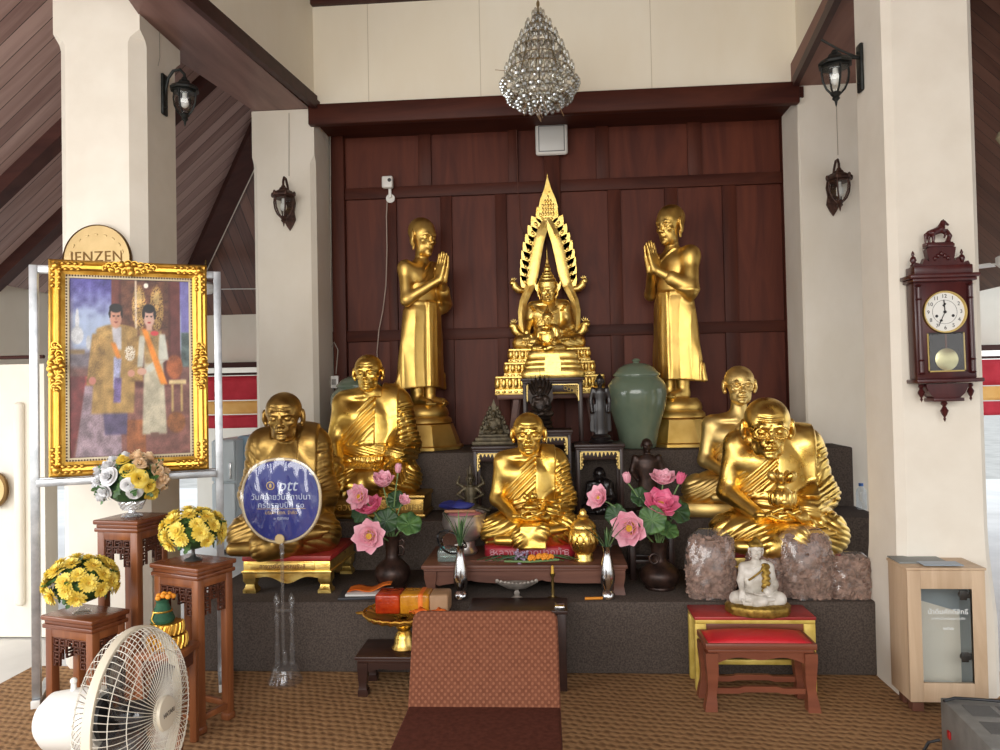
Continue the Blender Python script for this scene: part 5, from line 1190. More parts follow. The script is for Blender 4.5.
def rose_mesh(r, seed=0):
    rd = random.Random(seed); B = MB()
    for k, (n, rr, tilt) in enumerate(((3, .22, 1.45), (4, .42, 1.25), (5, .66, .95), (6, .9, .6), (6, 1.05, .3))):
        for i in range(n):
            a0 = 2 * PI * (i + k * .37) / n; hw = PI / n * 1.25; rows = []
            for j in range(5):
                q = j / 4; row = []
                for ii in range(7):
                    f = (ii / 6 - .5) * 2; a = a0 + f * hw; rad = r * rr * (.35 + .65 * q * math.cos(tilt * .6) + .0) * (1 - .10 * f * f); zz = r * (.1 + .85 * q * math.sin(tilt) * (1 - .25 * f * f)) - r * .10 * k + (r * .10 * q ** 3 * -1)
                    if j == 4: rad += r * .07
                    row.append((rad * math.cos(a), rad * math.sin(a), zz))
                rows.append(row)
            B.sheet(rows)
    return B.mesh(True, 80)
def leaf_mesh(l, w, seed=0, lobed=False):
    B = MB(); rows = []
    for j in range(7):
        q = j / 6; ww = w * math.sin(PI * min(1, q * .92 + .06)) ** .8 * (1 + (.35 * math.sin(q * 16) if lobed else 0)); rows.append([(-ww, l * q, .12 * l * q * q - .1 * ww), (0, l * q, .12 * l * q * q - .3 * ww), (ww, l * q, .12 * l * q * q - .1 * ww)])
    B.sheet(rows); return B.mesh(True, 80)
def orient(nrm, spin=0): return Vector(nrm).to_track_quat('Z', 'Y').to_matrix() @ Matrix.Rotation(spin, 3, 'Z')
DM = [daisy_mesh(.040, 18, s_) for s_ in range(3)]
for m in DM: m.materials.append(M_['yellow']); m.materials.append(M_['yellow_core'])
LM = [leaf_mesh(.05, .013, 0, True), leaf_mesh(.06, .012, 1, True)]
def foliage(parent, pts, mats_, name='foliage', sc=1):
    """many small leaves as one part"""
    B = MB(); rd = random.Random(len(pts))
    for p, nrm in pts:
        R_ = orient(nrm, rd.random() * 6.3) @ Matrix.Rotation(rd.uniform(-.4, .9), 3, 'X'); src = LM[rd.randrange(2)]; s_ = rd.uniform(.7, 1.2) * sc; vs = [B.bm.verts.new(Vector(p) + R_ @ (v.co * s_)) for v in src.vertices]
        for f in src.polygons: B.bm.faces.new([vs[i] for i in f.vertices])
    o = B.build(name, mats_, parent, ang=80); o['kind'] = 'stuff'; return o
def dome(n, rx, rz, z0, seed, low=-.25):
    rd = random.Random(seed); out = []
    for i in range(n):
        zc = 1 - (1 - low) * (i + .5) / n; a = i * 2.39996 + rd.uniform(-.2, .2); s_ = math.sqrt(max(0, 1 - zc * zc)); nrm = Vector((s_ * math.cos(a), s_ * math.sin(a), zc)); out.append((Vector((nrm.x * rx, nrm.y * rx, z0 + nrm.z * rz)), Vector((nrm.x / rx, nrm.y / rx, nrm.z / rz)).normalized()))
    return out
def top_c(t, w=0): return (t.location.x, t.location.y)
def daisies(label, vlabel, x, y, z, vase_prof, vm, rx, rz, n, seed):
    v = thing('pedestal_dish', vlabel, 'vase', (x, y, z)); 
    hv = vase_prof[-1][1]; iz = next(i for i, p in enumerate(vase_prof) if p[0] == min(q[0] for q in vase_prof[1:]))
    MB().lathe(vase_prof[:iz + 1], 32).build('stem_foot', vm, v, ang=60); MB().lathe(vase_prof[iz:], 32).build('bowl', vm, v, ang=60)
    zc = z + hv; t = thing('flower_bouquet', label, 'flowers', (x, y, zc))
    ds = dome(int(n * 1.15), rx, rz, .01, seed, -.48)
    for i, (p, nr) in enumerate(ds):
        o = bpy.data.objects.new('blossom', DM[i % 3]); C.objects.link(o); o.parent = t; o.location = p; o.rotation_euler = orient(nr, i).to_euler(); s_ = .88 + .3 * ((i * 37) % 10) / 10; o.scale = (s_, s_, s_)
    foliage(t, [(p * .84 + Vector((0, 0, .0)), n2) for p, n2 in dome(120, rx, rz, .01, seed + 1, -.55)], M_['green_leaf'])
    MB().ball((0, 0, .0), (rx * .8, rx * .8, rz * .75)).build('moss_core', M_['green_dark'], t); return t
pv = [(.034, 0), (.040, .004), (.036, .010), (.016, .016), (.008, .03), (.008, .062), (.018, .07), (.05, .082), (.066, .105), (.070, .125)]
c1 = ATZ(82, 609, .53); daisies('yellow chrysanthemum bouquet on the lowest stool, at far left', 'glass footed dish under the leftmost yellow bouquet', S1.location.x - .01, S1.location.y - .01, .541, pv, M_['glass'], .138, .105, 30, 2)
daisies('yellow chrysanthemum bouquet on the stool right of the fan', 'grey metal footed dish under the yellow bouquet beside the blue ceremonial fan', S3.location.x - .0, S3.location.y + .0, .739, pv, mat('pewter', srgb(110, 110, 108), .35, .8), .130, .095, 27, 5)
# rose bouquet in cut-glass vase
x, y, z = S2.location.x, S2.location.y - .01, .918
v = thing('crystal_vase', 'cut-glass footed vase under the cream and white roses', 'vase', (x, y, z)); vg = clear('cut_glass', (.85, .86, .88), .25, .06, .22)
MB().lathe([(.046, 0), (.05, .004), (.044, .012), (.018, .022), (.016, .036)], 32).build('stem_foot', vg, v)
B = MB(); rows = []
for j in range(13):
    q = j / 12; r_ = .042 + .022 * math.sin(min(1, q * 1.6) * PI / 2) + .0; rows.append([((r_ + .004 * ((i + j) % 2)) * math.cos(2 * PI * i / 24), (r_ + .004 * ((i + j) % 2)) * math.sin(2 * PI * i / 24), .036 + .10 * q) for i in range(24)])
B.sheet(rows, True); B.bm.faces.new(list(B.bm.verts)[:24][::-1]); B.build('bowl', vg, v, smooth=False)
t = thing('rose_bouquet', 'bouquet of cream, white and yellow roses below the portrait', 'flowers', (x, y, z + .15))
cm = {'c': M_['cream_petal'], 'w': M_['white_petal'], 'y': M_['yellow']}; RM = {}
for k in cm:
    RM[k] = rose_mesh(.038, 1); RM[k].materials.append(cm[k])
for i, (p, nr) in enumerate(dome(36, .150, .115, .03, 8, -.65)):
    o = bpy.data.objects.new('rose', RM['cwycwcyw'[i % 8]]); C.objects.link(o); o.parent = t; o.location = p; o.rotation_euler = orient(nr, i).to_euler(); s_ = (1.15, .95, .85)[i % 3]; o.scale = (s_, s_, s_)
foliage(t, [(p * .85, n2) for p, n2 in dome(90, .155, .12, .03, 9, -.5)], M_['green_leaf'])
B = MB(); rd = random.Random(2)
for i in range(9):
    a = i * 2.4; p0 = Vector((.06 * math.cos(a), .06 * math.sin(a), .03)); p1 = Vector((.15 * math.cos(a), .15 * math.sin(a), .05 + .08 * rd.random())); B.tube([p0, p1], .0015, 5)
    for k in range(6): B.ball(p0.lerp(p1, .4 + k * .12) + Vector((rd.uniform(-.01, .01), rd.uniform(-.01, .01), rd.uniform(-.01, .01))), (.005, .005, .007), None, 6, 5)
B.build('filler_sprig', M_['green_leaf'], t); MB().ball((0, 0, .0), (.115, .115, .085)).build('moss_core', M_['green_dark'], t)
# ornamental offering tiers behind the fan
c = ATZ(163, 640, .42); c = AT(163, 650, 3.12)
t = thing('low_stand', 'small wooden stand carrying the gold-wrapped offering behind the fan', 'stool', (c.x + .02, 3.12, 0)); MB().box((-.10, -.09, .40), (.10, .09, .43), .006).build('seat', M_['stool_wood'], t)
for sx in (-1, 1):
    for sy in (-1, 1): MB().box((sx * .08 - .015, sy * .07 - .015, 0), (sx * .08 + .015, sy * .07 + .015, .40), .003).build('leg', M_['stool_wood'], t)
MB().box((-.085, -.075, .34), (.085, .075, .399), .003).build('apron', M_['stool_dark'], t)
t = thing('folded_leaf_offering', 'gold-wrapped tiered offering topped with orange flowers, just above the fan', 'offering', (c.x + .02, 3.12, .431)); gw = M_['gold_frame']
B = MB(); rd = random.Random(6)
for k, (r_, z_, h_) in enumerate(((.075, 0, .055), (.062, .058, .05))):
    B.lathe([(r_ * .9, z_), (r_, z_ + .006), (r_, z_ + h_ - .006), (r_ * .92, z_ + h_)], 28)
    for i in range(20): a = 2 * PI * i / 20; B.tube([(r_ * math.cos(a), r_ * math.sin(a), z_ + .002), (r_ * 1.06 * math.cos(a + .1), r_ * 1.06 * math.sin(a + .1), z_ + h_ * .5), (r_ * math.cos(a + .2), r_ * math.sin(a + .2), z_ + h_ - .002)], .006, 6)
B.build('gold_tier', gw, t)
MB().lathe([(.045, .108), (.050, .12), (.035, .16), (.024, .19), (.030, .205), (0, .205)], 24, (-.02, 0, 0)).build('green_cone', noisy('green_velvet', srgb(24, 66, 46), srgb(40, 90, 62), 30, .8), t)
MB().tube([(-.02 + .038 * math.cos(a), .038 * math.sin(a), .155) for a in [2 * PI * i / 16 for i in range(16)]], .004, 6, True).tube([(-.04, -.035, .155), (-.045, -.045, .13), (-.03, -.046, .11)], .003, 6).build('gold_cord', gw, t)
B = MB()
for i in range(9): a = i * 2.4; r_ = .010 * math.sqrt(i); B.ball((-.01 + r_ * 1.2 * math.cos(a), r_ * 1.2 * math.sin(a), .212 + .012 * (1 - i / 9)), (.012, .012, .011), None, 8, 6)
B.build('orange_flowers', mat('marigold', srgb(232, 150, 40), .6), t, ang=80)
# ---------------------------------------------------------------- pedestal fan
FY = 1.90; fc = AT(137, 715, FY); FR = 86 * FY / F
t = thing('pedestal_fan', 'cream pedestal fan with round wire cage, turned to the right', 'fan', (fc.x, FY, 0)); yaw = math.radians(91); cz = fc.z
Mf = Matrix.Translation((0, 0, cz)) @ Matrix.Rotation(yaw, 4, 'Z') @ Matrix.Rotation(math.radians(-4), 4, 'X') @ Matrix.Rotation(PI / 2, 4, 'X')   # local +z = blowing direction
wire = mat('cage_wire', srgb(220, 214, 200), .35)
def cage(dep, sgn, n, name, hub):
    B = MB(); B.M = Mf
    for i in range(n):
        a = 2 * PI * i / n; pts = []
        for k in range(9):
            q = k / 8; r_ = FR * (hub + (1 - hub) * math.sin(q * PI / 2) ** 1.0); z_ = sgn * dep * math.cos(q * PI / 2) ** .75; aa = a + (.12 * (1 - q) if sgn > 0 else -.25 * (1 - q)); pts.append((r_ * math.cos(aa), r_ * math.sin(aa), z_))
        B.tube(pts, .0011, 4, caps=False)
    for q in (.45, .72): 
        r_ = FR * (hub + (1 - hub) * math.sin(q * PI / 2)); z_ = sgn * dep * math.cos(q * PI / 2) ** .75; B.tube([(r_ * math.cos(a), r_ * math.sin(a), z_) for a in [2 * PI * i / 48 for i in range(48)]], .0013, 4, True)
    return B.build(name, wire, t)
cage(.075, 1, 76, 'front_cage', .20); cage(.085, -1, 64, 'rear_cage', .25)
B = MB(); B.M = Mf; B.lathe([(FR * .985, -.012), (FR * 1.015, -.010), (FR * 1.02, 0), (FR * 1.015, .010), (FR * .985, .012)], 72, caps=False); o_ = B.build('cage_rim', M_['cream_plastic'], t); solidify(o_, .003)
B = MB(); B.M = Mf; B.lathe([(FR * .20, .066), (FR * .205, .074), (FR * .19, .082), (0, .086)], 36); hubo = B.build('front_badge', M_['cream_plastic'], t)
text_mesh('HATARI', .016, 'lettering', mat('badge_print', srgb(90, 86, 80), .5), hubo, Mf @ Matrix.Translation((0, 0, .0865)) @ Matrix.Rotation(0, 4, 'Z'), .0004)
B = MB(); B.M = Mf
for k in range(3):
    a0 = 2 * PI * k / 3; rows = []
    for j in range(7):
        q = j / 6; r_ = FR * (.16 + .72 * q); w_ = .35 + .55 * math.sin(PI * min(1, q * .8 + .2)); rows.append([(r_ * math.cos(a0 + f * w_), r_ * math.sin(a0 + f * w_), -.012 + .030 * f) for f in (-.9, -.6, -.3, 0, .3, .6, .9)])
    B.sheet(rows)
B.lathe([(0, -.03), (FR * .17, -.028), (FR * .17, .02), (FR * .12, .034), (0, .036)], 28)
o_ = B.build('blades', clear('smoky_blades', (.55, .56, .58), .05, .1, .25, (.1, .1, .11)), t, ang=60); solidify(o_, .002)
B = MB(); B.M = Mf; B.lathe([(0, -.255), (.050, -.25), (.072, -.225), (.078, -.16), (.080, -.105), (.070, -.085), (0, -.085)], 36); mh = B.build('motor_housing', M_['white_plastic'], t)
B = MB(); B.M = Mf; B.lathe([(0, -.084), (.058, -.084), (.058, -.072), (.012, -.068), (.012, .0), (0, .0)], 28); B.build('motor_shaft', M_['dark_plastic'], t)
pm_ = Mf @ Vector((0, 0, -.17)); B = MB(); B.cyl((pm_.x, pm_.y, pm_.z + .07), (pm_.x, pm_.y, pm_.z + .10), .008, .006, 12); B.ball((pm_.x, pm_.y, pm_.z + .10), .009, None, 10, 8); B.build('oscillation_knob', M_['white_plastic'], mh)
B = MB(); B.cyl((pm_.x, pm_.y, .03), (pm_.x, pm_.y, cz - .06), .016, .014, 20); B.box((pm_.x - .03, pm_.y - .03, cz - .13), (pm_.x + .03, pm_.y + .03, cz - .055), .012); B.build('pole', M_['white_plastic'], t)
MB().lathe([(.19, 0), (.195, .012), (.17, .026), (.04, .04), (.03, .06), (0, .06)], 48, (pm_.x, pm_.y, 0)).build('base', M_['white_plastic'], t)
# ---------------------------------------------------------------- blue ceremonial fan on an acrylic stand
ty = 3.86; c = AT(285, 668, ty); t = thing('acrylic_fan_stand', 'clear acrylic stand with turned posts on the floor before the dais', 'stand', (c.x, ty, 0)); ac = M_['acrylic']; u_ = ty / F
B = MB(); B.lathe([(.088, 0), (.090, .008), (.078, .03), (.070, .055), (.066, .075), (.055, .088), (0, .09)], 40); B.build('base', ac, t)
for sx in (-1, 1):
    B = MB(); B.lathe([(.012, .088), (.015, .10), (.011, .13), (.015, .16), (.013, .17), (.015, .18), (.010, .195), (.009, .30), (.014, .315), (.016, .33), (.010, .345), (.009, .395), (.014, .405), (.018, .425), (.010, .445), (.003, .46), (0, .462)], 20, (sx * .040, 0, 0)); B.build('post', ac, t)
MB().cyl((-.04, 0, .37), (.04, 0, .37), .009, None, 14).build('cross_bar', ac, t); MB().lathe([(.010, .09), (.014, .11), (.011, .13), (.014, .15), (.009, .16), (0, .16)], 16).build('centre_socket', ac, t)
zc_ = AT(285, 500, ty).z; rx_, rz_ = 42 * u_, 43.5 * u_
zbk = zc_ - rz_
t2 = thing('ceremonial_fan', 'blue plastic-wrapped ceremonial fan in front of the dark gold monk', 'fan', (c.x, ty - .02, .162))
dz = -.162; MB().cyl((0, 0, 0), (0, 0, zbk + dz + .02), .0085, .0085, 16).build('handle', ac, t2)
MB().lathe([(.009, zbk + dz - .06), (.014, zbk + dz - .05), (.010, zbk + dz - .035), (.014, zbk + dz - .02), (.010, zbk + dz)], 18).build('handle_collar', ac, t2)
def blade_outline(n, k):
    out = []
    for i in range(n):
        a = 2 * PI * i / n; c_, s_ = math.cos(a), math.sin(a); w_ = rx_ * (1 + .04 * s_ - .07 * s_ * s_ * (1 if s_ < 0 else .0)); out.append((k * w_ * math.copysign(abs(c_) ** .86, c_), zc_ + dz + k * rz_ * math.copysign(abs(s_) ** .90, s_)))
    return out
n = 64; B = MB(); B.prism(blade_outline(n, .93)[::-1], .008, Matrix.Translation((0, -.004, 0))); B.build('blade', noisy('royal_blue_cloth', srgb(22, 32, 110), srgb(34, 46, 132), 4, .55), t2, ang=30)
B = MB(); B.tube([(x_, 0, z_) for x_, z_ in blade_outline(n, .965)], .0085, 10, True); B.build('rim', mat('pale_gold_rim', srgb(206, 190, 156), .35, .4), t2)
# crinkled clear wrapping with real folds
B = MB(); rows = []; rd = random.Random(12); nr_ = 26
for j in range(nr_ + 1):
    k = j / nr_; row = []
    for i, (x_, z_) in enumerate(blade_outline(96, 1.0)):
        xx, zz_ = x_ * k, zc_ + dz + (z_ - zc_ - dz) * k; f = xx / rx_; g_ = (zz_ - zc_ - dz) / rz_
        w_ = .5 * math.sin(11 * f + 3 * g_ + 2 * math.sin(3 * g_)) + .3 * math.sin(21 * f - 5 * g_ + 1.3) + .2 * math.sin(37 * f + 9 * g_)
        row.append((xx, -.014 - .010 * (1 - k ** 6) - .011 * w_ * (.4 + .6 * (1 - k)), zz_))
    rows.append(row)
B.sheet(rows, True); B.build('clear_wrapping', clear('clear_film', (.98, .98, .99), .065, .06), t2, ang=90)
MB().lathe([(0, -.006), (.024, -.004), (.026, .0), (.024, .006), (0, .008)], 28, M=Matrix.Translation((0, -.03, zbk + dz + .03)) @ RX).build('rosette', mat('rosette_cream', srgb(206, 180, 130), .4), t2)
lt = mat('pale_blue_print', srgb(190, 200, 214), .5); lo_ = mat('gold_print', srgb(206, 176, 110), .5); TM = lambda x_, py: Matrix.Translation((x_, -.0055, AT(285, py, ty).z + dz)) @ RX
text_mesh('ptt', .088, 'lettering', lt, t2, TM(.035, 485), .0006, shear=.25); text_mesh('วันคล้ายวันสถาปนา', .042, 'lettering', lt, t2, TM(0, 496.5), .0006)
text_mesh('ครบรอบปีที่ ๔๐', .042, 'lettering', lt, t2, TM(0, 504.5), .0006); text_mesh('บริษัท ปตท. จำกัด', .024, 'lettering', lo_, t2, TM(0, 512), .0006); text_mesh('๑ ตุลาคม', .022, 'lettering', lt, t2, TM(0, 517.5), .0006)
zl = AT(285, 508, ty).z + dz; MB().box((-.13, -.0055, zl - .001), (.13, -.004, zl + .001)).build('printed_rule', lo_, t2)
B = MB(); zz = AT(285, 485, ty).z + dz; B.tube([(-.055 + .020 * math.cos(a), -.0048, zz + .020 * math.sin(a)) for a in [2 * PI * i / 24 for i in range(24)]], .003, 5, True).ball((-.055, -.005, zz), (.007, .002, .012), None, 10, 8); B.build('printed_emblem', lo_, t2)
# ================================================================ right pillar: clock, lamps, cabinet
RX = Matrix.Rotation(PI / 2, 4, 'X')
CY = YP - .004; c = AT(935.5, 322, CY); k = CY / F
t = thing('wall_clock', 'dark red-brown pendulum wall clock with a horse finial on the right pillar', 'clock', (c.x, CY, c.z), 0); t.rotation_euler = (0, math.radians(-.6), 0); t.scale = (.93, 1, .93)
cw = wood('mahogany', srgb(58, 22, 24), srgb(84, 36, 34), 'Z', 10, .28, .05, .5)
def X(px): return (px - 939) * k * .88
def Z(py): return -(py - 322) * k
B = MB()
B.box((X(906), -.085, Z(381)), (X(972), -.008, Z(281)), .004); 
for xa, xb in ((907, 914), (964, 971)):
    B.cyl(((X(xa) + X(xb)) / 2, -.090, Z(374)), ((X(xa) + X(xb)) / 2, -.090, Z(288)), .011, .011, 14)
    for q in (286, 300, 362, 375): B.lathe([(.010, -.006), (.016, 0), (.010, .006)], 14, ((X(xa) + X(xb)) / 2, -.090, Z(q)))
B.build('case', cw, t)
B = MB(); B.box((X(900), -.115, Z(279)), (X(977), 0, Z(275)), .004).box((X(903), -.108, Z(282.5)), (X(974), 0, Z(279)), .004).box((X(906), -.10, Z(275)), (X(971), -.01, Z(266)), .005)
B.prism([(X(906), Z(267)), (X(971), Z(267)), (X(968), Z(262)), (X(960), Z(264)), (X(957), Z(258)), (X(952), Z(262)), (X(955), Z(248)), (X(949), Z(246)), (X(928), Z(246)), (X(922), Z(249)), (X(925), Z(262)), (X(920), Z(258)), (X(917), Z(264)), (X(909), Z(262))][::-1], .035, Matrix.Translation((0, -.085, 0)))
for i in range(5): B.ball((X(931 + 3.6 * i), -.088, Z(254 + 2.4 * abs(i - 2))), (.009, .008, .012), None, 8, 6)
B.box((X(924), -.092, Z(247)), (X(953), -.03, Z(244)), .003); B.build('cornice', cw, t)
for px in (909.5, 964): B = MB(); B.lathe([(.012, 0), (.015, .010), (.008, .016), (.016, .034), (.012, .048), (.005, .056), (.008, .066), (.003, .080), (0, .084)], 16, (X(px), -.060, Z(266))); B.build('finial', cw, t)
# prancing horse
S = Sdf((-.10, -.03, -.02), (.10, .03, .14), .0016); hx = X(939)
S.cap((-.030, 0, .060), (.018, 0, .076), .019, .020, k=.01); S.cap((.018, 0, .078), (.036, 0, .112), .017, .011, k=.012); S.cap((.036, 0, .114), (.058, 0, .100), .010, .006, k=.006); S.cap((.036, 0, .118), (.035, 0, .130), .004, .002, k=.003)
S.cap((.012, 0, .085), (.028, 0, .118), .010, .008, k=.008)
S.cap((-.034, .006, .058), (-.046, .006, .034), .013, .007, k=.006); S.cap((-.046, .006, .034), (-.040, .006, .004), .007, .006, k=.004); S.cap((-.028, -.008, .056), (-.026, -.008, .030), .012, .007, k=.006); S.cap((-.026, -.008, .030), (-.030, -.008, .003), .007, .006, k=.004)
S.cap((.024, .006, .066), (.048, .006, .054), .010, .006, k=.005); S.cap((.048, .006, .054), (.040, .006, .034), .006, .005, k=.003); S.cap((.022, -.008, .064), (.046, -.008, .070), .010, .006, k=.005); S.cap((.046, -.008, .070), (.060, -.008, .052), .006, .005, k=.003)
S.cap((-.048, 0, .064), (-.062, 0, .050), .008, .009, k=.004); S.cap((-.062, 0, .050), (-.066, 0, .012), .009, .004, k=.004)
S.cap((.05, 0, .0), (.066, 0, .04), .014, .010, k=.006); S.cap((.066, 0, .04), (.056, 0, .062), .010, .008, k=.006); S.box((0, 0, -.004), (.075, .018, .010), k=.006)
o = put('horse_finial', np_mesh(*S.surface()), t, cw); o.location = (X(938), -.06, Z(243)); o.scale = (.92, 1, .95)
B = MB(); B.box((X(903), -.112, Z(385)), (X(977), 0, Z(381)), .004); rows = []
for q, z in ((20.5, 386), (20, 390), (17, 396), (13, 400), (12.5, 401)): rows.append([(-q * k, -.005, Z(z)), (-q * k, -.07 - .0008 * q, Z(z)), (q * k, -.07 - .0008 * q, Z(z)), (q * k, -.005, Z(z))])
B.sheet(rows, True); B.box((X(922), -.095, Z(404)), (X(956), 0, Z(400.5)), .003); B.build('lower_shelf', cw, t)
for px, z0, sc in ((913, 386, 1), (968, 386, 1), (938, 404, 1.15)): B = MB(); B.lathe([(.010 * sc, 0), (.014 * sc, -.012 * sc), (.007, -.022 * sc), (.017 * sc, -.042 * sc), (.010 * sc, -.060 * sc), (.004, -.070 * sc), (.007, -.078 * sc), (0, -.092 * sc)], 16, (X(px), -.055, Z(z0))); B.build('drop_finial', cw, t)
# dial
d = Matrix.Translation((0, -.086, Z(313.5))) @ RX; rd_ = 20 * k
dial = MB().lathe([(0, 0), (rd_, 0), (rd_, .002), (0, .0025)], 48, M=d).build('dial', mat('dial_white', srgb(232, 232, 226), .4), t)
MB().lathe([(rd_ * .97, .001), (rd_ * 1.0, .012), (rd_ * 1.06, .012), (rd_ * 1.09, .0), (rd_ * .97, .0)], 56, M=d, caps=False).build('bezel', mat('brass', srgb(206, 178, 110), .3, .9), t)
bk = mat('clock_black', srgb(28, 26, 28), .4)
for h_ in range(12):
    a = PI / 2 - h_ * PI / 6; text_mesh(str(h_ if h_ else 12), rd_ * .27, 'numeral', bk, dial, d @ Matrix.Translation((rd_ * .80 * math.cos(a), rd_ * .80 * math.sin(a), .0032)), .0003)
B = MB(); B.M = d; B.tube([(rd_ * .60 * math.cos(a), rd_ * .60 * math.sin(a), .003) for a in [2 * PI * i / 40 for i in range(40)]], .0008, 4, True)
for s_ in (-1, 1): B.lathe([(0, .0035), (rd_ * .075, .003), (rd_ * .075, .002)], 14, (s_ * rd_ * .40, -rd_ * .20, 0))
B.build('winding_holes', bk, dial)
def hand(ang, L_, w):
    B = MB(); B.M = d @ Matrix.Rotation(ang, 4, 'Z'); B.box((-w * .4, 0, .004), (w * .4, L_, .0055)); B.lathe([(0, .0065), (w * 1.3, .006), (w * 1.3, .0038)], 14); B.box((-w * 1.6, L_ * .52, .004), (w * 1.6, L_ * .66, .0055), 0, Matrix.Translation((0, L_ * .59, 0)) @ Matrix.Rotation(PI / 4, 4, 'Z') @ Matrix.Translation((0, -L_ * .59, 0))); B.build('clock_hand', bk, dial)
hand(math.radians(3), rd_ * .62, .006); hand(math.radians(155), rd_ * .80, .004)
B = MB(); 
B.box((X(919), -.0865, Z(373)), (X(959), -.0855, Z(334)), 0); B.build('case_recess', mat('case_dark', srgb(38, 34, 36), .5), t)
B = MB()
for lo_, hi_ in (((918.3, 374), (919.8, 335)), ((958.3, 374), (959.8, 335)), ((918.3, 374), (959.8, 372.6))): B.box((X(lo_[0]), -.0895, Z(lo_[1])), (X(hi_[0]), -.086, Z(hi_[1])))
B.build('glass_bead', mat('brass2', srgb(190, 164, 100), .35, .9), t)
B = MB(); B.box((-.004, -.089, Z(352)), (.004, -.087, Z(336))); pd_ = B.build('pendulum_rod', mat('rod_wood', srgb(96, 60, 50), .4), t)
MB().lathe([(0, .007), (11.2 * k * .7, .006), (11.2 * k, .002), (11.2 * k, 0)], 40, M=Matrix.Translation((0, -.088, Z(361.5))) @ RX).build('pendulum_bob', mat('bob_brass', srgb(216, 206, 160), .28, .9), pd_)
MB().box((X(919.5), -.0985, Z(373)), (X(958.5), -.0975, Z(336))).build('glass_pane', M_['thin_glass'], t)
# lanterns
def lantern(label, p, nrm, m, arm_top, sc=1.0, ornate=False, lamp='clear'):
    """p: pixel-anchored point on the pillar; nrm: outward direction of the wall face"""
    nrm = Vector(nrm).normalized(); t = thing('wall_lantern', label, 'lamp', p, math.atan2(nrm.y, nrm.x) + PI / 2)   # local -y points out of the wall
    B = MB(); 
    if ornate:
        pts = [(-.02, -.17), (.0, -.20), (.02, -.17), (.045, -.12), (.035, -.06), (.045, 0), (.035, .06), (.02, .09), (0, .10), (-.02, .09), (-.035, .06), (-.045, 0), (-.035, -.06), (-.045, -.12)]; B.prism([(x * sc, z * sc) for x, z in pts][::-1], .016 * sc, Matrix.Translation((0, -.016 * sc, 0)))
        for i in range(6): B.ball((0.028 * sc * (-1) ** i, -.018 * sc, (-.13 + .04 * i) * sc), (.012 * sc, .007 * sc, .016 * sc), None, 8, 6)
    else: B.box((-.030 * sc, -.018 * sc, -.125 * sc), (.030 * sc, 0, .125 * sc), .008); B.ball((0, -.02 * sc, -.08 * sc), .008 * sc, None, 8, 6); B.ball((0, -.02 * sc, .08 * sc), .008 * sc, None, 8, 6)
    B.build('back_plate', m, t)
    cy = -.135 * sc; B = MB()
    if arm_top: 
        pts = [(0, -.01 * sc, .0)] if not ornate else [(0, -.012 * sc, .02 * sc)]
        pts += [(0, cy * .35, .12 * sc), (0, cy * .6, .165 * sc), (0, cy * .85, .165 * sc), (0, cy, .13 * sc), (0, cy, .08 * sc)] if ornate else [(0, cy * .25, .10 * sc), (0, cy * .5, .145 * sc), (0, cy * .8, .15 * sc), (0, cy, .12 * sc), (0, cy, .08 * sc)]
        B.tube(pts, .009 * sc, 8)
    else: B.tube([(0, -.01, .055 * sc), (0, cy * .5, .06 * sc), (0, cy, .075 * sc)], .010 * sc, 8); B.tube([(0, cy * .2, .06 * sc), (0, cy * .8, .10 * sc), (0, cy * 1.5, .16 * sc)], .006 * sc, 6)
    B.build('arm', m, t)
    B = MB(); c_ = (0, cy, 0)
    B.lathe([(0, .105 * sc), (.014 * sc, .10 * sc), (.020 * sc, .085 * sc), (.030 * sc, .08 * sc), (.036 * sc, .066 * sc), (.074 * sc, .045 * sc), (.086 * sc, .030 * sc), (.086 * sc, .018 * sc), (.070 * sc, .016 * sc), (0, .016 * sc)], 6 if ornate else 8, c_)
    if ornate:
        for i in range(6): a = 2 * PI * i / 6; B.ball((.080 * sc * math.cos(a), cy + .080 * sc * math.sin(a), .034 * sc), (.012 * sc, .012 * sc, .020 * sc), None, 8, 6)
    B.build('cap', m, t, ang=25)
    prof = [(.066, .014), (.070, -.02), (.064, -.065), (.046, -.105), (.024, -.128)]
    B = MB(); B.lathe([(r_ * sc * .95, z * sc) for r_, z in prof], 6 if ornate else 8, c_, caps=False); g_ = B.build('glass_shade', M_['thin_glass'], t, ang=25); solidify(g_, .002)
    B = MB(); nb = 6 if ornate else 4
    for i in range(nb): 
        a = 2 * PI * i / nb; B.tube([(r_ * sc * math.cos(a), cy + r_ * sc * math.sin(a), z * sc) for r_, z in prof], .0055 * sc, 6)
    B.lathe([(.024 * sc, -.122 * sc), (.028 * sc, -.13 * sc), (.016 * sc, -.145 * sc), (.020 * sc, -.155 * sc), (.008 * sc, -.168 * sc), (.004, -.19 * sc), (0, -.20 * sc)], 12, c_)
    B.lathe([(.068 * sc, .018 * sc), (.074 * sc, .010 * sc), (.068 * sc, .004 * sc)], 8, c_); B.build('cage', m, t)
    B = MB(); B.lathe([(0, .012 * sc), (.012 * sc, .01 * sc), (.014 * sc, -.03 * sc), (.012 * sc, -.032 * sc)], 12, c_)
    if lamp == 'tube': B.lathe([(.018 * sc, -.03 * sc), (.022 * sc, -.034 * sc), (.022 * sc, -.085 * sc), (.012 * sc, -.095 * sc), (0, -.096 * sc)], 14, c_)
    else: B.ball((0, cy, -.055 * sc), (.024 * sc, .024 * sc, .032 * sc), None, 12, 10)
    B.build('bulb', M_['white_plastic'], t); return t
xs = pl1 + .055; p = ATX(163, 95, xs); lantern('black lantern on the front left pillar with curved arm above', p, (1, 0, 0), M_['iron_black'], True, .98)
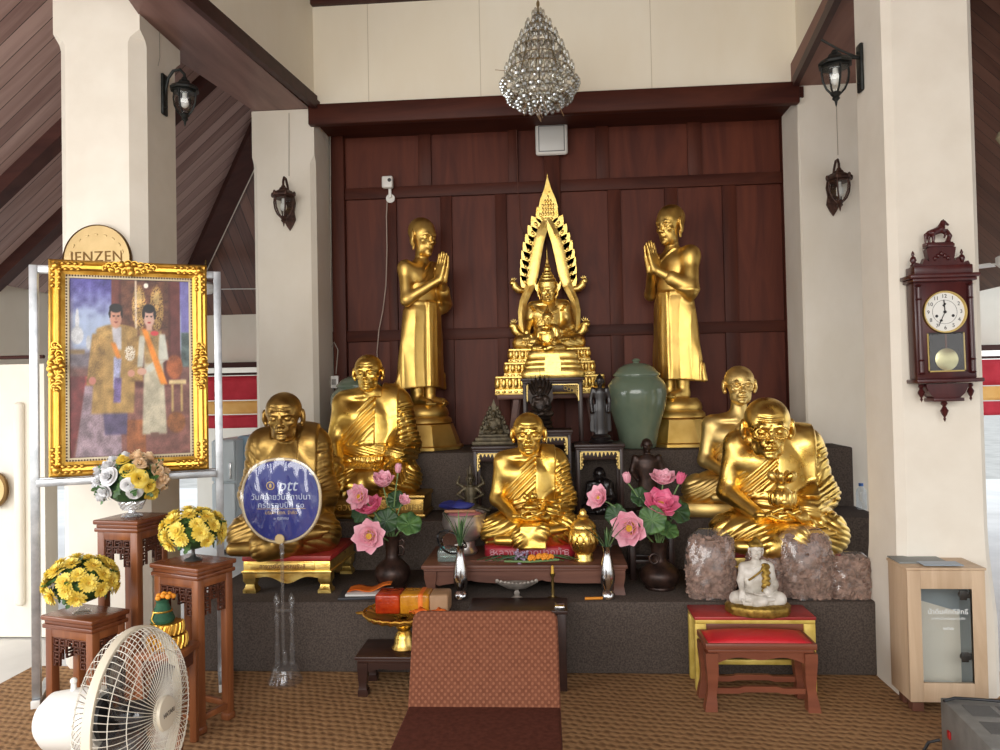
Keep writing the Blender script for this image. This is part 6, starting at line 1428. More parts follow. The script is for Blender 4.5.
p = AT(287, 200, YR); p = AT(290, 204, YR); lantern('rusty brown ornate lantern on the rear left pillar', (p.x, YR - .001, p.z), (0, -1, 0), M_['iron_rust'], True, 1.02, True)
p = ATX(862, 68, pr0); lantern('black lantern sticking out of the front right pillar', (pr0 - .001, p.y, p.z), (-1, 0, 0), M_['iron_black'], False, 1.0)
p = AT(832, 188, YR); lantern('rusty brown ornate lantern on the rear right pillar, lower of two', (p.x, YR - .001, p.z), (0, -1, 0), M_['iron_rust'], True, 1.02, True, 'tube')
B = MB(); q = AT(838, 155, YR - .003); q2 = AT(836, 95, YR - .003); B.tube([q, q2], .002, 5); tag(B.build('lamp_wire', mat('wire_grey', srgb(170, 162, 150), .6)), 'thin wire running up from the ornate lantern on the rear right pillar', 'wire')
B = MB(); q = AT(289, 176, YR - .003); q2 = AT(289, 113, YR - .003); B.tube([q, q2], .0025, 5); tag(B.build('lamp_wire', mat('wire_grey2', srgb(150, 142, 130), .6)), 'thin wire running up from the ornate lantern on the rear left pillar', 'wire')
q = ATX(158, 66, xs + .003); q2 = ATX(159, 0, xs + .003); B = MB(); B.tube([q, q.lerp(q2, .1) + Vector((0, .02, .02)), q2], .002, 5); tag(B.build('lamp_wire', bpy.data.materials['wire_grey2']), 'thin wire running up from the black lantern on the front left pillar', 'wire')
# chandelier
HY = 4.6; c = AT(539, 55, HY); k = HY / F; t = thing('chandelier', 'tiered crystal chandelier hanging from the ceiling at top centre', 'chandelier', (c.x, HY, c.z)); br = mat('chandelier_brass', srgb(150, 130, 92), .4, .8)
B = MB()
for j in range(14):
    z_ = 52 * k + j * .030
    if c.z + z_ > ZC + .05: break
    B.M = Matrix.Translation((0, 0, z_)) @ Matrix.Rotation(j * PI / 2, 4, 'Z'); B.tube([(.008 * math.cos(a), 0, .019 * math.sin(a)) for a in [2 * PI * i / 10 for i in range(10)]], .003, 5, True)
B.build('chain', br, t)
rings = [(40, 5, 6), (29, 12, 11), (18, 18, 16), (6, 24, 20), (-6, 29, 24), (-17, 34, 28), (-28, 38.5, 32), (-38, 33, 28), (-45, 23, 18), (-48, 11, 9)]
B = MB()
for z_, r_, n in rings: B.tube([(r_ * k * .92 * math.cos(a), r_ * k * .92 * math.sin(a), z_ * k) for a in [2 * PI * i / 36 for i in range(36)]], .0035, 5, True)
for i in range(6):
    a = PI * i / 3; B.tube([(r_ * k * .9 * math.cos(a), r_ * k * .9 * math.sin(a), z_ * k) for z_, r_, n in rings], .0025, 5)
B.cyl((0, 0, -30 * k), (0, 0, 54 * k), .006, .006, 10); B.build('ring_frame', br, t)
cg = clear('crystal', (.74, .73, .68), .22, .08, .10, (.8, .8, .74))
dm = MB(); dm.lathe([(0, .022), (.006, .016), (.009, .0), (.006, -.014), (0, -.020)], 6); drop = dm.mesh(False); drop.materials.append(cg)
bm_ = MB(); bm_.lathe([(0, .016), (.006, .014), (.013, .006), (.014, -.002), (.010, -.011), (0, -.016)], 8); bead = bm_.mesh(False); bead.materials.append(cg)
allp = []
for z_, r_, n in rings:
    low = z_ < -20
    for i in range(n):
        a = 2 * PI * (i + .5 * (int(z_) % 2)) / n; allp.append((Vector((r_ * k * math.cos(a), r_ * k * math.sin(a), z_ * k + (-.012 if low else .012))), bead if low else drop, 1.25 if low else 1.35))
        allp.append((Vector((r_ * k * .62 * math.cos(a + .2), r_ * k * .62 * math.sin(a + .2), z_ * k - .006)), drop, 1.2))
        if low: allp.append((Vector((r_ * k * .97 * math.cos(a + .1), r_ * k * .97 * math.sin(a + .1), z_ * k - .040)), bead, 1.0))
        else: allp.append((Vector((r_ * k * .9 * math.cos(a + .15), r_ * k * .9 * math.sin(a + .15), z_ * k - .018)), drop, 1.1))
allp.sort(key=lambda q: q[0].y); B = MB()
for i, (p, me, s_) in enumerate(allp):
    if i < 98:
        o = bpy.data.objects.new('crystal_drop', me); C.objects.link(o); o.parent = t; o.location = p; o.scale = (s_, s_, s_); o.rotation_euler = (0, 0, i)
    else:
        vs = [B.bm.verts.new(p + v.co * s_) for v in me.vertices]
        for f in me.polygons: B.bm.faces.new([vs[q] for q in f.vertices])
o = B.build('crystal_fringe', cg, t, smooth=False); o['kind'] = 'stuff'
B = MB(); rd = random.Random(4)
for i in range(9):
    p0 = Vector((rd.uniform(-.12, .12), rd.uniform(-.1, .05), -44 * k)); B.tube([p0, p0 + Vector((rd.uniform(-.03, .03), 0, -.05)), p0 + Vector((rd.uniform(-.07, .07), 0, -.10 - rd.random() * .04))], .0018, 5)
B.tube([(-.20, -.05, -18 * k), (-.27, -.06, -17 * k)], .002, 5)
tag(B.build('dry_straw', mat('straw', srgb(150, 118, 84), .8)), 'strands of dry straw hanging from the bottom of the chandelier', 'straw'); bpy.data.objects['dry_straw'].location = t.location
# floodlight, camera, switch box
LY = YW - .05; c = AT(551.5, 140.5, LY); r = 16 * LY / F
t = thing('square_lamp', 'white square floodlight on the wooden wall, under the chandelier', 'lamp', (c.x, LY, c.z))
B = MB(); B.box((-r, -.05, -r), (r, -.004, r), .03, seg=4); B.build('housing', M_['white_plastic'], t)
MB().box((-r * .76, -.054, -r * .76), (r * .76, -.048, r * .76), .006).build('diffuser', mat('frosted', srgb(214, 214, 210), .3), t); MB().box((-r * .82, -.0515, -r * .82), (r * .82, -.0475, r * .82), .006).build('gasket', mat('grey_gasket', srgb(120, 122, 122), .5), t)
MB().box((-.03, -.006, -.03), (.03, .049, .03)).build('bracket', M_['wall_stile'], t)
LY = YW - .03; c = AT(389, 188, LY); t = thing('security_camera', 'small white camera on the wooden wall, left of the standing disciple', 'camera', (c.x, LY, c.z)); k = LY / F
MB().box((-5.5 * k, -.075, -2 * k), (5.5 * k, -.02, 10 * k), .012, seg=3).build('body', M_['white_plastic'], t)
MB().lathe([(0, 0), (4.5 * k, 0), (4.5 * k, .012), (0, .012)], 24, M=Matrix.Translation((1.5 * k, 0, -11 * k)) @ RX).box((0, -.03, -11 * k), (3 * k, -.008, -1 * k), .004).build('bracket', M_['white_plastic'], t); MB().lathe([(0, 0), (2 * k, 0), (1.6 * k, .004), (0, .005)], 20, M=Matrix.Translation((2.5 * k, -.074, 5.5 * k)) @ RX).build('lens', M_['dark_plastic'], t)
B = MB(); pts = [AT(x_, y_, YW - .03) for x_, y_ in ((387.5, 196), (386.5, 215), (387, 250), (386, 285), (383, 310), (379, 330), (377, 352), (378, 372), (376, 400))]; B.tube(pts, .0045, 6); tag(B.build('camera_cable', mat('cable_pale', srgb(178, 160, 148), .5)), 'pale cable hanging from the small white camera down the wooden wall', 'cable')
B = MB(); pts = [AT(x_, y_, YW - .028) for x_, y_ in ((516.5, 128), (517, 150), (518, 190), (520, 225), (524, 236))]; B.tube(pts, .004, 6); tag(B.build('wall_cable', mat('cable_brown', srgb(96, 58, 48), .5)), 'brown cable on the wooden wall, left of the floodlight', 'cable')
c = AT(335, 382, YW - .06); t = thing('switch_box', 'small white switch box at the left end of the wooden wall', 'switch', (c.x, YW - .061, c.z)); MB().box((-.035, -.03, -.05), (.035, 0, .05), .006).build('housing', M_['white_plastic'], t); MB().box((-.018, -.034, -.022), (.018, -.029, .022), .003).build('rocker', mat('switch_grey', srgb(150, 146, 140), .5), t)
B = MB(); pts = [AT(x_, y_, YW - .065) for x_, y_ in ((336, 374), (338, 350), (334, 342), (331, 348), (330, 335), (331, 250), (330, 130))]; B.tube(pts, .004, 6); tag(B.build('switch_cable', bpy.data.materials['wire_grey']), 'grey cable rising from the white switch box along the wall edge', 'cable')
# small cabinet
k3 = 3.42; zb_ = .055; c0 = ATZ(911, 702, zb_); wy = c0.y
hgt = AT(921, 570, c0.y).z - zb_; wd = AT(988, 690, c0.y).x - c0.x; dp = .205
t = thing('display_cabinet', 'small pale wooden cabinet with a glass door at the foot of the right pillar', 'cabinet', (c0.x, c0.y, 0), math.radians(-1))
pwd = wood('pale_laminate', srgb(186, 158, 128), srgb(206, 180, 150), 'Z', 14, .5, .03, .3)
B = MB(); th = .018
B.box((0, .018, zb_), (th, dp, zb_ + hgt), .002).box((wd - th, .018, zb_), (wd, dp, zb_ + hgt), .002).box((th, .018, zb_), (wd - th, dp, zb_ + th), .001).box((th, dp - .01, zb_ + th), (wd - th, dp, zb_ + hgt - th)); B.build('body', pwd, t)
MB().box((-.006, -.004, zb_ + hgt - .002), (wd + .006, dp + .004, zb_ + hgt + .010), .003).build('top', pwd, t)
B = MB(); fr_ = .058; 
for lo_, hi_ in (((0, 0, zb_), (fr_, .018, zb_ + hgt - .003)), ((wd - fr_, 0, zb_), (wd, .018, zb_ + hgt - .003)), ((fr_, 0, zb_), (wd - fr_, .018, zb_ + .085)), ((fr_, 0, zb_ + hgt - .085), (wd - fr_, .018, zb_ + hgt - .003))): B.box(lo_, hi_, .001)
dr = B.build('door', pwd, t); MB().box((fr_ - .002, .006, zb_ + .083), (wd - fr_ + .002, .010, zb_ + hgt - .083)).build('glass_pane', M_['thin_glass'], dr)
inw = mat('cabinet_lining', srgb(150, 160, 164), .6); MB().box((th + .001, .03, zb_ + th), (th + .003, dp - .011, zb_ + hgt - th)).box((wd - th - .003, .03, zb_ + th), (wd - th - .001, dp - .011, zb_ + hgt - th)).box((th, dp - .013, zb_ + th), (wd - th, dp - .0105, zb_ + hgt - th)).box((th, .03, zb_ + th + .0005), (wd - th, dp - .012, zb_ + th + .002)).build('lining', inw, t)
for zz in (zb_ + hgt * .80, zb_ + hgt * .33):
    B = MB(); B.cyl((wd - .085, .02, zz), (wd - .085, .034, zz), .018, .018, 16).box((wd - .075, .022, zz - .014), (wd - th - .002, .034, zz + .014), .003).box((wd - .10, .018, zz - .022), (wd - .07, .026, zz + .022), .002); B.build('hinge', mat('hinge_steel_' + str(zz)[:4], srgb(70, 70, 70), .4, .7), dr)
wt = mat('white_print', srgb(236, 238, 236), .5)
text_mesh('น้ำดื่มศักดิ์สิทธิ์', .030, 'lettering', wt, dr, Matrix.Translation((wd * .52, .0052, zb_ + hgt * .68)) @ RX, .0004); text_mesh('ชาวบ้านร่วมทำบุญถวายวัด', .014, 'lettering', wt, dr, Matrix.Translation((wd * .52, .0052, zb_ + hgt * .63)) @ RX, .0004); text_mesh('๒๕๖๒', .02, 'lettering', wt, dr, Matrix.Translation((wd * .52, .0052, zb_ + hgt * .555)) @ RX, .0004)
for xx in (.02, wd - .07):
    for yy in (.03, dp - .08): MB().box((xx, yy, 0), (xx + .05, yy + .05, zb_), .003).build('foot', M_['table_wood'], t)
MBx = MB(); MBx.box((.03, .05, 0), (.22, .20, .004), 0).box((.05, .06, .004), (.22, .19, .007), 0, Matrix.Rotation(.15, 4, 'Z')); o = MBx.build('paper_sheets', mat('paper_white', srgb(226, 226, 222), .6)); o.matrix_world = t.matrix_world; o.location = (c0.x + .06, c0.y + .02, zb_ + th + .0025); tag(o, 'white paper sheets lying inside the glass-door cabinet', 'paper')
M4 = Matrix.Translation((c0.x, c0.y, zb_ + hgt + .0105)) @ Matrix.Rotation(math.radians(-2), 4, 'Z')
o = MB().box((.0, .08, 0), (.22, .22, .006), .001).build('flat_folder', mat('folder_grey', srgb(132, 136, 134), .5)); o.matrix_world = M4; tag(o, 'thin grey folder on top of the pale cabinet', 'folder')
o = MB().box((.08, .01, .007), (.25, .09, .010)).build('leaflet', mat('leaflet_blue', srgb(150, 166, 182), .4)); o.matrix_world = M4; tag(o, 'pale blue leaflet on top of the pale cabinet', 'paper')
# amplifier at bottom right
ay = 2.55; c = ATZ(940, 697, .236); ay = c.y - .438; c.x -= .046; ah = .24; aw = .42
t = thing('amplifier', 'grey metal amplifier box on the floor at the bottom right corner', 'amplifier', (c.x, ay, 0), math.radians(-6)); ag = noisy('amp_grey', srgb(128, 128, 124), srgb(150, 150, 146), 9, .5, .3)
zt_ = .236
MB().box((0, 0, .012), (aw, .44, zt_), .006).build('case', ag, t); B = MB(); dkv = mat('vent_dark', srgb(92, 90, 86), .6)
for ix in range(3):
    for iy in range(2): 
        x0 = .05 + ix * .12; y0 = .12 + iy * .15
        for s_ in range(9): B.box((x0, y0 + s_ * .0115, zt_ + .0002), (x0 + .10, y0 + .007 + s_ * .0115, zt_ + .0022))
B.build('vent_slots', dkv, t)
MB().box((.01, -.008, .03), (aw - .01, 0, zt_ - .02), .003).build('front_panel', ag, t)
for xx in (.10, .17, .24): MB().lathe([(0, .018), (.014, .016), (.017, 0)], 16, M=Matrix.Translation((xx, -.009, zt_ * .5)) @ RX).build('knob', M_['dark_plastic'], t)
for xx in (.03, aw - .05):
    for yy in (.03, .39): MB().cyl((xx, yy, 0), (xx, yy, .013), .014, None, 12).build('foot', M_['dark_plastic'], t)
MB().box((-.008, .34, .11), (0, .365, .14), .003).build('red_plug', mat('red_plastic', srgb(170, 30, 30), .4), t)
B = MB(); pts = [(c.x - .016, ay + .32, .12), (c.x - .05, ay + .34, .10), (c.x - .075, ay + .36, .03), (c.x - .07, ay + .30, .008), (c.x - .05, ay + .24, .007), (c.x - .03, ay + .20, .007)]; B.tube([Vector(p) for p in pts], .006, 8); tag(B.build('power_cord', M_['dark_plastic']), 'black power cord looping on the floor beside the grey amplifier', 'cord')
B = MB(); pts = [AT(944, 701, ay + .38), AT(955, 698, ay + .41), AT(975, 699, ay + .40), AT(1003, 702, ay + .38)]; B.tube([Vector((p.x, p.y, zt_ + .008)) for p in pts], .006, 8); tag(B.build('signal_cord', M_['dark_plastic']), 'black cord lying across the top of the grey amplifier', 'cord')
# glass case and bottle behind the right end of the dais
by = 6.3; zt_ = 1.02
zz = AT(855, 478, by).z; xa, xb = AT(838, 470, by).x, AT(880, 470, by).x
t = thing('side_table', 'reddish table behind the right end of the dais, under a glass case', 'table', ((xa + xb) / 2, by + .2, 0)); w = xb - xa + .2; rb = noisy('orange_red_board', srgb(168, 92, 74), srgb(186, 106, 86), 4, .6)
MB().box((-w / 2, -.18, zz - .03), (w / 2, .2, zz), .003).build('table_top', rb, t); MB().box((-w / 2 + .01, -.17, .4), (w / 2 - .01, -.15, zz - .031)).build('front_panel', rb, t)
for sx in (-1, 1):
    for yy in (-.14, .17): MB().box((sx * (w / 2 - .03) - .02, yy - .02, 0), (sx * (w / 2 - .03) + .02, yy + .02, zz - .031)).build('leg', rb, t)
t2 = thing('glass_case', 'small glass display case on the reddish table behind the dais', 'case', ((xa + xb) / 2, by + .02, zz + .001)); h_ = AT(850, 440, by).z - zz; w = xb - xa
MB().box((-w / 2, -.12, 0), (w / 2, .12, .02), .002).box((-w / 2, -.12, h_ - .03), (w / 2, .12, h_), .002).build('frame', M_['dark_plastic'], t2)
MB().box((-w / 2 + .004, -.118, .02), (w / 2 - .004, .118, h_ - .031)).build('glass_walls', clear('case_glass', (.8, .93, .93), .08, .03, .1), t2)
MB().box((-w / 2 + .03, -.1, .021), (w / 2 - .03, .1, h_ * .5), .01).build('wrapped_goods', mat('pale_goods', srgb(206, 216, 214), .5), t2)
for i in range(3): o = MB().box((-w * .42 + i * .01, -.11, 0), (w * .36, .10, .018), .002).build('flat_book', (M_['dark_plastic'], M_['bronze_olive'], M_['folder' if False else 'dark_plastic'])[i]); o.location = ((xa + xb) / 2, by, zz + h_ + .003 + i * .0195); tag(o, ('black book directly on the glass case behind the dais', 'olive book, middle of the three on the glass case', 'black book, topmost of the three on the glass case')[i], 'book', 'books on the glass case')
yb_ = 5.0; c = AT(862, 519, yb_); t = thing('water_bottle', 'clear plastic water bottle with blue cap at the right end of the dais', 'bottle', (c.x, yb_, T2 + .001)); 
MB().lathe([(0, 0), (.030, .002), (.032, .01), (.030, .06), (.032, .10), (.028, .125), (.013, .145), (.012, .152)], 24).build('body', clear('bottle_plastic', (.9, .95, 1), .08, .05, .05), t); MB().lathe([(.0145, .150), (.0145, .168), (0, .168)], 18).build('cap', mat('blue_cap', srgb(60, 110, 190), .4), t)
# ================================================================ front: chair, low tables, red stool, offerings
# lounge chair without arms, seen from its front
cz = .40; cy = 2.62
bl, br_ = AT(407, 708, cy), AT(561, 708, cy); cw_ = (br_ - bl).length; zc0 = (bl.z + br_.z) / 2
t = thing('lounge_chair', 'brown upholstered armless chair in the foreground with its back to the altar', 'chair', ((bl.x + br_.x) / 2, cy, 0), math.radians(0.5))
def fabric(name, c0, c1, dots):
    m = mat(name, c0, .9, 0, .1); v = coords(m); n_ = noise(m, v, 60, 3); base = ramp(m, n_, [(.3, c0), (.7, c1)])
    if dots:
        mp = N(m, 'Mapping'); mp.inputs['Scale'].default_value = (62, 0, 62); mp.inputs['Rotation'].default_value = (0, PI / 4, 0); L(m, v, mp.inputs[0])
        vo = N(m, 'TexVoronoi'); vo.inputs['Randomness'].default_value = 0; vo.inputs['Scale'].default_value = 1; L(m, mp.outputs[0], vo.inputs['Vector']); r_ = ramp(m, vo.outputs['Distance'], [(.22, (1, 1, 1)), (.32, (0, 0, 0))]); base = mixc(m, r_, base, srgb(136, 88, 66))
    L(m, base, bsdf(m).inputs['Base Color']); bump(m, noise(m, v, 250, 2), .3, .002); return m
f1 = fabric('dotted_brown_fabric', srgb(104, 62, 45), srgb(118, 73, 54), True); f2 = fabric('dark_brown_fabric', srgb(72, 38, 28), srgb(86, 47, 36), False)
hgt = AT(485, 605, cy + .18).z - zc0
B = MB(); n = 14
def pad(w0, w1, z0, z1, th, r=.03):
    rows = []
    for q, ins in ((0, r), (.0, 0), (1, 0), (1, r)):
        pass
B.M = Matrix.Translation((0, 0, zc0 - .02)) @ Matrix.Rotation(math.radians(-20), 4, 'X')
H_ = hgt / math.cos(math.radians(20)) + .02; ww0, ww1 = cw_ / 2, cw_ / 2 * .985
pts = []
def rr_outline(w0, w1, h, r, k=8):
    out = [(-w0, 0), (w0, 0)]
    for i in range(k + 1): a = PI / 2 * i / k; out.append((w1 - r + r * math.cos(a), h - r + r * math.sin(a)))
    for i in range(k + 1): a = PI / 2 + PI / 2 * i / k; out.append((-w1 + r + r * math.cos(a), h - r + r * math.sin(a)))
    return out
o1 = rr_outline(ww0, ww1, H_, .035); rows = []
for s_, y_ in ((.975, -.0), (.995, .008), (1.0, .022), (1.0, .075), (.99, .09), (.97, .098)): rows.append([(x_ * s_, y_, z_ * s_ + H_ * (1 - s_) * .4) for x_, z_ in o1])
B.sheet(rows, True); B.bm.verts.ensure_lookup_table(); n_ = len(o1); B.bm.faces.new(list(B.bm.verts)[:n_]); B.bm.faces.new(list(B.bm.verts)[-n_:][::-1]); B.build('backrest', f1, t, ang=50)
B = MB(); rows = []
for s_, z_ in ((.97, -.13), (1, -.115), (1, -.02), (.985, -.004), (.965, 0)): rows.append([(x_, y_, zc0 + z_) for x_, y_ in ((-cw_ / 2 * s_, .04), (-cw_ / 2 * s_, -.46), (-cw_ / 2 * s_ + .03, -.50 * s_), (cw_ / 2 * s_ - .03, -.50 * s_), (cw_ / 2 * s_, -.46), (cw_ / 2 * s_, .04))])
B.sheet(rows, True); B.bm.verts.ensure_lookup_table(); B.bm.faces.new(list(B.bm.verts)[:6][::-1]); B.bm.faces.new(list(B.bm.verts)[-6:]); B.build('seat', f2, t, ang=35)
MB().box((-cw_ / 2 + .01, -.47, zc0 - .17), (cw_ / 2 - .01, .06, zc0 - .131), .004).build('seat_frame', M_['dark_table'], t)
for sx in (-1, 1):
    for yy in (-.42, .02): MB().cyl((sx * (cw_ / 2 - .05), yy, 0), (sx * (cw_ / 2 - .045), yy, zc0 - .17), .016, .024, 16).build('leg', M_['dark_table'], t)
# low dark table left of the chair, with the offering tray
def low_table(label, xa, xb, yf, dep, h, m, lw=.05, name='low_table', group=None):
    w = xb - xa; t = thing(name, label, 'table', ((xa + xb) / 2, yf + dep / 2, 0), 0, group)
    B = MB(); B.box((-w / 2, -dep / 2, h - .018), (w / 2, dep / 2, h), .006).box((-w / 2 + .012, -dep / 2 + .012, h - .034), (w / 2 - .012, dep / 2 - .012, h - .018), .004); B.build('table_top', m, t)
    for sy in (-1, 1):
        B = MB(); n = 18; pts = [(-w / 2 + .03, h - .034), (w / 2 - .03, h - .034)] + [(w / 2 - .03 - (w - .06) * i / n, h - .060 - .02 * (1 - math.sin(PI * i / n)) ** 2 - .010 * abs(math.cos(3 * PI * i / n))) for i in range(n + 1)]; B.prism(pts[::-1], .014, Matrix.Translation((0, sy * (dep / 2 - .026) - .007, 0))); B.build('apron', m, t)
    for sx in (-1, 1): MB().box((sx * (w / 2 - .026) - .007, -dep / 2 + .03, h - .066), (sx * (w / 2 - .026) + .007, dep / 2 - .03, h - .034), .002).build('apron', m, t)
    for sx in (-1, 1):
        for sy in (-1, 1):
            cx_, cy_ = sx * (w / 2 - .012 - lw / 2), sy * (dep / 2 - .012 - lw / 2); B = MB(); prof = [(.5, h - .035), (.5, h * .62), (.42, h * .40), (.36, h * .24), (.42, h * .16), (.50, h * .14), (.50, .01), (.46, 0)]
            B.sheet([[(cx_ + a * lw * q + sx * lw * (.5 - q) * .3, cy_ + b * lw * q, z) for a, b in ((-1, -1), (1, -1), (1, 1), (-1, 1))] for q, z in prof], True); B.bm.verts.ensure_lookup_table(); B.bm.faces.new(list(B.bm.verts)[:4]); B.bm.faces.new(list(B.bm.verts)[-4:]); B.build('leg', m, t, ang=30)
    return t
ty_ = 3.66; ht = AT(357, 657, ty_).z
low_table('low dark brown table left of the chair, under the gold offering tray', AT(354, 657, ty_).x, AT(475, 657, ty_).x, ty_, .27, ht, M_['dark_table'], .05)
px_, py_ = AT(404, 654, ty_ + .12), ty_ + .13
t = thing('pedestal_tray', 'gold footed offering tray on the low dark table left of the chair', 'tray', (px_.x, py_, ht + .001)); hh = AT(404, 612, py_).z - ht; rr_ = 40 * py_ / F
MB().lathe([(0, 0), (.060, .0), (.064, .006), (.058, .016), (.050, .03), (.048, .055), (.040, .075), (.030, .09), (.034, .10), (.040, .106), (.034, .112), (.05, hh * .72)], 40).build('foot', M_['gold_shiny'], t)
B = MB(); rows = []
for r_, z_ in ((.02, hh * .70), (.06, hh * .71), (rr_ * .6, hh * .80), (rr_ * .62, hh * .84), (rr_ * .96, hh * .93), (rr_ * 1.0, hh), (rr_ * .97, hh * .99), (rr_ * .58, hh * .88), (.02, hh * .83)): rows.append([(r_ * math.cos(a) * (1 + (.02 * math.cos(24 * a) if r_ > rr_ * .8 else 0)), r_ * math.sin(a), z_ + (.006 * math.cos(24 * a) if r_ > rr_ * .9 else 0)) for a in [2 * PI * i / 96 for i in range(96)]])
B.sheet(rows, True); B.build('bowl', M_['gold_shiny'], t, ang=60)
MB().tube([(rr_ * 1.0 * math.cos(a), rr_ * 1.0 * math.sin(a), hh + .004 + .004 * (i % 2)) for i, a in enumerate([2 * PI * i / 60 for i in range(60)])], .006, 6, True).ball((-rr_ * 1.06, -.02, hh), (.03, .015, .008), None, 8, 6).build('gold_foil_edge', M_['gold_frame'], t)
zt_ = ht + hh + .008; x0, x1 = AT(378, 600, py_).x, AT(450, 600, py_).x
t = thing('wrapped_robe_bundle', 'cellophane-wrapped orange and brown offering bundle on the gold tray', 'offering', ((x0 + x1) / 2, py_, zt_)); w = x1 - x0; hb_ = AT(410, 591, py_).z - zt_
bz = .012
def rbx(lo, hi, bev=.012): return MB().box(lo, hi, bev, seg=3)
rbx((-w / 2, -.07, 0), (-w * .16, .07, hb_)).build('red_section', noisy('red_cellophane', srgb(150, 40, 14), srgb(190, 64, 20), 20, .18, bs=.6, bd=.01), t); rbx((-w * .16, -.072, 0), (w * .24, .072, hb_ + .001)).build('amber_section', noisy('amber_cellophane', srgb(176, 112, 24), srgb(206, 140, 36), 20, .16, bs=.6, bd=.01), t); rbx((w * .24, -.068, 0), (w / 2, .068, hb_ - .002)).build('kraft_section', noisy('kraft_paper', srgb(150, 116, 84), srgb(170, 134, 100), 10, .6), t)
MB().box((w * .08, -.0745, -.002), (w * .17, .0745, hb_ + .0035), .012, seg=3).build('orange_ribbon', M_['orange'], t)
B = MB(); rd = random.Random(3); rows = []
for j in range(5): rows.append([(w * (-.02 + .5 * i / 14), -.078 - .014 * math.sin(j * .9) - .012 * rd.random(), .0 + .006 * j + .014 * math.sin(i * .9 + j) * .6 + .012 * rd.random()) for i in range(15)])
B.sheet(rows); o = B.build('crumpled_wrapper', noisy('orange_cellophane', srgb(200, 76, 24), srgb(230, 120, 50), 30, .15), t, ang=80); solidify(o, .001)
# dark cupboard-like table right behind the chair
xa, xb = AT(470, 640, 3.75).x, AT(566.5, 640, 3.75).x; ht2 = AT(540, 610.5, 3.75).z
t = thing('black_side_table', 'tall black wooden table mostly hidden behind the brown chair', 'table', ((xa + xb) / 2, 3.865, 0)); w = xb - xa; m = M_['lacquer_brown']
MB().box((-w / 2 - .01, -.12, ht2 - .02), (w / 2 + .01, .12, ht2), .005).build('table_top', m, t); MB().box((-w / 2 + .045, -.10, .12), (w / 2 - .045, .10, ht2 - .06), .004).build('body', m, t)
for sx in (-1, 1):
    for sy in (-1, 1): MB().box((sx * (w / 2 - .022) - .022, sy * .088 - .022, 0), (sx * (w / 2 - .022) + .022, sy * .088 + .022, ht2 - .02), .004).build('leg', m, t)
o = MB().box((0, 0, 0), (.05, .08, .012), .003).build('metal_tray_edge', M_['steel']); o.location = ((xa + xb) / 2 + w / 2 - .055, 3.77, ht2 + .001); tag(o, 'small shiny metal tray on the black table behind the chair', 'tray')
# red topped stool and the red-gold table behind it
y0 = 3.765; xa, xb = AT(695, 640, y0).x, AT(817, 640, y0).x; hr_ = AT(757, 617, y0).z; w = xb - xa
t = thing('painted_table', 'red and gold painted low table behind the red-topped stool', 'table', ((xa + xb) / 2, y0 + .105, 0)); ym = noisy('worn_yellow_paint', srgb(196, 166, 70), srgb(222, 194, 100), 14, .45, .2)
MB().box((-w / 2, -.105, hr_ - .016), (w / 2, .105, hr_), .003).build('table_top', M_['red_paint'], t); MB().box((-w / 2 + .004, -.102, hr_ - .034), (w / 2 - .004, .102, hr_ - .0165), .002).build('gilt_edge', ym, t); MB().box((-w / 2 + .03, -.09, hr_ - .09), (w / 2 - .03, .09, hr_ - .035), .004).build('frame', M_['red_stool_wood'], t)
for sx in (-1, 1):
    for sy in (-1, 1): MB().box((sx * (w / 2 - .03) - .028, sy * .08 - .02, 0), (sx * (w / 2 - .03) + .028, sy * .08 + .02, hr_ - .035), .006).build('leg', ym, t)
for sy in (-.085, .085): MB().box((-w / 2 + .05, sy - .01, .13), (w / 2 - .05, sy + .01, .155), .004).build('stretcher', ym, t)
yf = 3.535; xa, xb = AT(706, 660, yf).x, AT(818, 660, yf).x; hs_ = AT(760, 644, yf).z; w = xb - xa; dep = .215
t = thing('red_topped_stool', 'wooden stool with a red vinyl top in front of the white Buddha', 'stool', ((xa + xb) / 2, yf + dep / 2, 0)); m = M_['red_stool_wood']
B = MB(); 
for lo_, hi_ in (((-w / 2, -dep / 2, hs_ - .03), (w / 2, -dep / 2 + .014, hs_)), ((-w / 2, dep / 2 - .012, hs_ - .03), (w / 2, dep / 2, hs_)), ((-w / 2, -dep / 2 + .014, hs_ - .03), (-w / 2 + .016, dep / 2 - .012, hs_)), ((w / 2 - .016, -dep / 2 + .014, hs_ - .03), (w / 2, dep / 2 - .012, hs_))): B.box(lo_, hi_, .005)
B.box((-w / 2 + .012, -dep / 2 + .012, hs_ - .046), (w / 2 - .012, dep / 2 - .012, hs_ - .030), .004); B.build('seat_frame', m, t)
B = MB(); rows = [[((-w / 2 + .016) + (w - .032) * i / 12, (-dep / 2 + .014) + (dep - .026) * j / 8, hs_ - .002 + .026 * (math.sin(PI * i / 12) * math.sin(PI * j / 8)) ** .4) for i in range(13)] for j in range(9)]; B.sheet(rows); o = B.build('padded_top', M_['red_cloth'], t); solidify(o, .01, -1)
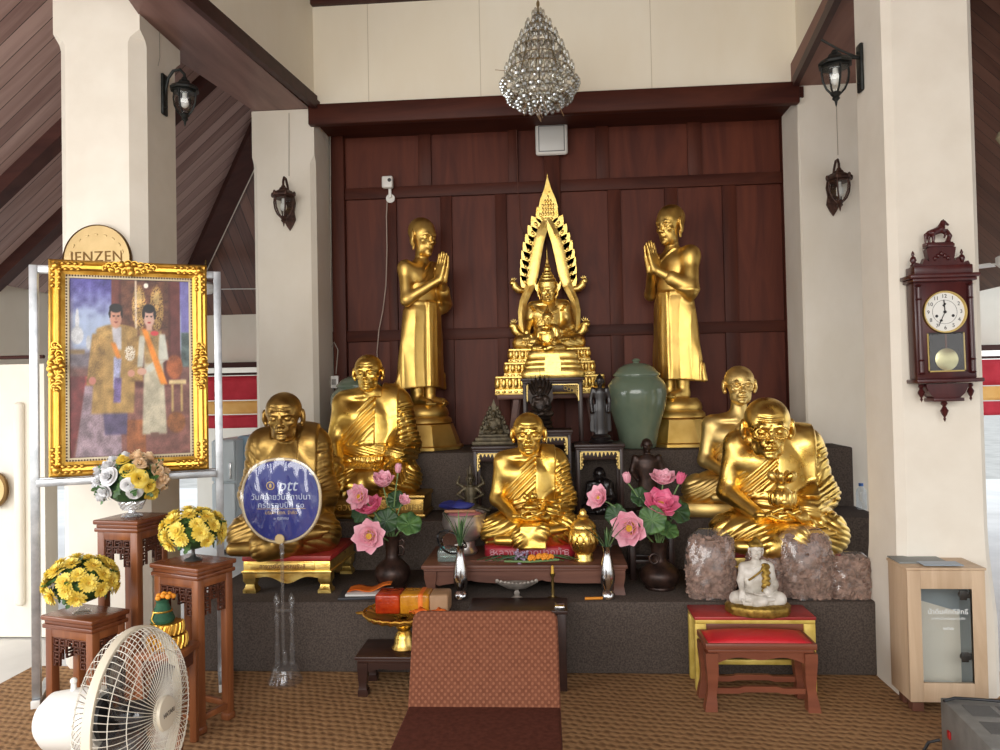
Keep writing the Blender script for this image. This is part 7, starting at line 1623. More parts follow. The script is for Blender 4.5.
for sy in (-1, 1):
    B = MB(); n = 24; pts = [(-w / 2 + .03, hs_ - .046), (w / 2 - .03, hs_ - .046)] + [(w / 2 - .05 - (w - .10) * i / n, hs_ - .075 - .018 * (abs(i / n - .5) * 2) ** 6 - .006 * math.cos(4 * PI * i / n)) for i in range(n + 1)]; B.prism(pts[::-1], .02, Matrix.Translation((0, sy * (dep / 2 - .03) - .01, 0))); B.build('apron', m, t)
    B = MB(); pts = [(-w / 2 + .05, .10), (-w * .2, .10), (-w * .15, .108), (w * .15, .108), (w * .2, .10), (w / 2 - .05, .10), (w / 2 - .05, .075), (w * .2, .075), (w * .15, .082), (-w * .15, .082), (-w * .2, .075), (-w / 2 + .05, .075)]; B.prism(pts, .018, Matrix.Translation((0, sy * (dep / 2 - .035) - .009, 0))); B.build('stretcher', m, t)
for sx in (-1, 1):
    for sy in (-1, 1):
        lw = .056; cx_, cy_ = sx * (w / 2 - lw / 2), sy * (dep / 2 - lw / 2); B = MB(); prof = [(.50, 0, hs_ - .046), (.50, 0, hs_ - .08), (.46, .05, hs_ * .55), (.38, .04, hs_ * .36), (.36, -.04, hs_ * .24), (.46, -.1, hs_ * .12), (.50, -.16, 0)]
        B.sheet([[(cx_ + a * lw * q - sx * lw * o_ * 1.0, cy_ + b * lw * q, z) for a, b in ((-1, -1), (1, -1), (1, 1), (-1, 1))] for q, o_, z in prof], True); B.bm.verts.ensure_lookup_table(); B.bm.faces.new(list(B.bm.verts)[:4]); B.bm.faces.new(list(B.bm.verts)[-4:]); B.build('leg', m, t, ang=35)
# white Buddha
WB = noisy('white_marble', srgb(178, 170, 156), srgb(222, 216, 206), 14, .45, 0, (1, 1, 1), .1, .002); GR = noisy('worn_gilding', srgb(120, 92, 36), srgb(176, 144, 66), 40, .42, .7, bs=.4)
yb_ = y0 + .10; zb_ = hr_ + .045; Hh = AT(751, 540, yb_).z - zb_
t = seated_figure('marble_buddha_statue', 'white marble Buddha with gilded sash and one hand down, above the red stool', Hh / .99, loc(757, 606, yb_, zb_), math.radians(-6), WB, dict(K=.40, sw=.19, hs=.27, crown=.97, arms='touch', old=0, buddha=True, ears=1.3, sash=True, sashw=.045, fold=.45, vox=.006, robe_mat=WB, seed=9))
Hu = Hh / .99
B = MB(); B.lathe([(.106, .878), (.114, .895), (.108, .93), (.088, .962), (.062, .98), (.058, .992), (.035, 1.015), (.012, 1.04), (0, 1.045)], 24)
for i in range(30): a = i * 2.4; zz = .89 + .003 * i; B.ball(((.112 - .0022 * i) * math.cos(a), (.112 - .0022 * i) * math.sin(a), zz), .012, None, 6, 5)
for v in B.bm.verts: v.co = Vector((v.co.x * Hu, (v.co.y - .018) * Hu, v.co.z * Hu))
B.build('gilded_hair', GR, t, ang=60)
B = MB(); rd = random.Random(5)
for i in range(30):
    q = i / 29; B.ball((Hu * (.135 - .02 * q + .012 * math.sin(i)), Hu * (-.045 - .10 * q - .05 * math.sin(PI * q)), Hu * (.60 - .38 * q)), (.017 + .004 * rd.random(), .008, .011), None, 8, 6)
for i in range(20):
    q = i / 19; B.ball((Hu * (-.12 + .24 * q), Hu * (-.085 - .03 * math.sin(PI * q)), Hu * (.37 + .20 * q)), (.006, .005, .005), None, 6, 5)
B.build('gilded_sash', GR, t, ang=80)
B = MB(); n = 48; rows = []
for q, z_ in ((.94, -.044), (1, -.036), (.98, -.02), (1.0, -.008), (.93, .004), (.6, .008), (.001, .008)): rows.append([(q * (Hu * .50 + .006 * math.sin(7 * a)) * math.cos(a), -.03 + q * .105 * math.sin(a) * (1 + .04 * math.sin(9 * a)), z_) for a in [2 * PI * i / n for i in range(n)]])
B.sheet(rows, True); B.build('gilded_base', GR, t, ang=60)
# centre table and what stands on it
TY = 4.11; zt_ = .541; xa, xb = AT(423, 570, TY).x, AT(626, 570, TY).x; w = xb - xa; h = zt_ - T1; tm = M_['table_wood']
t = thing('altar_table', 'low wide brown table with scalloped apron under the central monk', 'table', ((xa + xb) / 2, TY + .26, T1)); dep = .52
MB().box((-w / 2 - .01, -dep / 2, h - .022), (w / 2 + .01, dep / 2, h), .005).box((-w / 2, -dep / 2 + .008, h - .034), (w / 2, dep / 2 - .008, h - .022), .003).build('table_top', tm, t)
for sy in (-1, 1):
    B = MB(); n = 40; pts = [(-w / 2 + .03, h - .034), (w / 2 - .03, h - .034)] + [(w / 2 - .06 - (w - .12) * i / n, h - .085 - .018 * abs(math.sin(2.5 * PI * i / n)) ** .6 * (1 if i not in (0, n) else 0) - .02 * (abs(i / n - .5) * 2) ** 8) for i in range(n + 1)]; B.prism(pts[::-1], .018, Matrix.Translation((0, sy * (dep / 2 - .03) - .009, 0))); B.build('apron', tm, t)
for sx in (-1, 1): MB().box((sx * (w / 2 - .03) - .009, -dep / 2 + .05, h - .10), (sx * (w / 2 - .03) + .009, dep / 2 - .05, h - .034), .002).build('apron', tm, t)
for sx in (-1, 1):
    for sy in (-1, 1): cx_, cy_ = sx * (w / 2 - .038), sy * (dep / 2 - .04); B = MB(); B.sheet([[(cx_ + a * .034 * q, cy_ + b * .034 * q, z) for a, b in ((-1, -1), (1, -1), (1, 1), (-1, 1))] for q, z in ((1, h - .034), (1, h * .6), (.75, h * .3), (.9, .02), (1, 0))], True); B.bm.verts.ensure_lookup_table(); B.bm.faces.new(list(B.bm.verts)[:4]); B.bm.faces.new(list(B.bm.verts)[-4:]); B.build('leg', tm, t, ang=35)
yc = 4.47; xa, xb = AT(483, 552, 4.28).x, AT(576, 552, 4.28).x; x_c = (xa + xb) / 2; wc = xb - xa
cr = noisy('red_brocade', srgb(150, 26, 40), srgb(176, 40, 56), 10, .5); cp_ = mat('silver_pink_print', srgb(206, 150, 160), .35, .3)
t = thing('cushion_base', 'red brocade cushion plinth with silvery letters under the central monk', 'cushion', (x_c, yc, zt_ + .001)); B = MB(); n = 64; rows = []
for q, z_ in ((.97, 0), (1, .006), (1, .056), (.97, .063), (.0001, .063)): rows.append([(q * wc / 2 * math.copysign(abs(math.cos(a)) ** .35, math.cos(a)), q * .20 * math.copysign(abs(math.sin(a)) ** .35, math.sin(a)), z_) for a in [2 * PI * i / n for i in range(n)]])
B.sheet(rows, True); B.build('cushion', cr, t, ang=60)
text_mesh('หลวงพ่อวัดปากน้ำ', .058, 'lettering', cp_, t, Matrix.Translation((0, -.2005, .031)) @ RX, .0008)
for sx in (-1, 1):
    B = MB()
    for k_ in range(3): B.tube([(sx * (wc * .40 + .012 * math.cos(a)), -.1995 + .004 * abs(sx), .016 + .014 * k_ + .006 * math.sin(a)) for a in [2 * PI * i / 10 for i in range(10)]], .002, 5, True)
    B.build('silver_scroll', cp_, t)
# lidded gold urn
v = AT(584, 566, 4.22); t = thing('gold_urn', 'small lidded gold urn with lotus petals, right of the central monk', 'urn', (v.x, 4.22, zt_ + .001)); hu = AT(584, 514, 4.22).z - zt_; gd = M_['gold_shiny']
B = MB(); B.lathe([(0, 0), (.054, 0), (.056, .01), (.048, .02), (.052, .035), (.044, .045), (.05, .055), (.074, .10), (.080, .13), (.076, .16), (.066, .178), (0, .178)], 36)
for r_ in range(2):
    for i in range(12): a = 2 * PI * (i + .5 * r_) / 12; B.ball(((.066 + .012 * r_) * math.cos(a), (.066 + .012 * r_) * math.sin(a), .082 + .045 * r_), (.007, .018, .034), Matrix.Rotation(a, 3, 'Z') @ Matrix.Rotation(.35 - .5 * r_, 3, 'Y'), 8, 8)
B.build('bowl', gd, t, ang=60); B = MB(); B.lathe([(.070, .179), (.072, .19), (.060, .212), (.040, .228), (.030, .236), (.034, .245), (.020, .258), (.022, .268), (.010, .285), (0, hu)], 32)
for i in range(12): a = 2 * PI * i / 12; B.ball((.060 * math.cos(a), .060 * math.sin(a), .20), (.006, .014, .018), Matrix.Rotation(a, 3, 'Z') @ Matrix.Rotation(-.6, 3, 'Y'), 8, 6)
B.build('lid', gd, t, ang=60)
# pewter bud vases on the dais edge
def bud_vase(label, px, pyb, pyt, Y):
    v = AT(px, pyb, Y); H = AT(px, pyt, Y).z - T1; t = thing('bud_vase', label, 'vase', (v.x, Y, T1 + .001), 0, 'silver bud vases')
    MB().lathe([(0, 0), (.036, 0), (.038, .006), (.036, .03), (.022, .045), (.026, .055), (.038, .09), (.041, .12), (.036, .16), (.024, .22), (.018, H * .86), (.022, H * .95), (.030, H)], 32).build('body', M_['steel'], t, ang=60)
    return v, H
YV = 4.045
vL, hL = bud_vase('silver bud vase on the dais edge, left of the central monk', 461, 600, 545, YV); vR, hR = bud_vase('silver bud vase on the dais edge, right of the gold urn', 608, 600, 546, YV)
def blades(label, v, H, n, seed, L_, spread, name='leaf_sprig'):
    rd = random.Random(seed); t = thing(name, label, 'plant', (v.x, YV, T1 + H - .06))
    for i in range(n):
        a = rd.uniform(0, 6.28); s_ = rd.uniform(.2, 1) * spread; l = L_ * rd.uniform(.7, 1.1); B = MB(); rows = []
        for j in range(6):
            q = j / 5; w_ = .006 * math.sin(PI * min(1, .15 + .85 * q)) + .001; c_ = Vector((math.cos(a) * s_ * q * q * l, math.sin(a) * s_ * q * q * l * .6, l * q * (1 - .1 * s_ * q))); d_ = Vector((-math.sin(a), math.cos(a), 0)) * w_; rows.append([c_ - d_ + Vector((0, 0, .0)), c_ + Vector((0, -.002, -.002)), c_ + d_])
        B.sheet(rows); o = B.build('leaf', (M_['green_leaf'], M_['green_dark'], M_['stem'])[i % 3], t, ang=80); solidify(o, .001)
    return t
blades('green leaf blades in the left silver bud vase', vL, hL, 11, 3, .24, .45); blades('thin withered green sprigs in the right silver bud vase', vR, hR, 9, 8, .20, .95)
# lotus flowers in bronze vases
def bronze_vase(label, px, Y, pyb, pyt, sc, ring):
    v = AT(px, pyb, Y); H = AT(px, pyt, Y).z - T1; t = thing('bronze_vase', label, 'vase', (v.x, Y, T1 + .001)); m = M_['bronze_brown']; r = sc
    MB().lathe([(0, 0), (r * .70, 0), (r * .74, .008), (r * .70, .016), (r * .90, H * .16), (r, H * .28), (r * .90, H * .40), (r * .62, H * .50), (r * .40, H * .56), (r * .36, H * .64), (r * .38, H * .85), (r * .46, H * .96), (r * .50, H), (r * .42, H * .985), (r * .3, H * .8)], 40).build('body', m, t, ang=60)
    if ring: MB().tube([(-r * .30 + .024 * math.cos(a), -r * .42, H * .66 + .026 * math.sin(a)) for a in [2 * PI * i / 24 for i in range(24)]], .007, 8, True).build('ring_handle', m, t)
    else: MB().tube([(r * .36, -.01, H * .62), (r * .62, -.012, H * .64), (r * .68, -.012, H * .74), (r * .55, -.012, H * .80), (r * .40, -.01, H * .80)], .008, 8).tube([(r * .40, -.01, H * .88), (r * .60, -.012, H * .92), (r * .70, -.012, H * .86), (r * .62, -.012, H * .80)], .007, 8).build('scroll_handle', m, t)
    return v, H
YL1, YL2 = 4.28, 4.26
v1, h1 = bronze_vase('brown bronze vase with a scroll handle, under the pink lotus at left', 393, YL1, 588, 535, .105, False)
v2, h2 = bronze_vase('brown bronze vase with a ring handle, under the pink lotus at right', 660, YL2, 591, 541, .115, True)
def petal_rows(L_, W_, cup, base, n=5):
    rows = []
    for j in range(n + 1):
        q = j / n; w_ = W_ * math.sin(PI * min(1, .12 + .80 * q)) ** .6 * (1 if q < .98 else .2); ang = base + cup * q; rows.append((q, w_, ang))
    return rows
def lotus_mesh(r, openness, seed=0, core=True):
    B = MB(); rd = random.Random(seed); rings_ = ((5, .55, 1.45 - .35 * openness), (7, .8, 1.35 - .65 * openness), (8, 1.0, 1.25 - 1.0 * openness))
    for n, ll, base in rings_:
        for i in range(n):
            a = 2 * PI * (i + rd.uniform(-.15, .15) + .5 * (n % 2)) / n; L_ = r * ll * 1.25; W_ = r * (.47 if openness > .4 else .36); rows = []; x_ = .06 * r; z_ = 0; prevq = 0
            for q, w_, an in petal_rows(L_, W_, .55 * (1.1 - openness * .2), base - .25 + rd.uniform(-.1, .1)):
                st = (q - prevq) * L_; prevq = q; x_ += math.cos(an) * st; z_ += math.sin(an) * st; row = []
                for f in (-1, -.5, 0, .5, 1): xx = x_ - .22 * w_ * f * f; yy = f * w_; zz = z_ + .12 * w_ * f * f; row.append((math.cos(a) * xx - math.sin(a) * yy, math.sin(a) * xx + math.cos(a) * yy, zz))
                rows.append(row)
            B.sheet(rows)
    return B.mesh(True, 80)
def lotus_stem(label, group, base, head, nrm, r, openness, pm, seed, kind='lotus_flower', core=True):
    """one stem: flower head at world point head, stem down to base"""
    head = Vector(head); base = Vector(base); t = thing(kind, label, 'flower' if kind != 'lotus_leaf' else 'leaf', base, 0, group); hl = head - base
    if kind == 'lotus_leaf':
        B = MB(); R_ = orient(nrm); rows = []; n = 40
        for j in range(7): q = j / 6; rows.append([R_ @ Vector((q * r * (1 + .05 * math.sin(6 * a)) * math.cos(a), q * r * (1 + .05 * math.sin(6 * a)) * math.sin(a), .10 * r * q * q + .07 * r * q * math.sin(9 * a + seed))) + hl for a in [2 * PI * i / n for i in range(n)]])
        B.sheet(rows, True); o = B.build('leaf_blade', pm, t, ang=80); solidify(o, .0015)
    else:
        me = lotus_mesh(r, openness, seed); me.materials.append(pm); o = bpy.data.objects.new('petals', me); C.objects.link(o); o.parent = t; o.location = hl; o.rotation_euler = orient(nrm, seed).to_euler(); solidify(o, .0012)
        if core and openness > .5: 
            B = MB(); B.M = Matrix.Translation(hl) @ orient(nrm).to_4x4(); B.lathe([(0, .0), (r * .12, .002), (r * .22, r * .30), (r * .20, r * .36), (0, r * .37)], 18)
            for i in range(26): a = i * 2.4; B.cyl((r * .2 * math.cos(a), r * .2 * math.sin(a), r * .1), (r * .38 * math.cos(a), r * .38 * math.sin(a), r * .34), .0016, .0022, 5)
            B.build('seed_pod', M_['yellow_core'], t)
    mid = hl * .55 + Vector((hl.x * -.18, 0, .03)); pts = []
    for i in range(9): q = i / 8; pts.append((mid * 2 * q * (1 - q) + hl * q * q))
    MB().tube(pts, .0042, 7).build('stem', M_['stem'], t); return t
def bunch(v, Y, H, items, grp):
    base = Vector((v.x, Y, T1 + H * .80))
    for i, (kind, px, py, dy, nrm, rpx, op, m, label) in enumerate(items):
        YY = Y + dy; h_ = AT(px, py, YY); r = rpx * YY / F; lotus_stem(label, grp, base + Vector((.008 * math.cos(i * 2.1), .008 * math.sin(i * 2.1), 0)), h_, nrm, r, op, m, i + 1, kind)
pl_, pd_ = M_['pink_light'], M_['pink_deep']; gl = M_['green_leaf']; ggd = M_['green_dark']
bunch(v1, YL1, h1, [
 ('lotus_flower', 370, 536, -.14, (0, -1, .15), 15, .85, pl_, 'pale pink open lotus facing the viewer, lowest in the left bronze vase'),
 ('lotus_flower', 361, 497, -.10, (-.35, -1, .25), 12, .85, pl_, 'pale pink open lotus at the far left of the left bronze vase'),
 ('lotus_flower', 372, 511, -.06, (-.15, -.5, .8), 14, .7, pd_, 'deep pink half-open lotus between the two open ones at left'),
 ('lotus_flower', 383, 486, -.03, (.1, -.5, 1), 13, .45, pl_, 'pink half-closed lotus, tallest bloom in the left bronze vase'),
 ('lotus_bud', 398, 473, -.02, (.05, -.1, 1), 8, .02, pl_, 'pink lotus bud rising highest from the left bronze vase'),
 ('lotus_flower', 402, 503, -.02, (.5, -.5, .6), 8, .4, pl_, 'small pink lotus at the right side of the left bronze vase'),
 ('lotus_leaf', 360, 513, -.02, (-.4, -1, .3), 10, 0, ggd, 'green lotus leaf behind the far-left open lotus'),
 ('lotus_leaf', 386, 521, -.04, (.1, -1, .4), 13, 0, ggd, 'round green lotus leaf above the left bronze vase mouth'),
 ('lotus_leaf', 409, 524, -.06, (.3, -.8, .7), 13, 0, gl, 'bright green lotus leaf hanging right of the left bronze vase'),
 ('lotus_leaf', 396, 500, .02, (0, -.8, .5), 10, 0, ggd, 'dark green lotus leaf behind the pink bud at left')], 'lotus stems in the left bronze vase')
bunch(v2, YL2, h2, [
 ('lotus_flower', 660, 508, -.06, (.15, -.6, .8), 17, .75, pd_, 'deep pink large lotus behind the round leaf at right'),
 ('lotus_flower', 631, 528, -.10, (-.35, -.8, .1), 17, .75, pl_, 'pale pink drooping lotus above the right silver bud vase'),
 ('lotus_flower', 601, 499, -.06, (-.6, -.7, .4), 12, .75, pl_, 'pale pink pointed lotus farthest left of the right bronze vase'),
 ('lotus_bud', 628, 483, -.04, (-.2, -.1, 1), 9, .02, pl_, 'pale pink lotus bud standing above the right bunch, left side'),
 ('lotus_bud', 679, 484, -.02, (.25, -.1, 1), 10, .10, pd_, 'deep pink lotus bud at the top right of the right bunch'),
 ('lotus_flower', 663, 483, .03, (0, -.5, 1), 13, .7, pl_, 'pink flat lotus beside the top right bud'),
 ('lotus_leaf', 652, 520, -.14, (-.05, -1, .25), 14, 0, gl, 'bright round green lotus leaf facing the viewer at right'),
 ('lotus_leaf', 616, 515, -.06, (-.4, -1, .2), 11, 0, ggd, 'dull green lotus leaf between the two pale pink lotuses at right'),
 ('lotus_leaf', 640, 497, -.03, (.2, -1, .5), 10, 0, ggd, 'green lotus leaf under the left lotus bud at right'),
 ('lotus_leaf', 678, 511, .0, (.4, -.8, .5), 13, 0, ggd, 'dull green lotus leaf at the right edge of the right bunch'),
 ('lotus_leaf', 668, 530, -.08, (.3, -.6, .7), 11, 0, gl, 'green lotus leaf drooping over the mouth of the right bronze vase')], 'lotus stems in the right bronze vase')
# silver bowl with blue cloth, glass box, cable
v = AT(465, 560, 4.40); t = thing('silver_bowl', 'large silver alms bowl left of the central monk', 'bowl', (v.x, 4.42, zt_ + .075)); sb = noisy('worn_silver', srgb(176, 166, 160), srgb(206, 198, 192), 10, .3, .8); rb_ = 23 * 4.42 / F
MB().lathe([(0, 0), (rb_ * .5, .004), (rb_ * .85, .05), (rb_, .11), (rb_ * .94, .15), (rb_ * .97, .165), (rb_ * .90, .165), (rb_ * .88, .14), (rb_ * .9, .10), (0, .03)], 40).build('body', sb, t, ang=60)
MB().lathe([(rb_ * .50, -.074), (rb_ * .56, -.06), (rb_ * .42, -.03), (rb_ * .44, .006)], 28).build('foot_ring', sb, t)
B = MB(); B.ball((0, 0, .13), (rb_ * .86, rb_ * .86, .05), None, 20, 10); o = B.build('pink_cloth', noisy('pink_cloth', srgb(196, 120, 130), srgb(214, 146, 150), 8, .7)); o.location = t.location; tag(o, 'pink cloth lying in the large silver bowl', 'cloth')
B = MB(); rows = []; rd = random.Random(2)
for j in range(8): q = j / 7; rows.append([((.105 - .02 * math.sin(2 * a)) * math.cos(a) * math.sin(PI * (.05 + .9 * q)) ** .6, .07 * math.sin(a) * math.sin(PI * (.05 + .9 * q)) ** .6, -.022 + .044 * q + .008 * math.sin(3 * a + 5 * q)) for a in [2 * PI * i / 30 for i in range(30)]])
rows.append([(0, 0, .022)] * 30); rows.insert(0, [(0, 0, -.022)] * 30); B.sheet(rows, True); c = AT(456, 502, 4.40); o = B.build('folded_cloth', noisy('blue_cloth', srgb(22, 26, 86), srgb(36, 42, 116), 6, .7)); o.location = (c.x, 4.42, zt_ + .285); tag(o, 'folded dark blue cloth on top of the silver bowl', 'cloth')
B = MB(); B.box((-.09, -.012, -.008), (.09, .012, .008), .006); o = B.build('tan_roll', noisy('tan_cloth', srgb(150, 100, 70), srgb(170, 120, 90), 8, .7)); o.location = (c.x + .03, 4.335, zt_ + .262); tag(o, 'tan rolled strip below the dark blue cloth', 'roll')
o = MB().lathe([(0, 0), (.05, .003), (.055, .03), (.045, .055), (0, .06)], 28).build('steel_saucer', M_['steel'], ang=60); c = AT(449, 533, 4.25); o.location = (c.x, 4.25, zt_ + .085); o.rotation_euler = (.9, 0, .3); tag(o, 'small round metal lid leaning against the silver bowl', 'lid')
c = AT(451, 565, 4.22); t = thing('glass_box', 'clear glass jar with a turquoise lid, left end of the central table', 'jar', (c.x, 4.23, zt_ + .001)); MB().box((-.072, -.05, 0), (.072, .05, .07), .012, seg=3).build('body', clear('green_glass', (.78, .9, .86), .1, .06, .12, (.7, .85, .82)), t); MB().box((-.055, -.04, .071), (-.01, .04, .083), .004).build('lid', mat('turquoise', srgb(70, 180, 176), .4), t)
B = MB(); pts = []
for i in range(40): a = i / 39 * 2.3 * PI; pts.append(AT(448 + 13 * math.cos(a) + 6 * i / 39, 545 + 10 * math.sin(a * 1.15) - 8 * i / 39, 4.12 + .02 * math.sin(i)))
B.tube(pts, .006, 8); tag(B.build('black_cable', M_['dark_plastic']), 'black cable coiled over the glass jar, left end of the central table', 'cable')
# garland at the monk's feet
c = AT(530, 563, 4.16); t = thing('flower_garland', 'green stems with orange and purple flowers lying before the red cushion', 'flowers', (c.x, 4.17, zt_ + .004)); rd = random.Random(8)
for i in range(16):
    B = MB(); a = rd.uniform(-.25, .25) + (PI if i % 2 else 0); l = rd.uniform(.12, .24); x0 = rd.uniform(-.06, .06); rows = []
    for j in range(6): q = j / 5; w_ = .009 * math.sin(PI * min(1, .1 + .9 * q)) + .001; rows.append([(x0 + math.cos(a) * l * q, -.02 + math.sin(a) * l * q * .4 + s_ * w_, .012 + .03 * math.sin(PI * q) * rd.uniform(.7, 1.1) * 1 + .004 * (s_ == 0)) for s_ in (-1, 0, 1)])
    B.sheet(rows); o = B.build('leaf', (M_['green_leaf'], M_['green_dark'])[i % 2], t, ang=80); solidify(o, .001)
mo = bpy.data.materials['marigold']; pu = noisy('purple_petal', srgb(126, 104, 130), srgb(170, 150, 172), 30, .6)
for x_, z_, r_, m_ in ((.012, .028, .024, mo), (.085, .034, .026, mo), (.055, .036, .022, mo), (.115, .036, .018, mo)):
    B = MB()
    for i in range(22): zc = 1 - 1.5 * i / 22; a = i * 2.4; s_ = math.sqrt(max(0, 1 - zc * zc)); B.ball((x_ + r_ * .75 * s_ * math.cos(a), -.035 + r_ * .75 * s_ * math.sin(a), z_ + r_ * .6 * zc), r_ * .34, None, 6, 5)
    B.build('marigold_head', m_, t, ang=80)
B = MB()
for i in range(34): a = rd.uniform(0, 6.28); B.ball((-.055 + rd.gauss(0, .026), -.02 + rd.gauss(0, .014), .045 + rd.gauss(0, .016)), (.012, .006, .008), Matrix.Rotation(a, 3, 'Z'), 6, 5)
B.build('orchid_spray', pu, t, ang=80); MB().tube([(-.14, -.03, .012), (0, -.045, .012), (.16, -.03, .02)], .006, 7).build('stem_bundle', M_['stem'], t)
o = MB().tube([AT(471, 562, 4.22) * 1, AT(495, 560.5, 4.22), AT(512, 561, 4.2)], [.012, .012, .010], 10).build('brown_roll', M_['table_wood']); tag(o, 'brown stick lying on the central table beside the silver bowl', 'stick')
# candle holder, lace dish, wire ring, orange candle
c = AT(553, 598, 4.05); t = thing('brass_candlestick', 'thin brass candlestick on the dais edge, before the central table', 'candlestick', (c.x, 4.05, T1 + .001)); bq = mat('old_brass', srgb(110, 90, 50), .4, .8)
MB().lathe([(0, 0), (.032, 0), (.034, .004), (.012, .010), (.007, .02), (.010, .04), (.006, .06), (.009, .085), (.006, .11), (.014, .125), (.015, .135), (0, .13)], 20).build('stick', bq, t); o = MB().cyl((0, 0, .131), (0, 0, .175), .009, .006, 12).build('candle', mat('yellow_wax', srgb(214, 170, 60), .5)); o.location = t.location; tag(o, 'short yellow candle in the brass candlestick', 'candle')
c = AT(517, 600, 4.06); t = thing('lace_dish', 'pale carved footed dish on the dais edge behind the chair', 'dish', (c.x, 4.06, T1 + .001)); pm2 = noisy('tarnished_silver', srgb(120, 112, 104), srgb(156, 146, 136), 18, .45, .5)
B = MB(); hh = .085
for i in range(11): a = (i - 5) / 5; B.ball((.105 * a, -.0, hh - .018 * (1 - a * a) + .006), (.012, .012, .012), None, 8, 6)
B.build('bead_edge', pm2, t); MB().lathe([(0, hh * .55), (.05, hh * .6), (.105, hh * .92), (.110, hh), (.10, hh), (.05, hh * .7), (0, hh * .66)], 36).build('bowl', pm2, t); MB().lathe([(.03, 0), (.032, .005), (.014, .014), (.016, .03), (.010, .04), (.014, hh * .58)], 20).build('foot', pm2, t)
for o in t.children: o.scale = (1, .35, 1)
c = AT(507, 602, 4.02); B = MB(); B.tube([(.10 * math.cos(a), .022 * math.sin(a), .004) for a in [2 * PI * i / 40 for i in range(40)]], .0025, 6, True); o = B.build('wire_ring', mat('dark_wire', srgb(60, 52, 46), .5, .5)); o.location = (c.x, 4.025, T1 + .001); tag(o, 'thin wire ring lying on the dais edge behind the chair', 'ring')
a_, b_ = AT(585, 600, 4.02), AT(606, 602.5, 4.02); zz = T1 + .009; o = MB().cyl((a_.x, 4.02, zz), (b_.x, 4.03, zz), .008, .007, 12).build('orange_candle', mat('orange_wax', srgb(222, 140, 36), .45)); tag(o, 'orange candle lying on the dais edge near the right silver bud vase', 'candle')
# books and papers on the left of the dais
c = AT(365, 598, 4.10); Mz = lambda z, r_, dx=0, dy=0: Matrix.Translation((c.x + dx, 4.12 + dy, T1 + z)) @ Matrix.Rotation(r_, 4, 'Z')
o = MB().box((-.14, -.09, 0), (.14, .09, .012), .002).build('dark_folder', mat('folder_dark', srgb(56, 58, 64), .5)); o.matrix_world = Mz(.001, .12); tag(o, 'dark grey folder at the bottom of the paper pile on the dais', 'folder')
o = MB().box((-.12, -.08, 0), (.12, .08, .010), .001).build('paper_stack', mat('paper2', srgb(214, 212, 208), .6)); o.matrix_world = Mz(.0135, .05, .02, .01); tag(o, 'white papers on the dark folder left of the gold tray', 'paper')
B = MB(); rows = [[(-.12 + .24 * i / 10, -.06 + .12 * j / 5, .004 + .030 * (i / 10) ** 2 + .010 * math.sin(i * .9)) for i in range(11)] for j in range(6)]; B.sheet(rows); o = B.build('orange_sheet', M_['orange']); solidify(o, .002); o.matrix_world = Mz(.024, .1, .02, .03); tag(o, 'curled orange sheet on top of the white papers', 'paper')
# clear bags of brown pieces
pc = noisy('brown_pieces', srgb(104, 80, 68), srgb(164, 134, 118), 30, .7); film = clear('bag_film', (.97, .96, .95), .05, .13, .04, (.85, .82, .8))
pm_b = MB(); pm_b.ball((0, 0, 0), (.021, .012, .006), None, 8, 5); pc_me = pm_b.mesh()
def bag(label, px, py0, py1, wpx, Y, seed, lean=0, dep=.09, tuck=0):
    v = AT(px, py1, Y); H = AT(px, py0, Y).z - T1; w = wpx * Y / F / 2; t = thing('pellet_bag', label, 'bag', (v.x, Y, T1 + .001), 0, 'clear bags of brown pieces on the dais'); rd = random.Random(seed)
    def sect(q, a):
        k_ = (1 - .10 * (1 - q) ** 6) * (1 - .16 * q ** 3 - .45 * max(0, q - .86) / .14 * .8); d_ = dep * (1.0 - .75 * q ** 3); c_, s_ = math.cos(a), math.sin(a)
        x_ = w * k_ * math.copysign(abs(c_) ** .6, c_); y_ = d_ * math.copysign(abs(s_) ** .75, s_); wob = 1 + .03 * math.sin(7 * a + 9 * q + seed) + .025 * math.sin(13 * a - 17 * q + seed * 2)
        return Vector((x_ * wob + lean * q * q * H, y_ * wob, H * q))
    rows = [[sect(j / 22, 2 * PI * i / 60) for i in range(60)] for j in range(23)]; B = MB(); B.sheet(rows, True); B.bm.verts.ensure_lookup_table(); B.bm.faces.new(list(B.bm.verts)[:60][::-1]); B.bm.faces.new(list(B.bm.verts)[-60:])
    for vv in B.bm.verts: vv.co += Vector((rd.uniform(-1, 1), rd.uniform(-1, 1), 0)) * .0022
    B.build('film', film, t, ang=80)
    B = MB(); n = 620
    core = MB(); rows = [[Vector((p.x * .90, p.y * .84, max(.006, p.z * .93))) for p in [sect(j / 10 * .90, 2 * PI * i / 30) for i in range(30)]] for j in range(11)]; core.sheet(rows, True); core.bm.verts.ensure_lookup_table(); core.bm.faces.new(list(core.bm.verts)[:30][::-1]); core.bm.faces.new(list(core.bm.verts)[-30:])
    for i in range(n):
        q = rd.random() * .93; a = rd.uniform(PI, 2 * PI) if i % 3 else rd.uniform(0, PI); p = sect(q, a); p = Vector((p.x * .92, p.y * .88, max(.012, p.z * .95))); R_ = orient((p.x * .3, p.y, rd.uniform(-.03, .03)), rd.uniform(0, 6)) @ Euler((rd.gauss(0, .35), rd.gauss(0, .35), 0)).to_matrix(); s_ = rd.uniform(.7, 1.15); vs = [B.bm.verts.new(p + R_ @ (u_.co * s_)) for u_ in pc_me.vertices]
        for f in pc_me.polygons: B.bm.faces.new([vs[z] for z in f.vertices])
    o = B.build('brown_pieces', pc, t); o['kind'] = 'stuff'; o = core.build('packed_core', pc, t); return t
bag('clear bag of brown pieces at the left of the four, right of the lotus vase', 711, 529, 598, 49, 4.10, 1, .02)
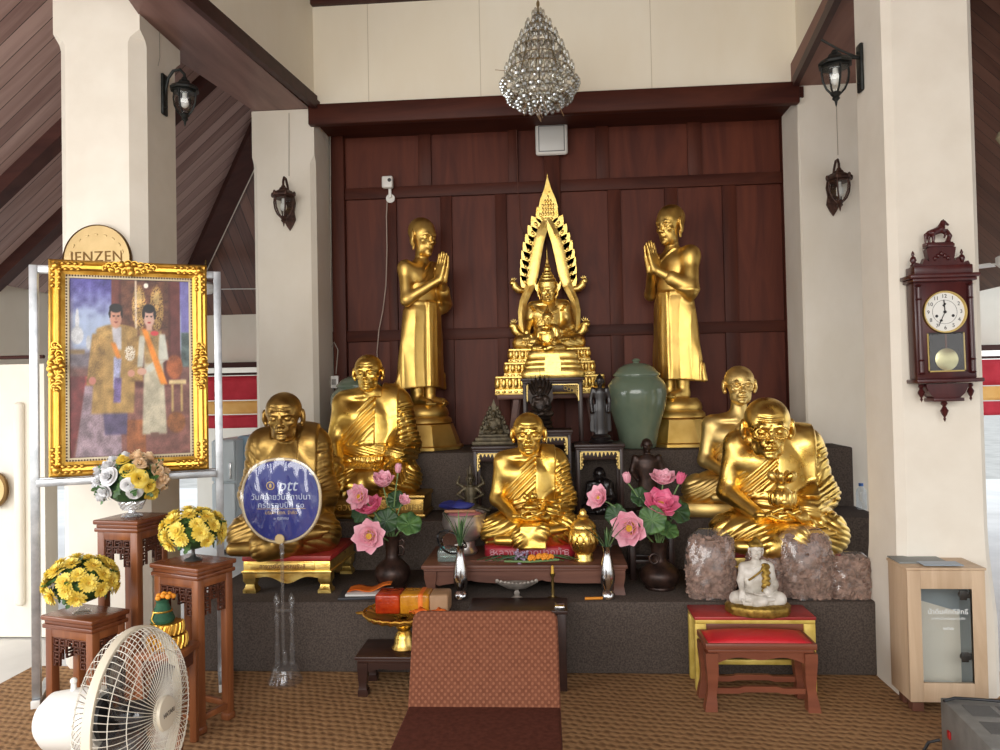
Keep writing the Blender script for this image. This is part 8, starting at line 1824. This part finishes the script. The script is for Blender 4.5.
bag('small clear bag of brown pieces hidden behind the white Buddha', 766, 547, 601, 36, 4.13, 2, -.05, .07)
bag('tallest clear bag of brown pieces, right behind the white Buddha', 807, 526, 599, 51, 4.10, 3, -.03)
bag('slumped clear bag of brown pieces at the far right of the four', 849, 552, 604, 40, 4.09, 4, .06, .08)
# black stool behind the right lotus vase
x_ = AT(640, 560, 4.45).x; t = thing('black_stool', 'small black wooden stand behind the right bronze vase', 'stand', (x_ + .07, 4.52, T1), 0); h = .27; m = M_['lacquer_brown']
MB().box((-.13, -.09, h - .02), (.13, .09, h), .004).build('top', m, t)
for sx in (-1, 1):
    for sy in (-1, 1): MB().box((sx * .112 - .016, sy * .072 - .016, 0), (sx * .112 + .016, sy * .072 + .016, h - .02), .003).build('leg', m, t)
    MB().box((-.10, sx * .072 - .008, h * .35), (.10, sx * .072 + .008, h * .35 + .02), .002).build('stretcher', m, t)
# ================================================================ things beyond the pillars
BY = 8.05
def band(name, label, z0, z1, m, x0=-4.1, x1=4.8, Y=BY):
    B = MB(); n = 60; rows = []
    for j in range(5): z_ = z1 + (z0 - z1) * j / 4; rows.append([(x0 + (x1 - x0) * i / n, Y + .025 * math.sin(i * 1.3) * (.3 + .7 * j / 4), z_) for i in range(n + 1)])
    B.sheet(rows); o = B.build(name, m); solidify(o, .004); tag(o, label, 'cloth'); return o
zq = lambda py: AT(235, py, BY).z
rc = noisy('red_fabric', srgb(186, 26, 44), srgb(206, 44, 60), 5, .7); yc_ = noisy('amber_fabric', srgb(236, 172, 86), srgb(246, 192, 112), 5, .7); pk = noisy('pink_fabric', srgb(226, 110, 140), srgb(236, 140, 160), 5, .7)
band('red_cloth_band', 'wide red cloth band hanging at the back, above the yellow band', zq(400), zq(376), rc)
band('yellow_cloth_band', 'yellow-orange cloth band hanging at the back between two red bands', zq(414), zq(401), yc_)
band('lower_red_cloth_band', 'narrow red cloth band hanging at the back, below the yellow band', zq(428), zq(415), rc)
B = MB(); B.cyl((-4.1, BY + .01, zq(374)), (4.8, BY + .01, zq(374)), .014, None, 10); structure(B.build('trim_cloth_rail', M_['trim_wood']))
xp = -3.4
# fridges at the back left
def fridge(label, pa, pb, py0, py1, Y, m):
    a, b = AT(pa, py1, Y), AT(pb, py1, Y); w = b.x - a.x; h = AT(pa, py0, Y).z; t = thing('refrigerator', label, 'refrigerator', (a.x + w / 2, Y + .25, 0), 0, None)
    MB().box((-w / 2, -.22, .04), (w / 2, .3, h), .015).build('body', m, t); MB().box((-w / 2 + .005, -.26, .06), (w / 2 - .005, -.222, h * .62), .012).build('door', m, t); MB().box((-w / 2 + .005, -.26, h * .64), (w / 2 - .005, -.222, h - .01), .012).build('door', m, t)
    MB().box((w / 2 - .05, -.28, h * .66), (w / 2 - .03, -.26, h * .8), .004).build('handle', M_['steel'], t); MB().box((-w / 2 + .03, -.2, 0), (w / 2 - .03, .28, .04)).build('plinth', M_['dark_plastic'], t); return t
fridge('white refrigerator at the back left, left of the gold monk', 212, 236, 440, 520, 6.9, mat('fridge_white', srgb(206, 216, 220), .35))
fridge('pale blue-grey refrigerator at the back left, closest to the rear left pillar', 238, 258, 436, 520, 7.1, mat('fridge_blue', srgb(150, 178, 196), .35))
# ceiling fan and globe lamp in the rear left corner
def ceiling_fan(label, px, py, Y, rot, rod):
    c = AT(px, py, Y); t = thing('ceiling_fan', label, 'fan', c, rot); MB().lathe([(0, -.06), (.06, -.05), (.10, -.01), (.10, .04), (.05, .07), (0, .075)], 24).build('motor', M_['white_plastic'], t); MB().cyl((0, 0, .07), (0, 0, rod), .010, None, 10).build('down_rod', bq, t); MB().lathe([(0, rod - .06), (.05, rod - .045), (.075, rod), (.06, rod + .04), (0, rod + .05)], 24).build('canopy', mat('canopy_brass', srgb(196, 186, 150), .25, .4) if 'canopy_brass' not in bpy.data.materials else bpy.data.materials['canopy_brass'], t)
    for k_ in range(3): B = MB(); B.M = Matrix.Rotation(k_ * 2 * PI / 3, 4, 'Z') @ Matrix.Rotation(.12, 4, 'X'); B.box((.12, -.055, -.006), (.62, .055, .0), .002); B.box((.06, -.015, -.004), (.14, .015, .004)); B.build('blade', M_['white_plastic'], t)
ceiling_fan('white ceiling fan under the roof at back left, behind the portrait stand', 206, 289, 7.7, .15, .44)
ceiling_fan('white ceiling fan under the roof at the right edge', 1012, 262, 5.6, .2, .9)
